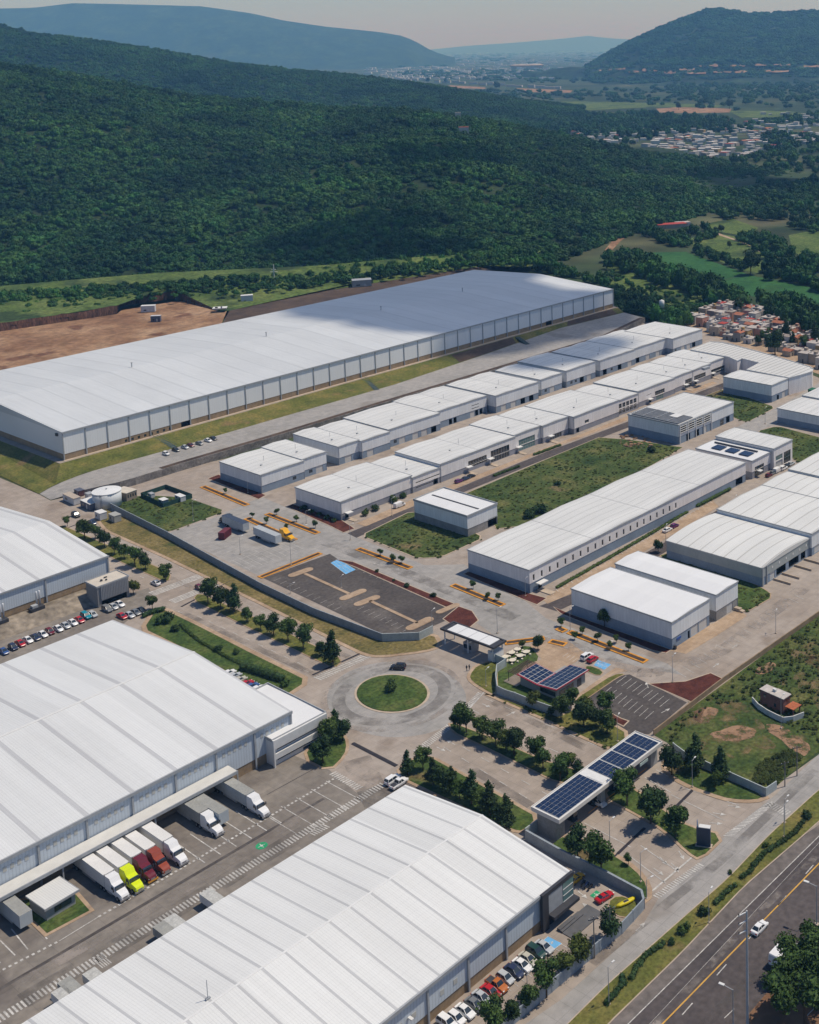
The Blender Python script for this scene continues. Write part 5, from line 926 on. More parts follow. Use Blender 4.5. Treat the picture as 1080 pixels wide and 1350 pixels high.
def pickup():
    pr = make_car([(-2.6, .5, .98, .86), (-2.5, .38, 1.04, .92), (-.7, .32, 1.06, .94), (1.0, .32, 1.1, .94), (1.9, .32, 1.04, .93), (2.4, .38, .9, .88), (2.55, .48, .7, .78)], ((-.75, 1.15, 1.06, .86), (-.5, .5, 1.72, .7)), 0, (-1.6, 1.6), .93, .85)
    pr.add('cargo_bed', MB().box(-2.4, -.85, -.74, .74, 1.03, 1.085), CHAR); return pr
PIC = pickup()
def van():
    pr = make_car([(-2.5, .5, 1.9, .86), (-2.42, .35, 2.02, .92), (.5, .32, 2.05, .94), (1.0, .32, 1.96, .93), (1.75, .32, 1.1, .92), (2.35, .38, .95, .88), (2.5, .48, .75, .78)], ((.45, 1.6, 1.2, .945), (.5, 1.1, 1.88, .9)), 0, (-1.5, 1.55), .93, .85)
    return pr
VAN = van()
dirs = {'A': RZ, '-A': RZ+math.pi, 'B': RZ+math.pi/2, '-B': RZ-math.pi/2, 'D': BRZ, '-D': BRZ+math.pi}
HWD = (at(1059, 1102)-at(898, 1257)).normalized(); dirs['H'] = math.atan2(HWD.y, HWD.x)
def car(px, col, pr, d, lb, group=None, z=.03, cat='car', name='parked_car'):
    return pr.place(name, lb, cat, at(*px, z), dirs[d] if isinstance(d, str) else d, group, PC[col])
gp = 'cars parked below the concrete apron'
for (x, y), c_, p_, lb in [((5, 861), 'blue', SED, 'blue and white car first in the apron row, at the frame edge'), ((17.5, 855.5), 'navy', HAT, 'dark blue hatchback between the first car and the first red one'), ((27, 850.5), 'red', SED, 'first red car of the apron row counting from the frame edge'), ((37, 846), 'white', SED, 'white car right after the first red car of the apron row'), ((47, 842.5), 'navy', SED, 'dark navy car between two white cars of the apron row'), ((56.5, 838.5), 'white', SED, 'white car between the navy and the dark red car'), ((66, 835), 'maroon', HAT, 'dark red hatchback in the middle of the apron row'), ((77, 831), 'white', SED, 'white sedan right after the dark red hatchback'), ((86.5, 827), 'silver', SED, 'silver sedan in the apron row between two white sedans'), ((96, 823), 'white', SED, 'white sedan beside the bright red car of the apron row'), ((105, 819.5), 'red', SED, 'bright red car beside the teal one'), ((113.5, 814.5), 'teal', SUV, 'teal car standing taller than the rest of the apron row'), ((122.5, 812.5), 'silver', HAT, 'silver hatchback last in the apron row after the teal car'),
    ((141.5, 805.5), 'grey', SUV, 'dark grey car under the louvred block'), ((149.5, 802), 'silver', SED, 'silver car middle of three under the louvred block'), ((158, 798.5), 'white', SED, 'white car nearest the boulevard under the louvred block')]:
    car((x, y), c_, p_, '-B', lb, gp)
for (x, y), c_, lb in [((161, 814.5), 'red', 'red car beside the corner of the dock warehouse roof'), ((171, 813), 'silver', 'silver car between the red and the grey car by the hedge'), ((179, 809.5), 'grey', 'dark grey car by the hedge at the dock warehouse corner'), ((187, 807), 'black', 'black car half hidden by the hedge')]: car((x, y), c_, SED, '-B', lb, 'cars parked at the dock warehouse corner')
gp = 'cars parked beside the front warehouse'
for (x, y), c_, p_, lb in [((717.5, 1252), 'silver', SED, 'silver blue sedan next to the blue disabled bay'), ((707, 1259), 'green', SUV, 'dark green car second from the blue disabled bay'), ((696.5, 1268), 'beige', SED, 'beige sedan between the dark green and the white car'), ((688.5, 1276), 'white', SED, 'white sedan between the beige and the navy car'), ((678, 1284), 'navy', SED, 'navy sedan in the front warehouse car park'), ((666.5, 1293), 'silver', HAT, 'small silver hatchback between the navy sedan and the pickup'), ((655.5, 1302.5), 'orange', PIC, 'rusty orange pickup beside the red sedan'), ((647, 1311), 'red', SED, 'bright red sedan beside the rusty pickup'), ((635.5, 1319), 'silver', SED, 'silver sedan below the bright red sedan'), ((626, 1328), 'grey', SED, 'charcoal sedan between silver and white cars'), ((613.5, 1337), 'white', SED, 'white sedan right below the charcoal one'), ((602, 1346), 'white', HAT, 'white hatchback second from the bottom frame edge'), ((590, 1353), 'white', SUV, 'white car cut by the bottom frame edge')]:
    car((x, y), c_, p_, '-B', lb, gp)
car((759.5, 1161), 'yellow', SPORT, 'A', 'yellow sports car beside the glass entrance corner'); car((797, 1185), 'red', SPORT, RZ-.15, 'deep red coupe beside the green painted bay')
car((525, 882), 'black', SUV, math.pi-.12, 'black car driving round the roundabout', name='moving_car'); car((518, 1031), 'white', SUV, RZ+.05, 'white and blue patrol pickup at the yard corner, left of a pair', 'patrol cars at the yard corner'); car((526, 1035.5), 'white', PIC, RZ+.05, 'white patrol pickup nearest the front warehouse roof', 'patrol cars at the yard corner')
car((205.5, 770.5), 'white', SED, '-D', 'white car waiting before the boulevard crossing', name='moving_car'); car((263.5, 777), 'maroon', HAT, 'D', 'maroon car driving over the boulevard crossing', name='moving_car'); car((122, 690.5), 'navy', SED, 'D', 'dark blue car at the head of the boulevard'); car((100, 681), 'black', SUV, 'D', 'black car beside the site cabins')
car((774, 868), 'white', SUV, 'A', 'white car parked at the canteen beside a red one', 'cars parked at the canteen'); car((781.5, 871.5), 'red', HAT, 'A', 'red car parked between the white car and the blue bays', 'cars parked at the canteen')
car((880, 700.5), 'white', SED, 'A', 'white car parked before the windowed block', 'cars parked before the windowed block'); car((889.5, 695), 'purple', HAT, 'A', 'purple car parked before the windowed block', 'cars parked before the windowed block')
car((1001.5, 1226.5), 'white', SED, 'H', 'white car driving on the highway', name='moving_car'); car((789, 1060.5), 'white', SED, 'D', 'white car passing under the entrance gate', name='moving_car')
for (x, y), c_, p_, lb in [((219, 599.5), 'white', HAT, 'white and blue car alone below the bank steps'), ((232, 594.5), 'black', SED, 'black car just right of the bank steps'), ((244, 591), 'silver', SED, 'silver car by the bank steps'), ((251.5, 588.5), 'maroon', SED, 'dark red car on the upper road'), ((263, 586), 'grey', SED, 'grey car on the upper road'), ((274.5, 582), 'white', SED, 'white car of a pair on the upper road'), ((281.5, 579.5), 'black', SED, 'black car of a pair on the upper road')]: car((x, y), c_, p_, (lo[20]-lo[10]).to_2d().angle_signed(Vector((1, 0))) if 0 else '-B', lb, 'cars parked on the upper road', 3.02)
car((605, 636), 'purple', HAT, 'A', 'purple car in front of the glazed units', 'cars before the glazed row'); car((614, 632.5), 'navy', SED, 'A', 'dark blue car in front of the glazed units', 'cars before the glazed row'); car((621, 629.5), 'black', SED, 'A', 'black car in front of the glazed units', 'cars before the glazed row')
car((527, 668), 'white', VAN, 'A', 'white van at the kerb before the glazed row', cat='van', name='parked_van')
for (x, y), c_, p_, lb in [((1014, 628), 'maroon', HAT, 'dark red car by the solar roofed unit'), ((1019, 625), 'grey', SED, 'grey car by the solar roofed unit'), ((1025.5, 622), 'white', VAN, 'white van by the pinkish shutters'), ((1033, 619), 'white', SUV, 'white car by the pinkish shutters'), ((1038, 615.5), 'black', SED, 'black car near the green plot corner'), ((1043, 613), 'silver', SED, 'silver car nearest the green plot corner')]: car((x, y), c_, p_, 'A', lb, 'cars before the solar roofed units', cat='van' if p_ is VAN else 'car')
for (x, y), c_, lb in [((301.5, 890), 'white', 'first white car showing over the dock warehouse roof edge'), ((309, 894), 'silver', 'silver car peeping over the dock warehouse roof edge'), ((316, 899), 'beige', 'beige car peeping over the dock warehouse roof edge'), ((325, 904), 'red', 'red car peeping over the dock warehouse roof edge'), ((332, 907.5), 'blue', 'blue car peeping over the dock warehouse roof edge'), ((339, 911), 'white', 'last white car peeping over the dock warehouse roof edge')]: car((x, y), c_, SED, 'A', lb, 'cars behind the dock warehouse')
# trucks
TRW = mat('trailer_white', (.66, .65, .63), .5, .05, .4, scale2=2); TRG = mat('trailer_grey', (.30, .30, .28), .6, .12, .4, scale2=2); TRB = mat('trailer_blue', (.05, .065, .10), .5, .1, .4); TRS = mat('trailer_side', (.40, .43, .45), .5, .1, .4, scale2=2)
def trailer_parts(pr, x0, L, top, side, h=4.0):
    b = pr.add('trailer_box', MB().box(x0-L, x0, -1.28, 1.28, 1.15, h-.04), side); pr.add('trailer_roof', MB().box(x0-L, x0, -1.28, 1.28, h-.035, h), top, b)
    pr.add('rear_door', MB().box(x0-L-.05, x0-L-.005, -1.2, 1.2, 1.2, h-.1), side, b); pr.add('chassis', MB().box(x0-L+.3, x0-1, -.5, .5, .85, 1.14), CHAR); pr.add('side_skirt', MB().box(x0-L+5, x0-4, -1.22, 1.22, .5, 1.13), TRIM)
    wheels(pr, (x0-L+1.4, x0-L+2.7), .5, 1.25, .55)
def make_trailer(top, side, L=14.5, h=4.0): pr = Proto(); trailer_parts(pr, L/2, L, top, side, h); pr.add('landing_leg', MB().box(L/2-3, L/2-2.8, -.7, .7, 0, 1.1), CHAR); return pr
def tractor_parts(pr, x=0, acc=None):
    # x = front bumper
    pr.add('hood', MB().loft([ring6(x-2.1, .6, 2.0, 1.15), ring6(x-.9, .6, 1.75, 1.05), ring6(x-.25, .6, 1.5, .95), ring6(x, .65, 1.15, .85)]), None, paint=True)
    pr.add('cab', MB().loft([ring6(x-6.2, .8, 3.85, 1.22, .9), ring6(x-4.3, .8, 3.9, 1.22, .9), ring6(x-3.6, .8, 3.0, 1.2, .9), ring6(x-2.6, .8, 2.75, 1.18, .88), ring6(x-2.0, .8, 1.9, 1.16, .95)]), None, paint=True)
    mb = MB(); mb.quad((x-2.02, -1.0, 2.02), (x-2.02, 1.0, 2.02), (x-2.52, .95, 2.72), (x-2.52, -.95, 2.72)); pr.add('windscreen', MB().box(x-2.55, x-1.95, -1.02, 1.02, 1.98, 2.68, .0, .05), GLASS)
    for s in (-1, 1): pr.add('side_window', MB().box(x-3.5, x-2.7, s*1.2-.03, s*1.2+.03, 1.95, 2.6), GLASS); pr.add('fuel_tank', MB().tube((x-5.2, s*1.0, .75), (x-3.4, s*1.0, .75), .32, n=10), RIM); pr.add('exhaust', MB().tube((x-6.3, s*1.1, 1), (x-6.3, s*1.1, 4.1), .09), RIM); pr.add('mirror', MB().box(x-2.3, x-2.15, s*1.4-.12, s*1.4+.12, 1.9, 2.6), CHAR); pr.add('headlight', MB().box(x-.35, x-.12, s*.8-.14, s*.8+.14, 1.0, 1.2), LAMP)
    pr.add('bumper', MB().box(x-.25, x+.12, -1.15, 1.15, .35, .68), acc or RIM); pr.add('grille', MB().box(x-.03, x+.02, -.5, .5, .75, 1.12), RIM); pr.add('frame_rail', MB().box(x-8.6, x-1.5, -.45, .45, .65, .95), CHAR)
    wheels(pr, (x-1.3, x-6.6, x-7.9), .5, 1.22, .4)
def make_truck(top, side, acc=None): pr = Proto(); tractor_parts(pr, 0, acc); trailer_parts(pr, -6.35, 14.6, top, side); return pr
TRK = make_truck(TRW, TRW); TRKG = make_truck(TRG, TRG); TRKS = make_truck(TRG, TRS)
def truck(px, col, pr, d, lb, group=None, cat='truck', name='semi_truck', z=.03): return pr.place(name, lb, cat, at(*px, z), dirs[d] if isinstance(d, str) else d, group, PC[col])
gt = 'trucks backed to the dock canopy'
for (x, y), c_, pr, lb in [((166, 1188), 'white', TRK, 'white tractor with white trailer nearest the dispatch office'), ((185.5, 1177.5), 'lime', TRK, 'lime yellow tractor with a white trailer at the dock'), ((202.5, 1163.5), 'maroon', make_truck(TRW, TRW, PC['gold']), 'maroon and gold tractor with a white trailer at the dock'), ((221, 1153.5), 'rust', TRK, 'rusty red tractor with a white trailer at the dock'), ((243.5, 1141.5), 'white', TRK, 'white tractor with a white trailer beside the red one'), ((291, 1103), 'white', TRKG, 'white tractor with a grey trailer at the dock'), ((352, 1078.5), 'white', TRKS, 'white tractor with a long pale grey trailer, nearest the office block')]: truck((x, y), c_, pr, '-B', lb, gt)
TG = make_trailer(TRG, mat('trailer_pale_side', (.42, .46, .48), .5, .08, .4)); TL_ = make_trailer(mat('trailer_dusty', (.46, .46, .44), .6, .15, .5, scale2=2), TRW, 9, 2.9); TLH = make_trailer(TRG, TRG, 9, 2.9); TD = make_trailer(TRB, TRS); TLG = make_trailer(TRS, mat('trailer_pale_blue', (.46, .49, .51), .5, .08, .4))
truck((14, 1208), 'white', TG, '-B', 'grey trailer without a tractor left of the dispatch office', cat='trailer', name='box_trailer')
truck((273, 1076), 'white', TG, '-B', 'grey trailer parked at the dock between two trucks', cat='trailer', name='box_trailer')
for (x, y), pr, lb in [((287, 1202), TL_, 'white box trailer showing over the front warehouse roof, furthest up the yard'), ((226, 1247), TLH, 'grey roofed box trailer beside another at the front warehouse dock'), ((240, 1237), TL_, 'white box trailer of the pair at the front warehouse dock'), ((101, 1323), TLH, 'grey box trailer at the lower end of the yard'), ((93, 1336), TL_, 'short white trailer next to the grey one at the yard end'), ((134, 1311), TL_, 'pale trailer almost hidden by the front warehouse roof')]: truck((x, y), 'white', pr, 'B', lb, 'trailers at the front warehouse dock', cat='trailer', name='box_trailer')
truck((311, 697), 'white', TD, 'D', 'dark roofed trailer in the truck lot', 'trailers in the truck lot', 'trailer', 'box_trailer'); truck((353, 713), 'white', TLG, 'D', 'pale trailer in the truck lot beside the yellow tractor', 'trailers in the truck lot', 'trailer', 'box_trailer')
pr = Proto(); tractor_parts(pr, 3.8); truck((378, 711), 'yellow', pr, BRZ+.05, 'yellow tractor without a trailer in the truck lot', cat='truck', name='semi_tractor')
pr2 = Proto(); tractor_parts(pr2, 3.8); truck((299, 690), 'black', pr2, '-D', 'black tractor standing at the head of the dark trailer', cat='truck', name='semi_tractor')
CT = mat('container_red', (.13, .025, .035), .6, .15, .6, scale2=2); p = at(296.5, 708.5); r = thing('shipping_container', 'dark red container standing in the truck lot', 'container', p, RZ+.5)
put(r, 'shell', CT, (-2.6, 2.6, -1.2, 1.2, .1, 2.7)); put(r, 'roof_sheet', CT, (-2.65, 2.65, -1.25, 1.25, 2.7, 2.8)); put(r, 'rib', CT, *[(-2.5+k*.5, -2.3+k*.5, -1.28, -1.2, .2, 2.6) for k in range(11)]); put(r, 'door', CT, (2.6, 2.66, -1.1, 1.1, .2, 2.6))
p = at(1034, 1264); r = VAN.place('delivery_truck', 'white box truck half hidden under the roadside trees', 'truck', p, dirs['H'], None, PC['white'], (1.5, 1.45, 1.5))
p = at(1071, 518); r = thing('skip', 'green skip near the grey hall corner', 'skip', p, RZ); MB().box(-2, 2, -1.2, 1.2, .2, 2.2, -.2, -.1).build('body', mat('skip_green', (.01, .12, .06), .6, .1, 1), r); put(r, 'rim', CHAR, (-2.2, 2.2, -1.35, -1.2, 2.1, 2.25), (-2.2, 2.2, 1.2, 1.35, 2.1, 2.25))
lawn('lawn', [(801, 1191), (815, 1181), (837, 1188), (843, 1196), (829, 1210), (812, 1207)], GRASS, 'small lawn inside the bent grey wall', .3)
# the yellow kayak on the small lawn, motorbikes
p = at(825.5, 1192); r = thing('kayak', 'long bright yellow kayak lying on the small lawn inside the grey wall', 'kayak', p, RZ-.3); MB().loft([[(x, -w_*.5, .1), (x, -w_, .45), (x, -w_*.6, .75), (x, w_*.6, .75), (x, w_, .45), (x, w_*.5, .1)] for x, w_ in ((-2.4, .15), (-1.6, .55), (0, .7), (1.6, .55), (2.4, .15))]).build('hull', mat('kayak_yellow', (.6, .5, .01), .5, .1, 1), r, smooth=True); put(r, 'seat_well', CHAR, (-.6, .6, -.3, .3, .7, .77))
mp = Proto(); mp.add('frame', MB().loft([[(x, -w_, z-.15), (x, -w_, z+.15), (x, w_, z+.15), (x, w_, z-.15)] for x, w_, z in ((-.9, .1, .75), (-.3, .2, .75), (.3, .2, .85), (.55, .1, .9))]), None, paint=True)
for x in (-.7, .7): i = mp.add('wheel', MB().tube((x, -.07, .32), (x, .07, .32), .32, n=14), TYRE); mp.add('hub', MB().tube((x, -.09, .32), (x, .09, .32), .12, n=8), RIM, i)
mp.add('handlebar', MB().tube((.5, -.35, 1.05), (.5, .35, 1.05), .03), RIM); mp.add('fork', MB().tube((.48, 0, 1.0), (.7, 0, .32), .05), RIM)
for k, (x, y) in enumerate([(769, 1167), (774, 1169.5), (778.5, 1172)]): mp.place('motorcycle', ['motorcycle nearest the yellow sports car', 'motorcycle in the middle of the shaded row', 'motorcycle nearest the green painted bay'][k], 'motorcycle', at(x, y, .02), RZ+.2, 'motorcycles in the shade by the entrance', PC[['black', 'navy', 'black'][k]])
# ------------------------------------------------------------------ poles, lamps, signs, furniture
LP = Proto(); LP.add('pole', MB().tube((0, 0, 0), (0, 0, 8), .09, .05), TRIM); i = LP.add('arm', MB().tube((0, 0, 7.9), (1.3, 0, 8.15), .05), TRIM); LP.add('lamp_head', MB().box(1.1, 1.8, -.16, .16, 8.1, 8.22), TRIMW, i); LP.add('base', MB().box(-.25, .25, -.25, .25, 0, .35), KERB)
lamps = [((317, 731), 6.5, 'in the truck lot middle'), ((384, 745), 8, 'beside the yellow tractor'), ((255, 687), 8, 'on the weedy plot by the hoarding'), ((383, 783), 3.5, 'on the fence of the dark lot'), ((656, 835), 8, 'behind the guard canopy'), ((570, 829), 6, 'at the lower corner of the dark lot'), ((752, 832), 7.5, 'at the crossing before the white hall'), ((887, 900), 8, 'before the red mulch triangle'), ((641, 905), 5, 'on the roundabout lawn'), ((814.5, 978), 7, 'by the canteen lawn'), ((804.5, 1126), 8, 'on the exit carriageway kerb'), ((913, 1038), 7, 'at the entrance lawn corner'), ((1034, 1104-0), 8, 'on the highway verge, upper end'), ((1035, 1125-40), 6, 'on the highway verge beside the bush'), ((935, 1217), 7, 'in the middle of the verge'), ((803, 1325), 8, 'at the lower end of the verge'), ((696, 1323), 6, 'over the parked cars by the fence'), ((1030, 985-24), 9, 'at the farm track in the rough field'), ((970, 680-2), 7, 'beside the windowed block lane'), ((1009, 559), 8, 'on the paved lane between the plots'), ((878, 766-52), 6, 'before the purple car'), ((1023, 850-15), 7, 'at the tan boundary wall'), ((462, 712), 6, 'at the green plot corner'), ((517, 680), 7, 'on the walkway by the glazed row'), ((450, 775), 4, 'beside the mulch bed of the dark lot'), ((693, 728+58), 6, 'at the end of the windowed block'), ((845, 1163), 7, 'at the exit kerb bend'), ((853, 1185), 4.5, 'by the stop line'), ((327, 650), 5, 'before the rear row mulch bed'), ((404, 690), 5, 'on the glazed row crossing')]
for (x, y), h, lb in lamps: LP.place('street_lamp', 'thin grey street lamp '+lb, 'lamp', at(x, y), R_.uniform(-.4, .4)+RZ, 'street lamps of the estate', None, (1, 1, h/8))
UPp = Proto(); UPp.add('pole', MB().tube((0, 0, 0), (0, 0, 9), .16, .11), mat('grey_pole', (.22, .20, .185), .9, .15, 1)); UPp.add('cross_arm', MB().box(-1.1, 1.1, -.06, .06, 8.3, 8.45), CHAR); [UPp.add('insulator', MB().tube((x, 0, 8.45), (x, 0, 8.7), .06), TRIMW) for x in (-.9, 0, .9)]
for (x, y), h, lb in [((784, 1263), 9, 'concrete utility pole with wires inside the car park fence'), ((805, 1243), 8, 'concrete utility pole nearest the fence corner'), ((1051, 1023), 8, 'utility pole with a pale lamp at the frontage road'), ((1035, 1037), 6.5, 'shorter utility pole beside the frontage road wall')]: UPp.place('utility_pole', lb, 'pole', at(x, y), .3, 'utility poles', None, (1, 1, h/9))
p = at(986, 1362); r = thing('power_pole', 'very tall pale power pole with cross arms beside the highway', 'pole', p, .6); MB().tube((0, 0, 0), (0, 0, 24.5), .28, .17, 12).build('pole', mat('pale_pole', (.42, .43, .44), .8, .1, .5), r)
for z in (24.2, 22.5, 20.6): MB().box(-1.9, .1, -.09, .09, z, z+.16).build('cross_arm', TRIMW, r)
for z in (24.2, 22.5, 20.6): MB().tube((-1.8, 0, z+.16), (-1.8, 0, z+.5), .1).build('insulator', CHAR, r)
for (x, y), lb, d in [((967, 1362), 'highway street lamp with a white head near the bottom edge', 2.6), ((1077, 1220), 'highway street lamp above the roadside trees', 2.6)]: LP.place('street_lamp', lb, 'lamp', at(x, y), d, 'street lamps of the highway', None, (1.6, 1.6, 1.1))
def wires(name, pts, lb):
    mb = MB()
    for off in (-.8, 0, .8):
        for a, b in zip(pts, pts[1:]):
            n = (b-a).normalized().cross(UP).normalized()*off; q = [a.lerp(b, t)+n-UP*(1.2*math.sin(math.pi*t)) for t in [k/8 for k in range(9)]]
            for u, v in zip(q, q[1:]): mb.tube(u, v, .025, n=4)
    mb.build(name, CHAR, label=lb, cat='wire')
wires('power_line', [at(784, 1263)+UP*8.7, at(805, 1243)+UP*7.7], 'thin wires between the two utility poles by the fence')
p = at(928, 1116); r = thing('totem_sign', 'dark blue totem sign with a white folded top on the entrance median', 'sign', p, -.25); put(r, 'panel', mat('sign_blue', (.035, .05, .085), .4, .1, 1), (-1.6, 1.6, -.3, .3, 0, 4.6)); mb = MB(); mb.loft([[(-1.6, .32, 0), (-1.15, .32, 0), (-1.15, .8, 0), (-1.6, .8, 0)], [(-1.6, .32, 6.0), (-1.5, .32, 5.4), (-1.5, .8, 5.4), (-1.6, .8, 6.0)]]); mb.build('fin', mat('sign_bright_blue', (.03, .12, .30), .4, .1, 1), r); put(r, 'top_plate', TRIMW, (-1.1, 1.5, -.3, .9, 4.65, 4.8)); put(r, 'plinth', KERB, (-1.9, 1.9, -.6, .9, 0, .25))
TP = Proto(); TP.add('table_top', MB().lathe([(1.05, .70), (1.05, .78), (.02, .78)], 16), mat('table_cream', (.6, .55, .45), .8, .06, 1)); TP.add('pedestal', MB().lathe([(.3, 0), (.2, .7)], 10), KERB); [TP.add('stool', MB().lathe([(.3, 0), (.33, .42), (.02, .45)], 10, (1.5*math.cos(a), 1.5*math.sin(a), 0)), MATS['table_cream']) for a in (.6, 2.2, 3.7, 5.3)]
for k, (x, y) in enumerate([(666.5, 868.5), (675, 863), (682.5, 858.5), (686, 867), (694, 862), (676, 873)]): TP.place('picnic_table', 'round cream picnic table '+['nearest the guard canopy', 'second along the upper side of the canteen lawn', 'furthest up the canteen lawn', 'in the middle of the canteen lawn', 'nearest the tan court', 'nearest the canteen pergola'][k], 'table', at(x, y, .13), k*.5, 'picnic tables on the lawn')
# steps on the bank
for k, (a, b) in enumerate([((203, 574, 5), (230, 590, 3)), ((478, 497, 5), (497, 514, 3)), ((682, 444, 5), (696, 454, 3))]):
    p, q = at(*a), at(*b); L = (q-p).to_2d().length; r = thing('bank_stair', 'grey stair running down the grass bank '+['beside the parked cars', 'at the middle of the long warehouse', 'at the far dark end of the long warehouse'][k], 'stair', p, math.atan2(q.y-p.y, q.x-p.x))
    put(r, 'step', mat('stair_dark', (.06, .085, .085), .8, .2, 1), *[(L*i/10, L*(i+1)/10, -1.3, 1.3, -2.1, .15-2.0*(i+.3)/10) for i in range(10)])
    for s in (-1.4, 1.4): MB().tube((0, s, .9), (L, s, -1.1), .06).build('handrail', mat('green_rail', (.03, .10, .09), .6, .1, 1), r)
# people by the roundabout kerb
def person(px, col, lb, rz, z=.1):
    me = bpy.data.meshes.new('person'); V = [(0, 0, .92), (0, 0, 1.15), (0, 0, 1.42), (0, 0, 1.52), (0, .02, 1.66), (.09, .02, .88), (.10, .05, .48), (.10, 0, .06), (.11, .14, .04), (-.09, -.02, .88), (-.10, -.02, .48), (-.10, -.06, .06), (-.11, .08, .04), (.20, 0, 1.40), (.25, .02, 1.12), (.24, .12, .90), (-.20, 0, 1.40), (-.25, -.02, 1.12), (-.24, .06, .88)]
    E = [(0, 1), (1, 2), (2, 3), (3, 4), (0, 5), (5, 6), (6, 7), (7, 8), (0, 9), (9, 10), (10, 11), (11, 12), (2, 13), (13, 14), (14, 15), (2, 16), (16, 17), (17, 18)]
    me.from_pydata(V, E, []); me.materials.append(col); o = link('person', me, None, lb, 'person', 'people on the pavement', None, at(*px, z), rz)
    sk = o.modifiers.new('skin', 'SKIN'); R = [.15, .15, .15, .06, .105, .09, .07, .05, .05, .09, .07, .05, .05, .07, .055, .045, .07, .055, .045]
    for v, q in zip(me.skin_vertices[0].data, R): v.radius = (q, q)
    me.skin_vertices[0].data[0].use_root = True; o.modifiers.new('sub', 'SUBSURF').levels = 1; o.modifiers['sub'].render_levels = 1
    h = MB().lathe([(.02, 1.80), (.09, 1.77), (.125, 1.70), (.12, 1.63)], 10, (0, .0, 0)).build('hair', CHAR, o)
person((615.5, 884.5), mat('dark_clothes', (.03, .03, .04), .9, .2, 3), 'person in dark clothes standing on the roundabout pavement, left of two', .3); person((619, 883.5), mat('grey_clothes', (.06, .06, .075), .9, .2, 3), 'person in grey clothes standing on the roundabout pavement, right of two', -.5)
# ------------------------------------------------------------------ vegetation
BARK = mat('bark', (.09, .065, .045), .95, .25, 3)
def leafm(n, c, v=.45): return mat(n, c, .65, v, .9, coord='Object', inst=.22, spec=.15, scale2=4)
LEAF = leafm('foliage', (.052, .092, .022)); LEAFD = leafm('foliage_dark', (.032, .062, .020)); LEAFY = leafm('foliage_light', (.085, .11, .025)); LEAFW = mat('foliage_wood', (.013, .050, .019), .65, .3, .010, coord='World', col2=(.056, .145, .030), scale2=.06, inst=.3, spec=.12)
def crown_mesh(name, seed, lumps, nleaf, size, m, core=.8):
    """lumps: (x,y,z,r,rz). leaf clumps spread over and under the surface of each lump, with a rough core to stop the light"""
    rn = random.Random(seed); mb = MB(); tot = sum(l[3]**2 for l in lumps)
    for (x, y, z, r, rv) in lumps:
        n, k = 5, 8
        rings = []
        for i in range(1, n):
            t = math.pi*i/n; rings.append([(x+math.sin(t)*math.cos(2*math.pi*j/k)*r*core*rn.uniform(.6, 1.05), y+math.sin(t)*math.sin(2*math.pi*j/k)*r*core*rn.uniform(.6, 1.05), z-math.cos(t)*rv*core*rn.uniform(.7, 1.05)) for j in range(k)])
        mb.loft(rings)
        for _ in range(int(nleaf*r*r/tot)):
            th = rn.uniform(0, 2*math.pi); cz = rn.uniform(-.75, 1); s = math.sqrt(1-cz*cz); d = rn.uniform(.72, 1.16); nrm = Vector((s*math.cos(th), s*math.sin(th), cz))
            p = Vector((x+nrm.x*r*d, y+nrm.y*r*d, z+nrm.z*rv*d)); nn = (nrm+Vector((rn.gauss(0, .6), rn.gauss(0, .6), rn.gauss(.25, .5)))).normalized()
            a = nn.orthogonal().normalized(); a = (Matrix.Rotation(rn.uniform(0, 6.28), 3, nn) @ a); b = nn.cross(a); e = size*rn.uniform(.55, 1.3); bend = nn*(-e*.25)
            mb.quad(p-a*e+bend, p-b*e*.55, p+a*e+bend, p+b*e*.55)
    return mb.mesh(name, m)
def trunk_mb(h, r, rn, top):
    mb = MB().tube((0, 0, -.1), (rn.uniform(-.1, .1)*h*.2, 0, h), r, r*.6, 8)
    for k in range(4):
        a = k*1.6+rn.uniform(-.4, .4); mb.tube((0, 0, h*.75), (math.cos(a)*top*.45, math.sin(a)*top*.45, h+top*.5), r*.5, r*.18, 6)
    return mb
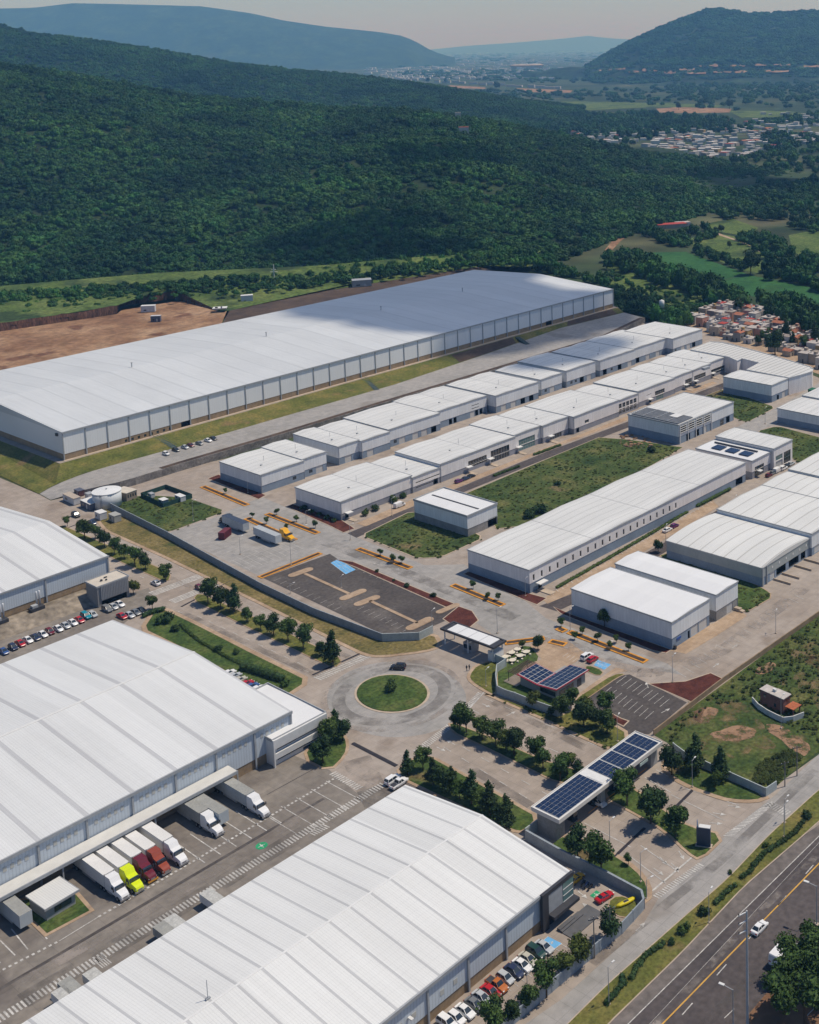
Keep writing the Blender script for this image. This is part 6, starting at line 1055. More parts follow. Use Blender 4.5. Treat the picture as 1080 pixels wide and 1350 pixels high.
class Tree:
    def __init__(s, seed, kind, m, nleaf=900):
        rn = random.Random(seed); L = []
        if kind == 'round':
            h, R = 1.7, 2.0
            for k in range(9): a = rn.uniform(0, 6.28); d = rn.uniform(.4, 1.25); L.append((math.cos(a)*d, math.sin(a)*d, 3.2+rn.uniform(-.9, 1.1), rn.uniform(.8, 1.25), rn.uniform(.7, 1.05)))
            sz = .26
        elif kind == 'tall':
            h, R = 1.4, 1.4
            for k in range(11): t = k/10; a = rn.uniform(0, 6.28); d = rn.uniform(.2, .9)*(1-.75*t); L.append((math.cos(a)*d, math.sin(a)*d, 1.9+t*5.2, rn.uniform(.85, 1.2)*(1.15-.8*t), rn.uniform(.8, 1.0)))
            sz = .24
        elif kind == 'big':
            h, R = 5, 6
            for k in range(26): a = rn.uniform(0, 6.28); d = 6.2*math.sqrt(rn.random()); L.append((math.cos(a)*d, math.sin(a)*d, 8.5+rn.uniform(-2.2, 3.2)*(1-d/9), rn.uniform(1.5, 2.5), rn.uniform(1.1, 1.7)))
            sz = .42
        elif kind == 'bush':
            h, R = .2, .6
            for k in range(4): a = rn.uniform(0, 6.28); L.append((math.cos(a)*.4, math.sin(a)*.4, .6, rn.uniform(.45, .7), rn.uniform(.4, .6)))
            sz = .16
        s.tr = trunk_mb(h, .14 if kind != 'big' else .45, rn, R).mesh('trunk', BARK); s.cr = crown_mesh('crown', seed, L, nleaf, sz, m); s.bush = kind == 'bush'; s.k = {'round': 1.22, 'tall': 1.15}.get(kind, 1); s.wd = {'tall': 1.5}.get(kind, 1)
    def place(s, name, lb, p, sc, group=None, cat='tree', sz=1):
        sc *= 1 if s.bush else s.k; r = thing(name, lb, cat, p, R_.uniform(0, 6.28), group); r.scale = (sc*s.wd, sc*s.wd, sc*sz)
        link('stem' if s.bush else 'trunk', s.tr, r); link('foliage' if s.bush else 'crown', s.cr, r); return r
RT = [Tree(11+k, 'round', LEAF, 1100) for k in range(3)]+[Tree(21, 'round', LEAFD, 1100), Tree(22, 'round', LEAFY, 1000)]
TT = [Tree(31+k, 'tall', LEAFD, 1100) for k in range(3)]; BT = [Tree(41+k, 'big', LEAF, 4200) for k in range(2)]; BU = [Tree(51, 'bush', LEAFD, 260), Tree(52, 'bush', LEAF, 260), Tree(53, 'bush', LEAFY, 260)]
def row(name, lbf, group, pts, kinds, s0, s1=None, cat='tree'):
    for i, q in enumerate(pts):
        x, y = q[:2]; s = q[2] if len(q) > 2 else R_.uniform(s0, s1 or s0)
        kinds[i % len(kinds)].place(name, lbf(i), at(x, y), s, group, cat)
row('boulevard_tree', lambda i: f'{ORD[i]} tree of the upper boulevard median counting from the site cabins', 'trees on the upper boulevard median', [(67+22, 694, .62), (112, 710, 1.25), (126, 711, .95), (138, 721, 1.05), (151, 731, .95), (164, 737, .95), (178, 746, 1.2), (192, 751, 1.0), (219, 767, .95)], RT[:4], 1)
row('boulevard_tree', lambda i: f'{ORD[i]} tree of the lower boulevard median counting from the crossing', 'trees on the lower boulevard median', [(274.5, 796, 1.3), (291, 803, 1.25), (309, 807, 1.1), (326, 820, .8), (344, 831, .8), (361, 837.5, 1.1), (380, 846, 1.1), (400, 856, 1.2), (422, 865, .75), (439, 876, 1.2)], [RT[0], RT[3], TT[0], RT[1], RT[2], RT[3], RT[0]], 1)
row('median_tree', lambda i: f'{ORD[i]} tree of the entrance median counting from the roundabout', 'trees on the entrance median', [(606, 962, 1.05), (615, 966, 1.25), (636, 975, 1.1), (654, 983, 1.1), (667, 988, .9), (678, 996, 1.25), (707, 1002, 1.05), (716, 1014, .95), (739, 1030, 1.1), (748, 1022, 1.0), (764, 1029, .85)], [RT[3], RT[0], RT[1], RT[2], RT[4]], 1)
row('dark_conifer', lambda i: f'{ORD[i]} dark tapering tree along the front warehouse from the yard corner', 'dark trees along the front warehouse', [(538, 1022, .75), (558, 1016, .9), (571, 1035, .85), (583, 1040, .95), (596, 1046, .8), (606, 1054, .85), (622, 1060, 1.0), (634, 1068, .75), (646, 1075, 1.0), (658, 1084, .75), (668, 1091, .95)], [TT[0], RT[0], TT[1], RT[3], TT[2], RT[1]], 1)
row('office_tree', lambda i: f'{ORD[i]} tree on the small lawn below the white office block', 'trees at the office block', [(426, 1006, 1.15), (432, 984, 1.1), (443, 972, .9), (452, 977, .95)], [RT[3], RT[0], TT[1]], 1)
row('entrance_tree', lambda i: f'dark tree on the entrance median {["beside the gate", "in the middle", "nearest the totem sign"][i]}', 'trees on the entrance median by the gate', [(827, 1062, 1.35), (858, 1086, 1.55), (891, 1104, 1.3)], [RT[0], RT[3], RT[1]], 1)
row('corner_tree', lambda i: f'tree on the entrance corner lawn {["nearest the gate", "just left of the white wall middle", "at the white wall middle", "small and bare beside the wall"][i]}', 'trees on the entrance corner lawn', [(886, 1022, 1.25), (917, 1014, 1.1), (949, 1030, 1.05), (943, 1039, .7)], [RT[3], TT[2], TT[0], RT[0]], 1)
row('canteen_tree', lambda i: f'{ORD[i]} tree of the canteen lawn counting from the picnic side', 'trees on the canteen lawn', [(705, 934, .85), (726, 945, .5), (740, 949, 1.0), (753, 934, 1.0), (770, 959, 1.25), (772, 943, .9), (786, 958, .9), (799, 944, 1.0), (801, 968, 1.1)], [RT[4], RT[3], RT[0], RT[1], RT[3]], 1)
row('fence_tree', lambda i: f'dark tree outside the front warehouse fence {["with red earth at its foot", "by the bent wall"][i]}', 'trees outside the front warehouse fence', [(762, 1131, 1.2), (793, 1153, 1.45)], [RT[3], RT[0]], 1)
row('car_park_tree', lambda i: f'{ORD[i]} tree along the car park fence counting from the corner', 'trees along the car park fence', [(805, 1238, 1.05), (763, 1272, 1.05), (744, 1290, .9), (721, 1315, 1.1), (698, 1331, .85), (655, 1368, 1.15), (674, 1352, .8)], [RT[3], RT[4], RT[4], RT[0], RT[1], RT[0]], 1)
BT[0].place('roadside_tree', 'huge dark roadside tree at the lower frame corner', at(1062, 1356), 1.05, 'big roadside trees'); BT[1].place('roadside_tree', 'huge roadside tree leaning over the white box truck', at(1074, 1302), .9, 'big roadside trees')
row('street_shrub', lambda i: f'{["small round shrub at the canteen court edge", "small shrub beside the guard canopy lawn", "dark round shrub at the white hall wall", "young tree by the loading hall corner", "young tree on the exit kerb", "pale bare shrub at the boulevard corner", "bright bush under the louvred block", "olive shrub on the boulevard corner hedge"][i]}', None, [(709.5, 857, .75), (689, 855, .45), (797, 826, 1.0), (868, 728, .75), (829, 1140, .4), (201, 803, .75), (176, 784, .85), (219, 764, .4)], [RT[3], RT[4], RT[1], RT[3], RT[0], RT[0], RT[4]], 1)
row('young_tree', lambda i: f'{ORD[i % 8]} little tree on the orange kerbed medians, {["upper street part", "lower street part"][i//8]}', 'young trees on the kerbed medians', [(298, 651), (333, 683), (352, 691), (365, 679), (377, 699), (391, 688), (416, 696), (502, 733), (519, 742), (530, 743), (624, 776), (643, 791), (657, 792), (740, 826), (768, 837), (788, 846)], [RT[0], RT[2]], .38, .5)
row('young_tree', lambda i: f'{ORD[i]} little tree along the white hall kerb from the crossing', 'young trees on the white hall kerb', [(805, 856), (829, 858), (813, 848), (758, 843)], [RT[0], RT[2]], .4)
row('bed_shrub', lambda i: f'{ORD[i]} dark shrub in the red bed of the dark lot', 'shrubs in the red mulch bed', [(497, 754, .9), (519, 766, .7), (537, 774, 1.2), (571, 787, 1.2)], [BU[0]], 1, cat='shrub')
row('wall_shrub', lambda i: f'{ORD[i]} shrub at the foot of the glazed row end wall', 'shrubs at the glazed row end wall', [(400, 672), (411, 676), (421, 680), (431, 684), (440, 688)], [BU[0], BU[1]], 1.1, 1.6, cat='shrub')
row('wall_shrub', lambda i: f'{["tall", "bushy", "rounded", "leafy"][i]} shrub against the blank front of the glazed row', 'shrubs before the blank glazed row unit', [(482, 679, 2.0), (494, 673, 2.1), (519, 662, 2.3), (531, 656, 1.9)], [BU[1], BU[0]], 1, cat='shrub')
row('plot_bush', lambda i: f'{["dark bush in the weedy plot nearest the windowed block", "dark bush beside it in the weedy plot", "low spreading bush in the weedy plot far end", "bush beside the rubble of the louvred hall"][i]}', None, [(697, 682, 3.0), (712, 677, 3.2), (735, 640, 1.6), (860, 596, 2.4)], [BU[0]], 1, cat='bush')
row('lawn_shrub', lambda i: f'{["dark shrub mass at the top of the sloping lawn", "dark shrub beside the lawn corner", "low shrub behind the dock warehouse corner", "clipped oval shrub at the lower end of the sloping lawn", "shrub halfway down the sloping lawn", "lone shrub on the sloping lawn"][i]}', None, [(222, 820, 2.6), (212, 822, 2.2), (232, 832, 1.7), (375, 906, 1.7), (288, 858, 1.5), (311, 862, 1.3)], [BU[0], BU[1]], 1, cat='shrub')
BU[1].place('island_shrub', 'low shrub in the centre of the roundabout island', at(515, 909, .2), 2.3, None, 'shrub')
def hedge(lb, pts, wd, h, m=LEAFD, seed=3):
    rn = random.Random(seed); P = resample([at(*p) for p in pts], max(3, int(sum((at(*b)-at(*a)).length for a, b in zip(pts, pts[1:]))/.8))); c = P[0]
    L = [((p-c).x+rn.uniform(-.15, .15), (p-c).y+rn.uniform(-.15, .15), h*.5, wd*rn.uniform(.5, .62), h*rn.uniform(.5, .6)) for p in P]
    me = crown_mesh('foliage', seed, L, len(L)*90, .16, m, .92); r = thing('hedge', lb, 'hedge', c); link('foliage', me, r); MB().tube((0, 0, 0), (0, 0, h*.4), .08).build('stem', BARK, r)
hedge('thick dark hedge at the lower end of the sloping lawn', [(322, 882), (340, 888), (371, 898)], 2.8, 2.2, seed=4); hedge('loose hedge line running down the sloping lawn', [(238, 825), (262, 846), (300, 868), (322, 879)], 1.1, .7, LEAF, 5); hedge('dark hedge at the boulevard corner beside parked cars', [(190, 814), (204, 808), (214, 806)], 2.2, 1.6, seed=6)
for k, (pts, lb) in enumerate([([(800, 1324), (814, 1307), (823, 1298), (821, 1290)], 'curved dark hedge at the lowest part of the verge'), ([(833, 1291), (839, 1279), (852, 1261), (874, 1246)], 'long S shaped dark hedge on the verge'), ([(944, 1192), (956, 1180), (968, 1170)], 'straight dark hedge beside two verge posts'), ([(979, 1158), (991, 1148)], 'short dark hedge on the verge'), ([(994, 1143), (1008, 1126), (1028, 1113)], 'curved dark hedge near the frontage crossing'), ([(1030, 1111), (1040, 1105), (1050, 1097), (1058, 1086)], 'dark hedge at the upper end of the verge')]): hedge(lb, pts, 1.3, .9, LEAFD, 10+k)
row('verge_shrub', lambda i: f'{["purple leaved shrub at the end of the long hedge", "round dark shrub in the middle of the verge", "round shrub left of the straight hedge", "small round shrub near the frontage crossing", "low shrub on the upper verge", "small shrub at the kerb of the verge"][i]}', None, [(885, 1244, 1.0), (902, 1229, 1.6), (929, 1205, 1.5), (1009, 1117, .9), (1063, 1078, 1.5), (963, 1152, .7)], [BU[0], BU[1]], 1, cat='shrub')
hedge('weedy green strip along the windowed block', [(735, 775), (800, 738), (860, 703), (905, 676)], 1.6, .7, LEAF, 30); hedge('dark shrubs along the apron of the windowed block', [(920, 668), (945, 655), (962, 646)], 2.2, 1.3, LEAF, 31); hedge('green shrubs before the tall green shop windows', [(705, 600), (722, 594), (738, 588)], 1.6, 1.0, LEAF, 32); hedge('shrubs before the dark shop windows of the glazed row', [(652, 628), (668, 622), (684, 616)], 1.5, 1.0, LEAF, 33)
# rubble by the louvred hall
mb = MB(); rn = random.Random(5)
for k in range(60):
    p = at(rn.uniform(818, 858), rn.uniform(572, 590), .12); s = rn.uniform(.3, 1.1); mb.box(p.x-s, p.x+s, p.y-s*.6, p.y+s*.6, .05, s*rn.uniform(.3, .9), s*.3, s*.2)
mb.build('rubble', SOIL, label='heap of reddish rubble beside the louvred hall', cat='rubble', kind='stuff')
# ------------------------------------------------------------------ scattered woodland: one object, instanced from point clouds
PCOL = bpy.data.collections.new('wood_crowns')
rn = random.Random(2)
for k in range(6):
    L = []
    for j in range(7): a = rn.uniform(0, 6.28); d = rn.uniform(.1, .75); L.append((math.cos(a)*d, math.sin(a)*d, .62+rn.uniform(-.25, .35)*(1-d*.5), rn.uniform(.38, .55), rn.uniform(.28, .46)))
    me = crown_mesh('wood_crown', 60+k, L, 230, .16, LEAFW, .95); o = bpy.data.objects.new(f'wood_crown', me); PCOL.objects.link(o)
WCOL = bpy.data.collections.new('weed_tufts'); LEAFT = mat('weed_leaves', (.05, .08, .022), .7, .3, .05, coord='World', col2=(.11, .13, .04), inst=.25, spec=.1)
for k in range(4):
    L = [(rn.uniform(-.5, .5), rn.uniform(-.5, .5), .3, rn.uniform(.3, .5), rn.uniform(.25, .5)) for j in range(4)]
    o = bpy.data.objects.new('weed_tuft', crown_mesh('weed_tuft', 80+k, L, 90, .2, LEAFT, .8)); WCOL.objects.link(o)
def scatter(name, coll):
    gn = bpy.data.node_groups.new(name, 'GeometryNodeTree')
    gn.interface.new_socket('Geometry', in_out='INPUT', socket_type='NodeSocketGeometry'); gn.interface.new_socket('Geometry', in_out='OUTPUT', socket_type='NodeSocketGeometry')
    N = gn.nodes; gi = N.new('NodeGroupInput'); go = N.new('NodeGroupOutput'); ip = N.new('GeometryNodeInstanceOnPoints'); ci = N.new('GeometryNodeCollectionInfo')
    ci.inputs['Collection'].default_value = coll; ci.inputs['Separate Children'].default_value = True; ci.inputs['Reset Children'].default_value = True
    def attr(n, t):
        a = N.new('GeometryNodeInputNamedAttribute'); a.data_type = t; a.inputs[0].default_value = n; return next(s for s in a.outputs if s.enabled and s.name == 'Attribute')
    gn.links.new(gi.outputs[0], ip.inputs['Points']); gn.links.new(ci.outputs[0], ip.inputs['Instance']); ip.inputs['Pick Instance'].default_value = True
    gn.links.new(attr('idx', 'INT'), ip.inputs['Instance Index']); gn.links.new(attr('rot', 'FLOAT_VECTOR'), ip.inputs['Rotation']); gn.links.new(attr('scl', 'FLOAT_VECTOR'), ip.inputs['Scale']); gn.links.new(ip.outputs[0], go.inputs[0])
    return gn
GN_WOOD, GN_WEED = scatter('woodland', PCOL), scatter('weeds', WCOL)
def wood(name, pts, label, gn=None):
    """pts: (Vector, radius, height)"""
    me = bpy.data.meshes.new(name); me.from_pydata([tuple(p[0]) for p in pts], [], []); n = len(pts); r = random.Random(n)
    a = me.attributes.new('idx', 'INT', 'POINT'); a.data.foreach_set('value', [r.randrange(4 if gn else 6) for _ in range(n)])
    a = me.attributes.new('rot', 'FLOAT_VECTOR', 'POINT'); a.data.foreach_set('vector', [q for _ in range(n) for q in (0.0, 0.0, r.uniform(0, 6.28))])
    a = me.attributes.new('scl', 'FLOAT_VECTOR', 'POINT'); a.data.foreach_set('vector', [q for p in pts for q in (p[1], p[1], p[2])])
    o = link(name, me, None, label, 'wood', None, 'stuff'); md = o.modifiers.new('scatter', 'NODES'); md.node_group = gn or GN_WOOD; return o
def pix(P):
    q = Vector(P)-Vector((0, 0, H)); z = q.dot(CF); return PX+F*q.dot(CR)/z, PY+F*q.dot(CD)/z
def inpoly(x, y, P):
    c = False
    for i in range(len(P)):
        (a, b), (d, e) = P[i-1], P[i]
        if (b > y) != (e > y) and x < (d-a)*(y-b)/(e-b)+a: c = not c
    return c
FOOT = [(-400, 396), (0, 394), (100, 387), (200, 379), (330, 366), (400, 364), (470, 364), (600, 344), (700, 352), (800, 378), (1400, 420)]
rn = random.Random(9); pts = []
for _ in range(60000):
    px = rn.uniform(-160, 1260); t = rn.uniform(0, 1.06)
    Yf, pyc, Yc, Yb = itp(near.c, px); Y = Yf+(Yc-Yf)*t
    if rn.random() > Y*(Yc-Yf)/1.7e6: continue
    p = near.pt(px, t); cl = fb(p.x, p.y, 70, 4); den = fb(p.x+500, p.y, 28, 3)
    x, y = pix(p)
    if y > itp(FOOT, x)[0]: continue
    if cl > .5 and rn.random() < .6 or den > .28 and rn.random() < .72: continue
    low = max(0, 1-(1-t)*4) if 0 else 1
    r = (rn.uniform(2.4, 4.4) if rn.random() < .5 else rn.uniform(3.8, 6.6))*(1+.25*fb(p.x-900, p.y, 60, 3))*(1.0+.4*(rn.random() < .07))
    pts.append((p-UP*.8, r, r*rn.uniform(.85, 1.25)))
wood('forest', pts, 'dense dark green wood covering the hillside')
pts = []
for _ in range(22000):
    px = rn.uniform(-120, 770); t = rn.uniform(0, 1.03); p = mid.pt(px, t)
    Yf, pyc, Yc, Yb = itp(mid.c, px)
    r = rn.uniform(3.5, 7.5); pts.append((p-UP*1, r, r*rn.uniform(.7, 1.1)))
wood('ridge_forest', pts, 'hazy wood covering the ridge behind')
pts = []
for _ in range(15000):
    px = rn.uniform(772, 1200); t = rn.uniform(.12, 1.02); p = rh.pt(px, t)
    if fb(p.x, p.y, 260, 4) > .18 and rn.random() < .75 or pix(p)[1] > 86 and rn.random() < .6: continue
    r = rn.uniform(8, 19); pts.append((p-UP*3, r, r*rn.uniform(.6, .9)))
wood('hill_forest', pts, 'hazy woods covering the rounded hill')
pts = []
def belt(poly, n, r0, r1, hk=1.0, z=0):
    xs = [p[0] for p in poly]; ys = [p[1] for p in poly]; k = 0
    P = pp(poly, z); W = [(q.x, q.y) for q in P]; x0, x1 = min(q[0] for q in W), max(q[0] for q in W); y0, y1 = min(q[1] for q in W), max(q[1] for q in W); tries = 0
    while k < n and tries < n*40:
        tries += 1; x, y = rn.uniform(x0, x1), rn.uniform(y0, y1)
        if inpoly(x, y, W): r = rn.uniform(r0, r1); pts.append((Vector((x, y, z-.5)), r, r*hk*rn.uniform(.9, 1.4))); k += 1
belt([(800, 345), (822, 340), (870, 352), (905, 368), (960, 386), (985, 398), (978, 412), (940, 402), (890, 384), (840, 366), (802, 354)], 130, 4, 7.5, 1.3)
belt([(905, 322), (930, 332), (985, 352), (980, 358), (925, 340)], 28, 3, 5, 1.2)
belt([(845, 300), (880, 308), (912, 318), (906, 330), (865, 318), (842, 308)], 60, 3, 6, 1.2)
belt([(880, 312), (930, 302), (945, 312), (900, 326)], 30, 3, 5.5, 1.2)
belt([(1000, 402), (1030, 400), (1085, 418), (1200, 450), (1200, 475), (1085, 450), (1030, 428), (1000, 415)], 130, 4, 7, 1.4)
belt([(1010, 352), (1068, 362), (1070, 378), (1015, 372)], 45, 4, 7, 1.4); belt([(968, 316), (1000, 310), (1075, 345), (1085, 360), (1020, 348)], 60, 3.5, 6.5, 1.2); belt([(1070, 375), (1100, 378), (1110, 390), (1072, 386)], 14, 4, 6, 1.3)
belt([(795, 380), (830, 385), (905, 418), (900, 425), (850, 420), (800, 405)], 150, 2, 4.5, 1.1); belt([(850, 410), (905, 418), (918, 432), (880, 432), (848, 420)], 30, 3.5, 5.5, 1.4)
belt([(800, 350), (832, 372), (930, 398), (950, 408), (900, 412), (830, 382), (800, 365)], 90, 1.5, 3, .9)
belt([(600, 352), (700, 356), (800, 380), (800, 372), (700, 345), (620, 338)], 120, 3, 5, 1.2)
belt([(540, 152), (640, 146), (800, 152), (870, 160), (960, 166), (1085, 150), (1085, 165), (1000, 168), (990, 176), (900, 178), (830, 192), (740, 178)], 620, 5, 9, 1.2); belt([(1000, 176), (1085, 180), (1200, 180), (1200, 230), (1085, 232), (985, 220), (960, 213), (1010, 205)], 260, 5, 9, 1.1)
belt([(830, 150), (905, 155), (960, 160), (940, 172), (860, 166)], 160, 6, 10, 1.3); belt([(560, 118), (690, 120), (860, 128), (860, 136), (700, 132), (560, 130)], 200, 7, 13, .8); belt([(860, 112), (1200, 104), (1200, 128), (960, 134), (900, 128)], 420, 8, 15, .8); belt([(800, 82), (1200, 85), (1200, 101), (900, 104), (820, 98)], 260, 14, 26, .7)
belt([(520, 96), (700, 92), (790, 92), (860, 108), (760, 112), (540, 102)], 260, 12, 24, .6); belt([(200, 79), (560, 69), (860, 64), (860, 82), (500, 90)], 500, 25, 60, .35)
belt([(900, 262), (1000, 250), (1085, 240), (1250, 235), (1250, 320), (1085, 312), (1030, 302), (990, 290), (930, 288), (870, 296)], 620, 4, 7.5, 1.1)
belt([(640, 165), (760, 150), (860, 160), (960, 170), (840, 178), (740, 180)], 260, 6, 11, 1.1); belt([(760, 120), (1085, 112), (1200, 130), (1085, 146), (960, 146), (860, 139), (760, 131)], 240, 7, 15, .8); belt([(700, 150), (860, 152), (820, 164), (720, 160)], 90, 5, 9, 1.1)
belt([(0, 402), (150, 393), (240, 378), (330, 370), (420, 362), (470, 366), (330, 384), (250, 382), (120, 405), (-100, 424)], 90, .6, 2.0, .9, 10)
belt([(-100, 402), (60, 396), (240, 382), (400, 366), (400, 378), (330, 388), (240, 392), (60, 408)], 150, .8, 3.2, .9, 10); belt([(-120, 396), (0, 390), (100, 384), (240, 374), (340, 366), (340, 374), (240, 383), (100, 394), (0, 401), (-120, 408)], 330, 1.6, 4.4, 1.05, 11); belt([(40, 392), (260, 376), (300, 380), (100, 398)], 40, 2, 4.2, 1, 11); belt([(290, 376), (420, 354), (560, 341), (720, 333), (745, 352), (640, 352), (500, 368), (400, 380), (330, 384)], 420, 1.8, 4.4, 1.1, 8)
VW = pts; pts = []
for poly, n, z in [([(612, 652), (720, 606), (790, 577), (830, 580), (900, 590), (860, 613), (700, 692), (655, 697), (640, 668)], 700, .2), ([(477, 706), (543, 674), (620, 700), (637, 709), (580, 735), (551, 736)], 260, .2), ([(928, 523), (953, 513), (1022, 537), (985, 557), (968, 551)], 200, .2), ([(998, 569), (1025, 562), (1085, 578), (1085, 600), (1056, 611), (1047, 606)], 130, .2), ([(150, 671), (160, 661), (185, 653), (245, 656), (297, 674), (229, 699), (221, 701)], 160, .2), ([(868, 970), (953, 902), (1085, 810), (1160, 770), (1160, 930), (1090, 982), (1050, 960), (1000, 920), (940, 925), (890, 975)], 800, .4), ([(1025, 1030), (1060, 995), (1040, 985), (1005, 1000), (990, 1030)], 260, .5), ([(868, 734), (882, 729), (1003, 774), (1020, 786), (984, 807), (968, 800), (955, 768)], 110, .2), ([(660, 922), (720, 948), (780, 976), (808, 988), (829, 969), (760, 938)], 60, .2)]: belt(poly, n, .35, 1.0, .55, z+.4)
wood('weeds', pts, 'tufts of rough weeds over the overgrown plots', GN_WEED); pts = VW
wood('valley_woods', pts, 'dark tree belts and groves spread across the valley')
for (x, y, s, lb) in [(990, 362, 3.2, 'tall dark lone tree between the pasture and the lower crop field'), (895, 145, 3.4, 'round dark tree beside the reddish ploughed field'), (962, 143.5, 4.2, 'larger round dark tree right of the reddish field'), (655, 119, 6.0, 'dark clump tree before the far white houses'), (564, 110, 5, 'far dark tree left of the white houses'), (588, 110, 4.5, 'far dark tree among the white houses'), (865, 212, 2.4, 'round tree at the near edge of the valley town'), (944, 310, 1.3, 'small round tree at the top of the pasture'), (951, 307, 1.3, 'small round tree beside the first on the pasture'), (270, 390, 1.2, 'lone tree on the grassy terrace above the cut bank'), (962, 327, 1.0, 'single bush in the middle of the pasture')]:
    RT[3].place('lone_tree', lb, at(x, y, 7 if x == 270 else 0), s, 'lone trees of the valley')
# ------------------------------------------------------------------ towns
R_.seed(77)
HW = [mat('house_'+n, c, .85, .12, .5, scale2=2, coord='World') for n, c in dict(white=(.48, .46, .44), cream=(.36, .30, .24), grey=(.24, .235, .23), pink=(.42, .24, .19), ochre=(.42, .28, .12), blue=(.16, .22, .34)).items()]
HN = ['white', 'cream', 'grey', 'pinkish', 'ochre', 'blue']
HR = [mat('roof_'+n, c, .85, .2, .8, coord='World') for n, c in dict(pale=(.40, .36, .33), dusty=(.24, .205, .18), red=(.34, .05, .035), terracotta=(.34, .13, .075)).items()]
RNM = ['pale flat roof', 'dusty grey flat roof', 'bright red roof', 'terracotta roof']
def house(p, lx, ly, h, rz, wi, ri, place, group, det=True):
    r = thing('house', f'{HN[wi]} house with a {RNM[ri]} {place}', 'house', p, rz, group); mb = MB().box(-lx/2, lx/2, -ly/2, ly/2, -.2, h); mb.build('wall', HW[wi], r)
    rm = MB()
    if ri == 3: rm.loft([[(-lx/2-.2, -ly/2-.2, h), (-lx/2-.2, 0, h+1.1), (-lx/2-.2, ly/2+.2, h)], [(lx/2+.2, -ly/2-.2, h), (lx/2+.2, 0, h+1.1), (lx/2+.2, ly/2+.2, h)]])
    else: rm.box(-lx/2-.1, lx/2+.1, -ly/2-.1, ly/2+.1, h, h+.18)
    ro = rm.build('roof', HR[ri], r)
    if det:
        if ri != 3 and R_.random() < .6: MB().box(-lx*.3, -lx*.3+1.8, 0, 1.8, h+.19, h+1.6).build('stair_head', HW[wi], ro)
        if R_.random() < .5: MB().lathe([(.5, .19), (.5, 1.2), (.1, 1.4)], 8, (lx*.25, -ly*.2, h)).build('roof_tank', CHAR if R_.random() < .5 else TRIMW, ro)
        wm = MB()
        for u in (-.28, .2): wm.box(lx*u, lx*u+1, -ly/2-.04, -ly/2+.02, h*.45, h*.45+1.1)
        wm.build('window', GLASS, r); MB().box(-lx/2-.04, -lx/2+.02, -.5, .5, 0, 2.1).build('door', CHAR, r)
TOWN = [(908, 428), (918, 416), (950, 407), (985, 405), (1003, 418), (1030, 424), (1046, 432), (1060, 440), (1090, 450), (1130, 480), (1130, 520), (1078, 486), (1050, 472), (1008, 460), (960, 447), (926, 436)]
sheet('town_ground', [(900, 430), (915, 412), (985, 402), (1090, 445), (1150, 480), (1150, 520), (1085, 495), (1000, 465), (926, 438)], .01, TAN, 'dusty streets of the crowded town')
W = [(q.x, q.y) for q in pp(TOWN)]; n = 0; xs = [q[0] for q in W]; ys = [q[1] for q in W]; cx, cy = sum(xs)/len(W), sum(ys)/len(W); rn = random.Random(4)
for i in range(-30, 31):
    for j in range(-30, 31):
        p = Vector((cx, cy, 0))+A*(i*7.0+rn.uniform(-1, 1)+(i % 3 == 0)*1.2)+B*(j*7.2+rn.uniform(-1, 1))
        if not inpoly(p.x, p.y, W) or rn.random() < .10 or n >= 200: continue
        n += 1; ri = rn.choices([0, 1, 2, 3], [5, 3, 1.6, 1.4])[0]; wi = rn.choices(range(6), [5, 4, 3, 2, 1, .5])[0]
        house(p, rn.uniform(4.5, 7.2), rn.uniform(4.5, 7.4), rn.choice([2.8, 3, 3.2, 5.4, 5.8, 6]), RZ+rn.choice([0, math.pi/2]), wi, ri, 'in the crowded town behind the rear row', 'houses of the crowded town')
mb = MB(); r2 = random.Random(33)
for k in range(255):
    if k < 120: x, y = r2.uniform(835, 1000), r2.uniform(172, 209)
    elif k > 205: x, y = r2.uniform(765, 840), r2.uniform(176, 190)
    else: x, y = r2.uniform(985, 1085), r2.uniform(150, 192)
    if k < 120 and y > 212-.02*abs(x-940): continue
    p = at(x, y); s_ = r2.uniform(3.5, 8); mb.box(p.x-s_, p.x+s_, p.y-s_*.8, p.y+s_*.8, -.2, r2.uniform(3, 7))
mb.build('valley_rooftops', mat('small_white_walls', (.55, .52, .49), .9, .4, .03, coord='World'), label='scatter of small pale houses filling the valley town', cat='houses', kind='stuff')
row('town_tree', lambda i: f'{ORD[i]} dark tree among the houses of the crowded town', 'trees in the crowded town', [(1022, 468, 2.4), (1036, 446, 1.4), (1008, 452, 1.2), (975, 412, 1.6), (1045, 458, 1.1), (1062, 462, 1.4), (1000, 455, 1.0), (1075, 458, 1.8), (1012, 444, 1.0)], [RT[3], TT[0], RT[0]], 1)
M1 = [(828, 190), (840, 185), (870, 181), (905, 176), (935, 174), (955, 166), (1000, 168), (1020, 172), (1010, 192), (985, 209), (965, 212), (900, 208), (850, 200)]; W = [(q.x, q.y) for q in pp(M1)]; n = 0; xs = [q[0] for q in W]; ys = [q[1] for q in W]
while n < 75:
    x, y = rn.uniform(min(xs), max(xs)), rn.uniform(min(ys), max(ys))
    if not inpoly(x, y, W): continue
    n += 1; house(Vector((x, y, 0)), rn.uniform(8, 16), rn.uniform(8, 13), rn.uniform(4, 7), RZ+rn.choice([0, 1.57])+rn.uniform(-.1, .1), rn.choices(range(6), [6, 3, 2, 1, 1, 0])[0], rn.choices([0, 1, 2, 3], [6, 3, .7, 1.6])[0], 'in the small valley town', 'houses of the valley town', False)
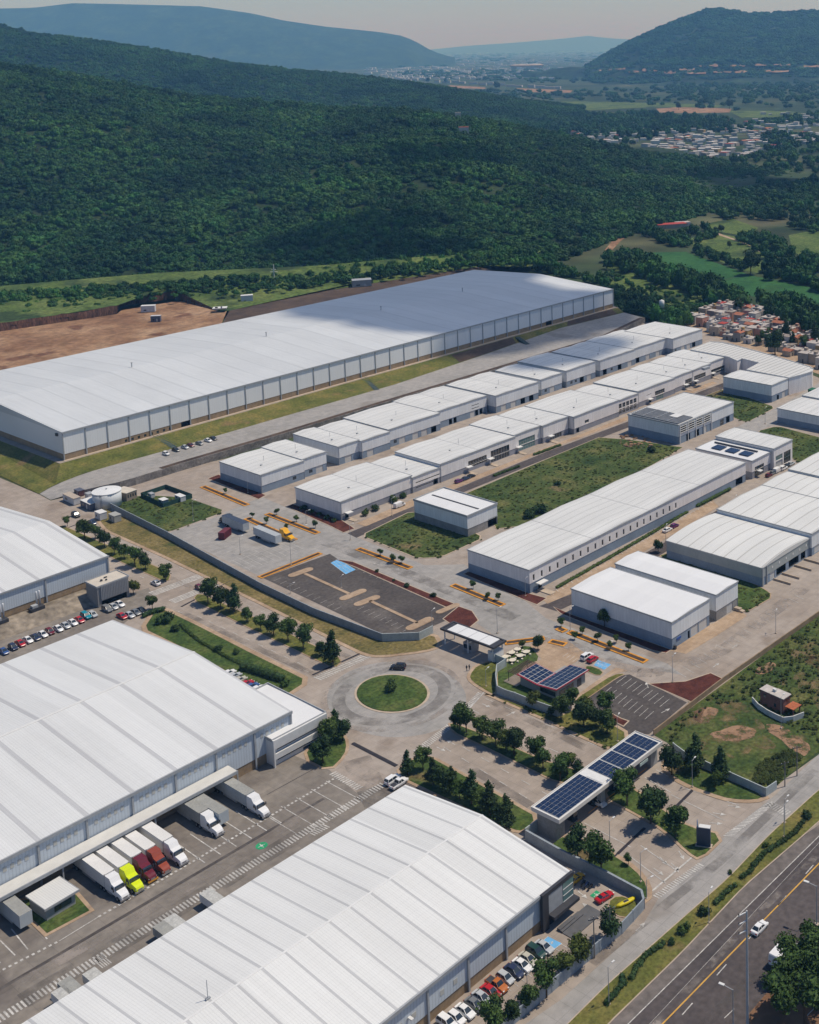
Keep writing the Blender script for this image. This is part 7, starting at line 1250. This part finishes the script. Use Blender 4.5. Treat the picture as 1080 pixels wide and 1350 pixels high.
for (x, y) in [(793, 183), (797, 188), (755, 178), (834, 165), (840, 163), (790, 176), (815, 182), (1050, 165), (1072, 164), (1030, 160), (1060, 178), (960, 162), (985, 163), (905, 160), (930, 160), (1020, 195), (1000, 200), (760, 180)]: house(at(x, y), rn.uniform(10, 15), rn.uniform(9, 13), rn.uniform(5, 8), rn.uniform(0, 3), rn.choice([0, 0, 1]), rn.choice([0, 3, 2]), 'scattered in trees beside the valley town', 'scattered valley houses', False)
for k in range(20): house(at(500+k*12.4+rn.uniform(-3, 3), 103.5+k*.75+rn.uniform(-.8, .8)), rn.uniform(24, 40), 22, rn.uniform(8, 13), rn.uniform(-.2, .2), 0, 0, 'in the far white row across the plain', 'far white houses', False)
house(near.pt(611, .80)+UP*3, 13, 9, 9, .2, 0, 2, 'alone in the hillside wood', None, False); house(near.pt(604, .985)+UP*2, 8, 6, 9, .2, 0, 0, 'on the hill crest among trees', None, False)
house(at(885, 300), 30, 12, 4, RZ-.6, 1, 2, 'at the farm above the pasture', None, False); house(at(900, 297), 14, 9, 3.4, RZ-.6, 0, 0, 'beside the red roofed farm', None, False); house(at(848, 282), 9, 7, 4, .2, 0, 0, 'in the wood above the dirt track', None, False)
mb = MB(); rn = random.Random(12)
for k in range(1900):
    x = rn.uniform(180, 860); y = 76.5-.0179*x+32*rn.random()**1.5
    if y > 86 and not (480 < x < 740): continue
    if y > 78 and x > 790: continue
    p = at(x, y); s = rn.uniform(8, 26)*(p.y/6000)**.5; h = rn.uniform(5, 12)*(1.4 if y < 70 else 1); q = rn.uniform(.4, 1.0); mb.box(p.x-s, p.x+s, p.y-s*q, p.y+s*q, -.5, h)
for k in range(120): p = at(rn.uniform(500, 745), 100+rn.uniform(-1, 5)); s = rn.uniform(9, 18); mb.box(p.x-s, p.x+s, p.y-s, p.y+s, -.5, rn.uniform(6, 11))
for x, w_, h in ((637, 45, 150), (741, 40, 170), (746, 35, 190), (705, 60, 60), (610, 80, 60), (655, 60, 50)): p = at(x, 64.5); mb.box(p.x-w_, p.x+w_, p.y-40, p.y+40, -.5, h)
mb.build('distant_city', mat('city_walls', (.55, .53, .52), .9, .35, .004, coord='World'), label='pale speckled city spread across the hazy plain', cat='city', kind='stuff')
p = at(695, 90); r = thing('stadium', 'low round ochre stadium on the far plain', 'stadium', p); MB().lathe([(120, 0), (135, 26), (110, 30), (75, 6), (1, 5)], 40).build('bowl', mat('stadium_ochre', (.42, .28, .16), .9, .15, .02), r); MB().lathe([(112, 30.5), (112, 33), (70, 34), (70, 31)], 40).build('roof', TRIMW, r)
# ------------------------------------------------------------------ clouds that shade the far end of the long warehouse and part of the wood
CLM = mat('cloud', (.8, .8, .82), 1, .02, .01)
N_, L_2 = nodes(CLM); tr = N_.new('ShaderNodeBsdfTransparent'); tr.inputs[0].default_value = (.95, .97, 1, 1); ms = N_.new('ShaderNodeMixShader'); ms.inputs[0].default_value = .48
L_2.new(N_['Principled BSDF'].outputs[0], ms.inputs[1]); L_2.new(tr.outputs[0], ms.inputs[2]); L_2.new(ms.outputs[0], N_['Material Output'].inputs[0])
def hillpt(x, y):
    """where the ray through a pixel meets the wooded hillside"""
    return min((near.pt(x, t/200) for t in range(0, 201)), key=lambda q: abs(pix(q)[1]-y))
def cloud(lb, spots, alt):
    """spots: (px, py, ground height, radius m): where the shade falls; the cloud hangs up the sun ray from there"""
    mb = MB(); rn = random.Random(len(spots))
    for x, y, gz, r in spots:
        q_ = hillpt(x, y) if gz is None else at(x, y, gz); p = q_+SUNV*((alt-q_.z)/SUNV.z); n, k = 7, 14; rings = []
        for i in range(1, n): t = math.pi*i/n; rings.append([(p.x+math.sin(t)*math.cos(2*math.pi*j/k)*r*rn.uniform(.8, 1.12), p.y+math.sin(t)*math.sin(2*math.pi*j/k)*r*rn.uniform(.8, 1.12), p.z-math.cos(t)*r*.22) for j in range(k)])
        mb.loft(rings)
    o = mb.build('cloud', CLM, label=lb, cat='cloud', kind='structure'); md = o.modifiers.new('union', 'REMESH'); md.mode = 'VOXEL'; md.voxel_size = 7; return o
cloud('small white cloud high over the end of the long warehouse', [(398, 404, 17, 24), (425, 412, 17, 30), (460, 418, 17, 34), (500, 425, 17, 32), (535, 434, 17, 24), (500, 405, 17, 32), (490, 390, 17, 31), (540, 412, 17, 35), (540, 385, 17, 45), (600, 400, 17, 50), (600, 370, 17, 47), (650, 392, 17, 47), (655, 372, 17, 33), (720, 402, 17, 42), (765, 394, 17, 28), (590, 432, 17, 28), (640, 425, 17, 33), (700, 482, 8, 22), (750, 470, 8, 26), (790, 455, 8, 24), (740, 440, 3, 28), (800, 425, 3, 26), (680, 457, 3, 20), (700, 420, 10, 26), (830, 410, 3, 20)], 1500)
cloud('small white cloud high over the wooded hillside', [(450, 310, None, 60), (490, 295, None, 50), (400, 325, None, 55), (500, 335, None, 60), (430, 350, None, 45), (570, 330, None, 40), (560, 212, None, 45), (610, 205, None, 60), (530, 200, None, 35)], 1700)
cloud('small white cloud high over the valley', [(1000, 240, 0, 70), (960, 232, 0, 60), (1050, 246, 0, 60)], 1900)
# ------------------------------------------------------------------ air
hz = MB().box(-38500, 38500, -1500, 38500*1.95, -2, 830).build('haze', None, label='pale blue haze filling the valley', cat='haze', kind='stuff')
hm = bpy.data.materials.new('haze_air'); hm.use_nodes = True; N, L = nodes(hm); N.remove(N['Principled BSDF']); pv = N.new('ShaderNodeVolumePrincipled')
pv.inputs['Color'].default_value = (.20, .52, 1, 1); pv.inputs['Absorption Color'].default_value = (1, 1, 1, 1); pv.inputs['Density'].default_value = 9e-5; pv.inputs['Anisotropy'].default_value = 0.0
L.new(pv.outputs[0], N['Material Output'].inputs['Volume']); hm.cycles.homogeneous_volume = True if hasattr(hm.cycles, 'homogeneous_volume') else None
HAZE = 1
hz.data.materials[0] = hm
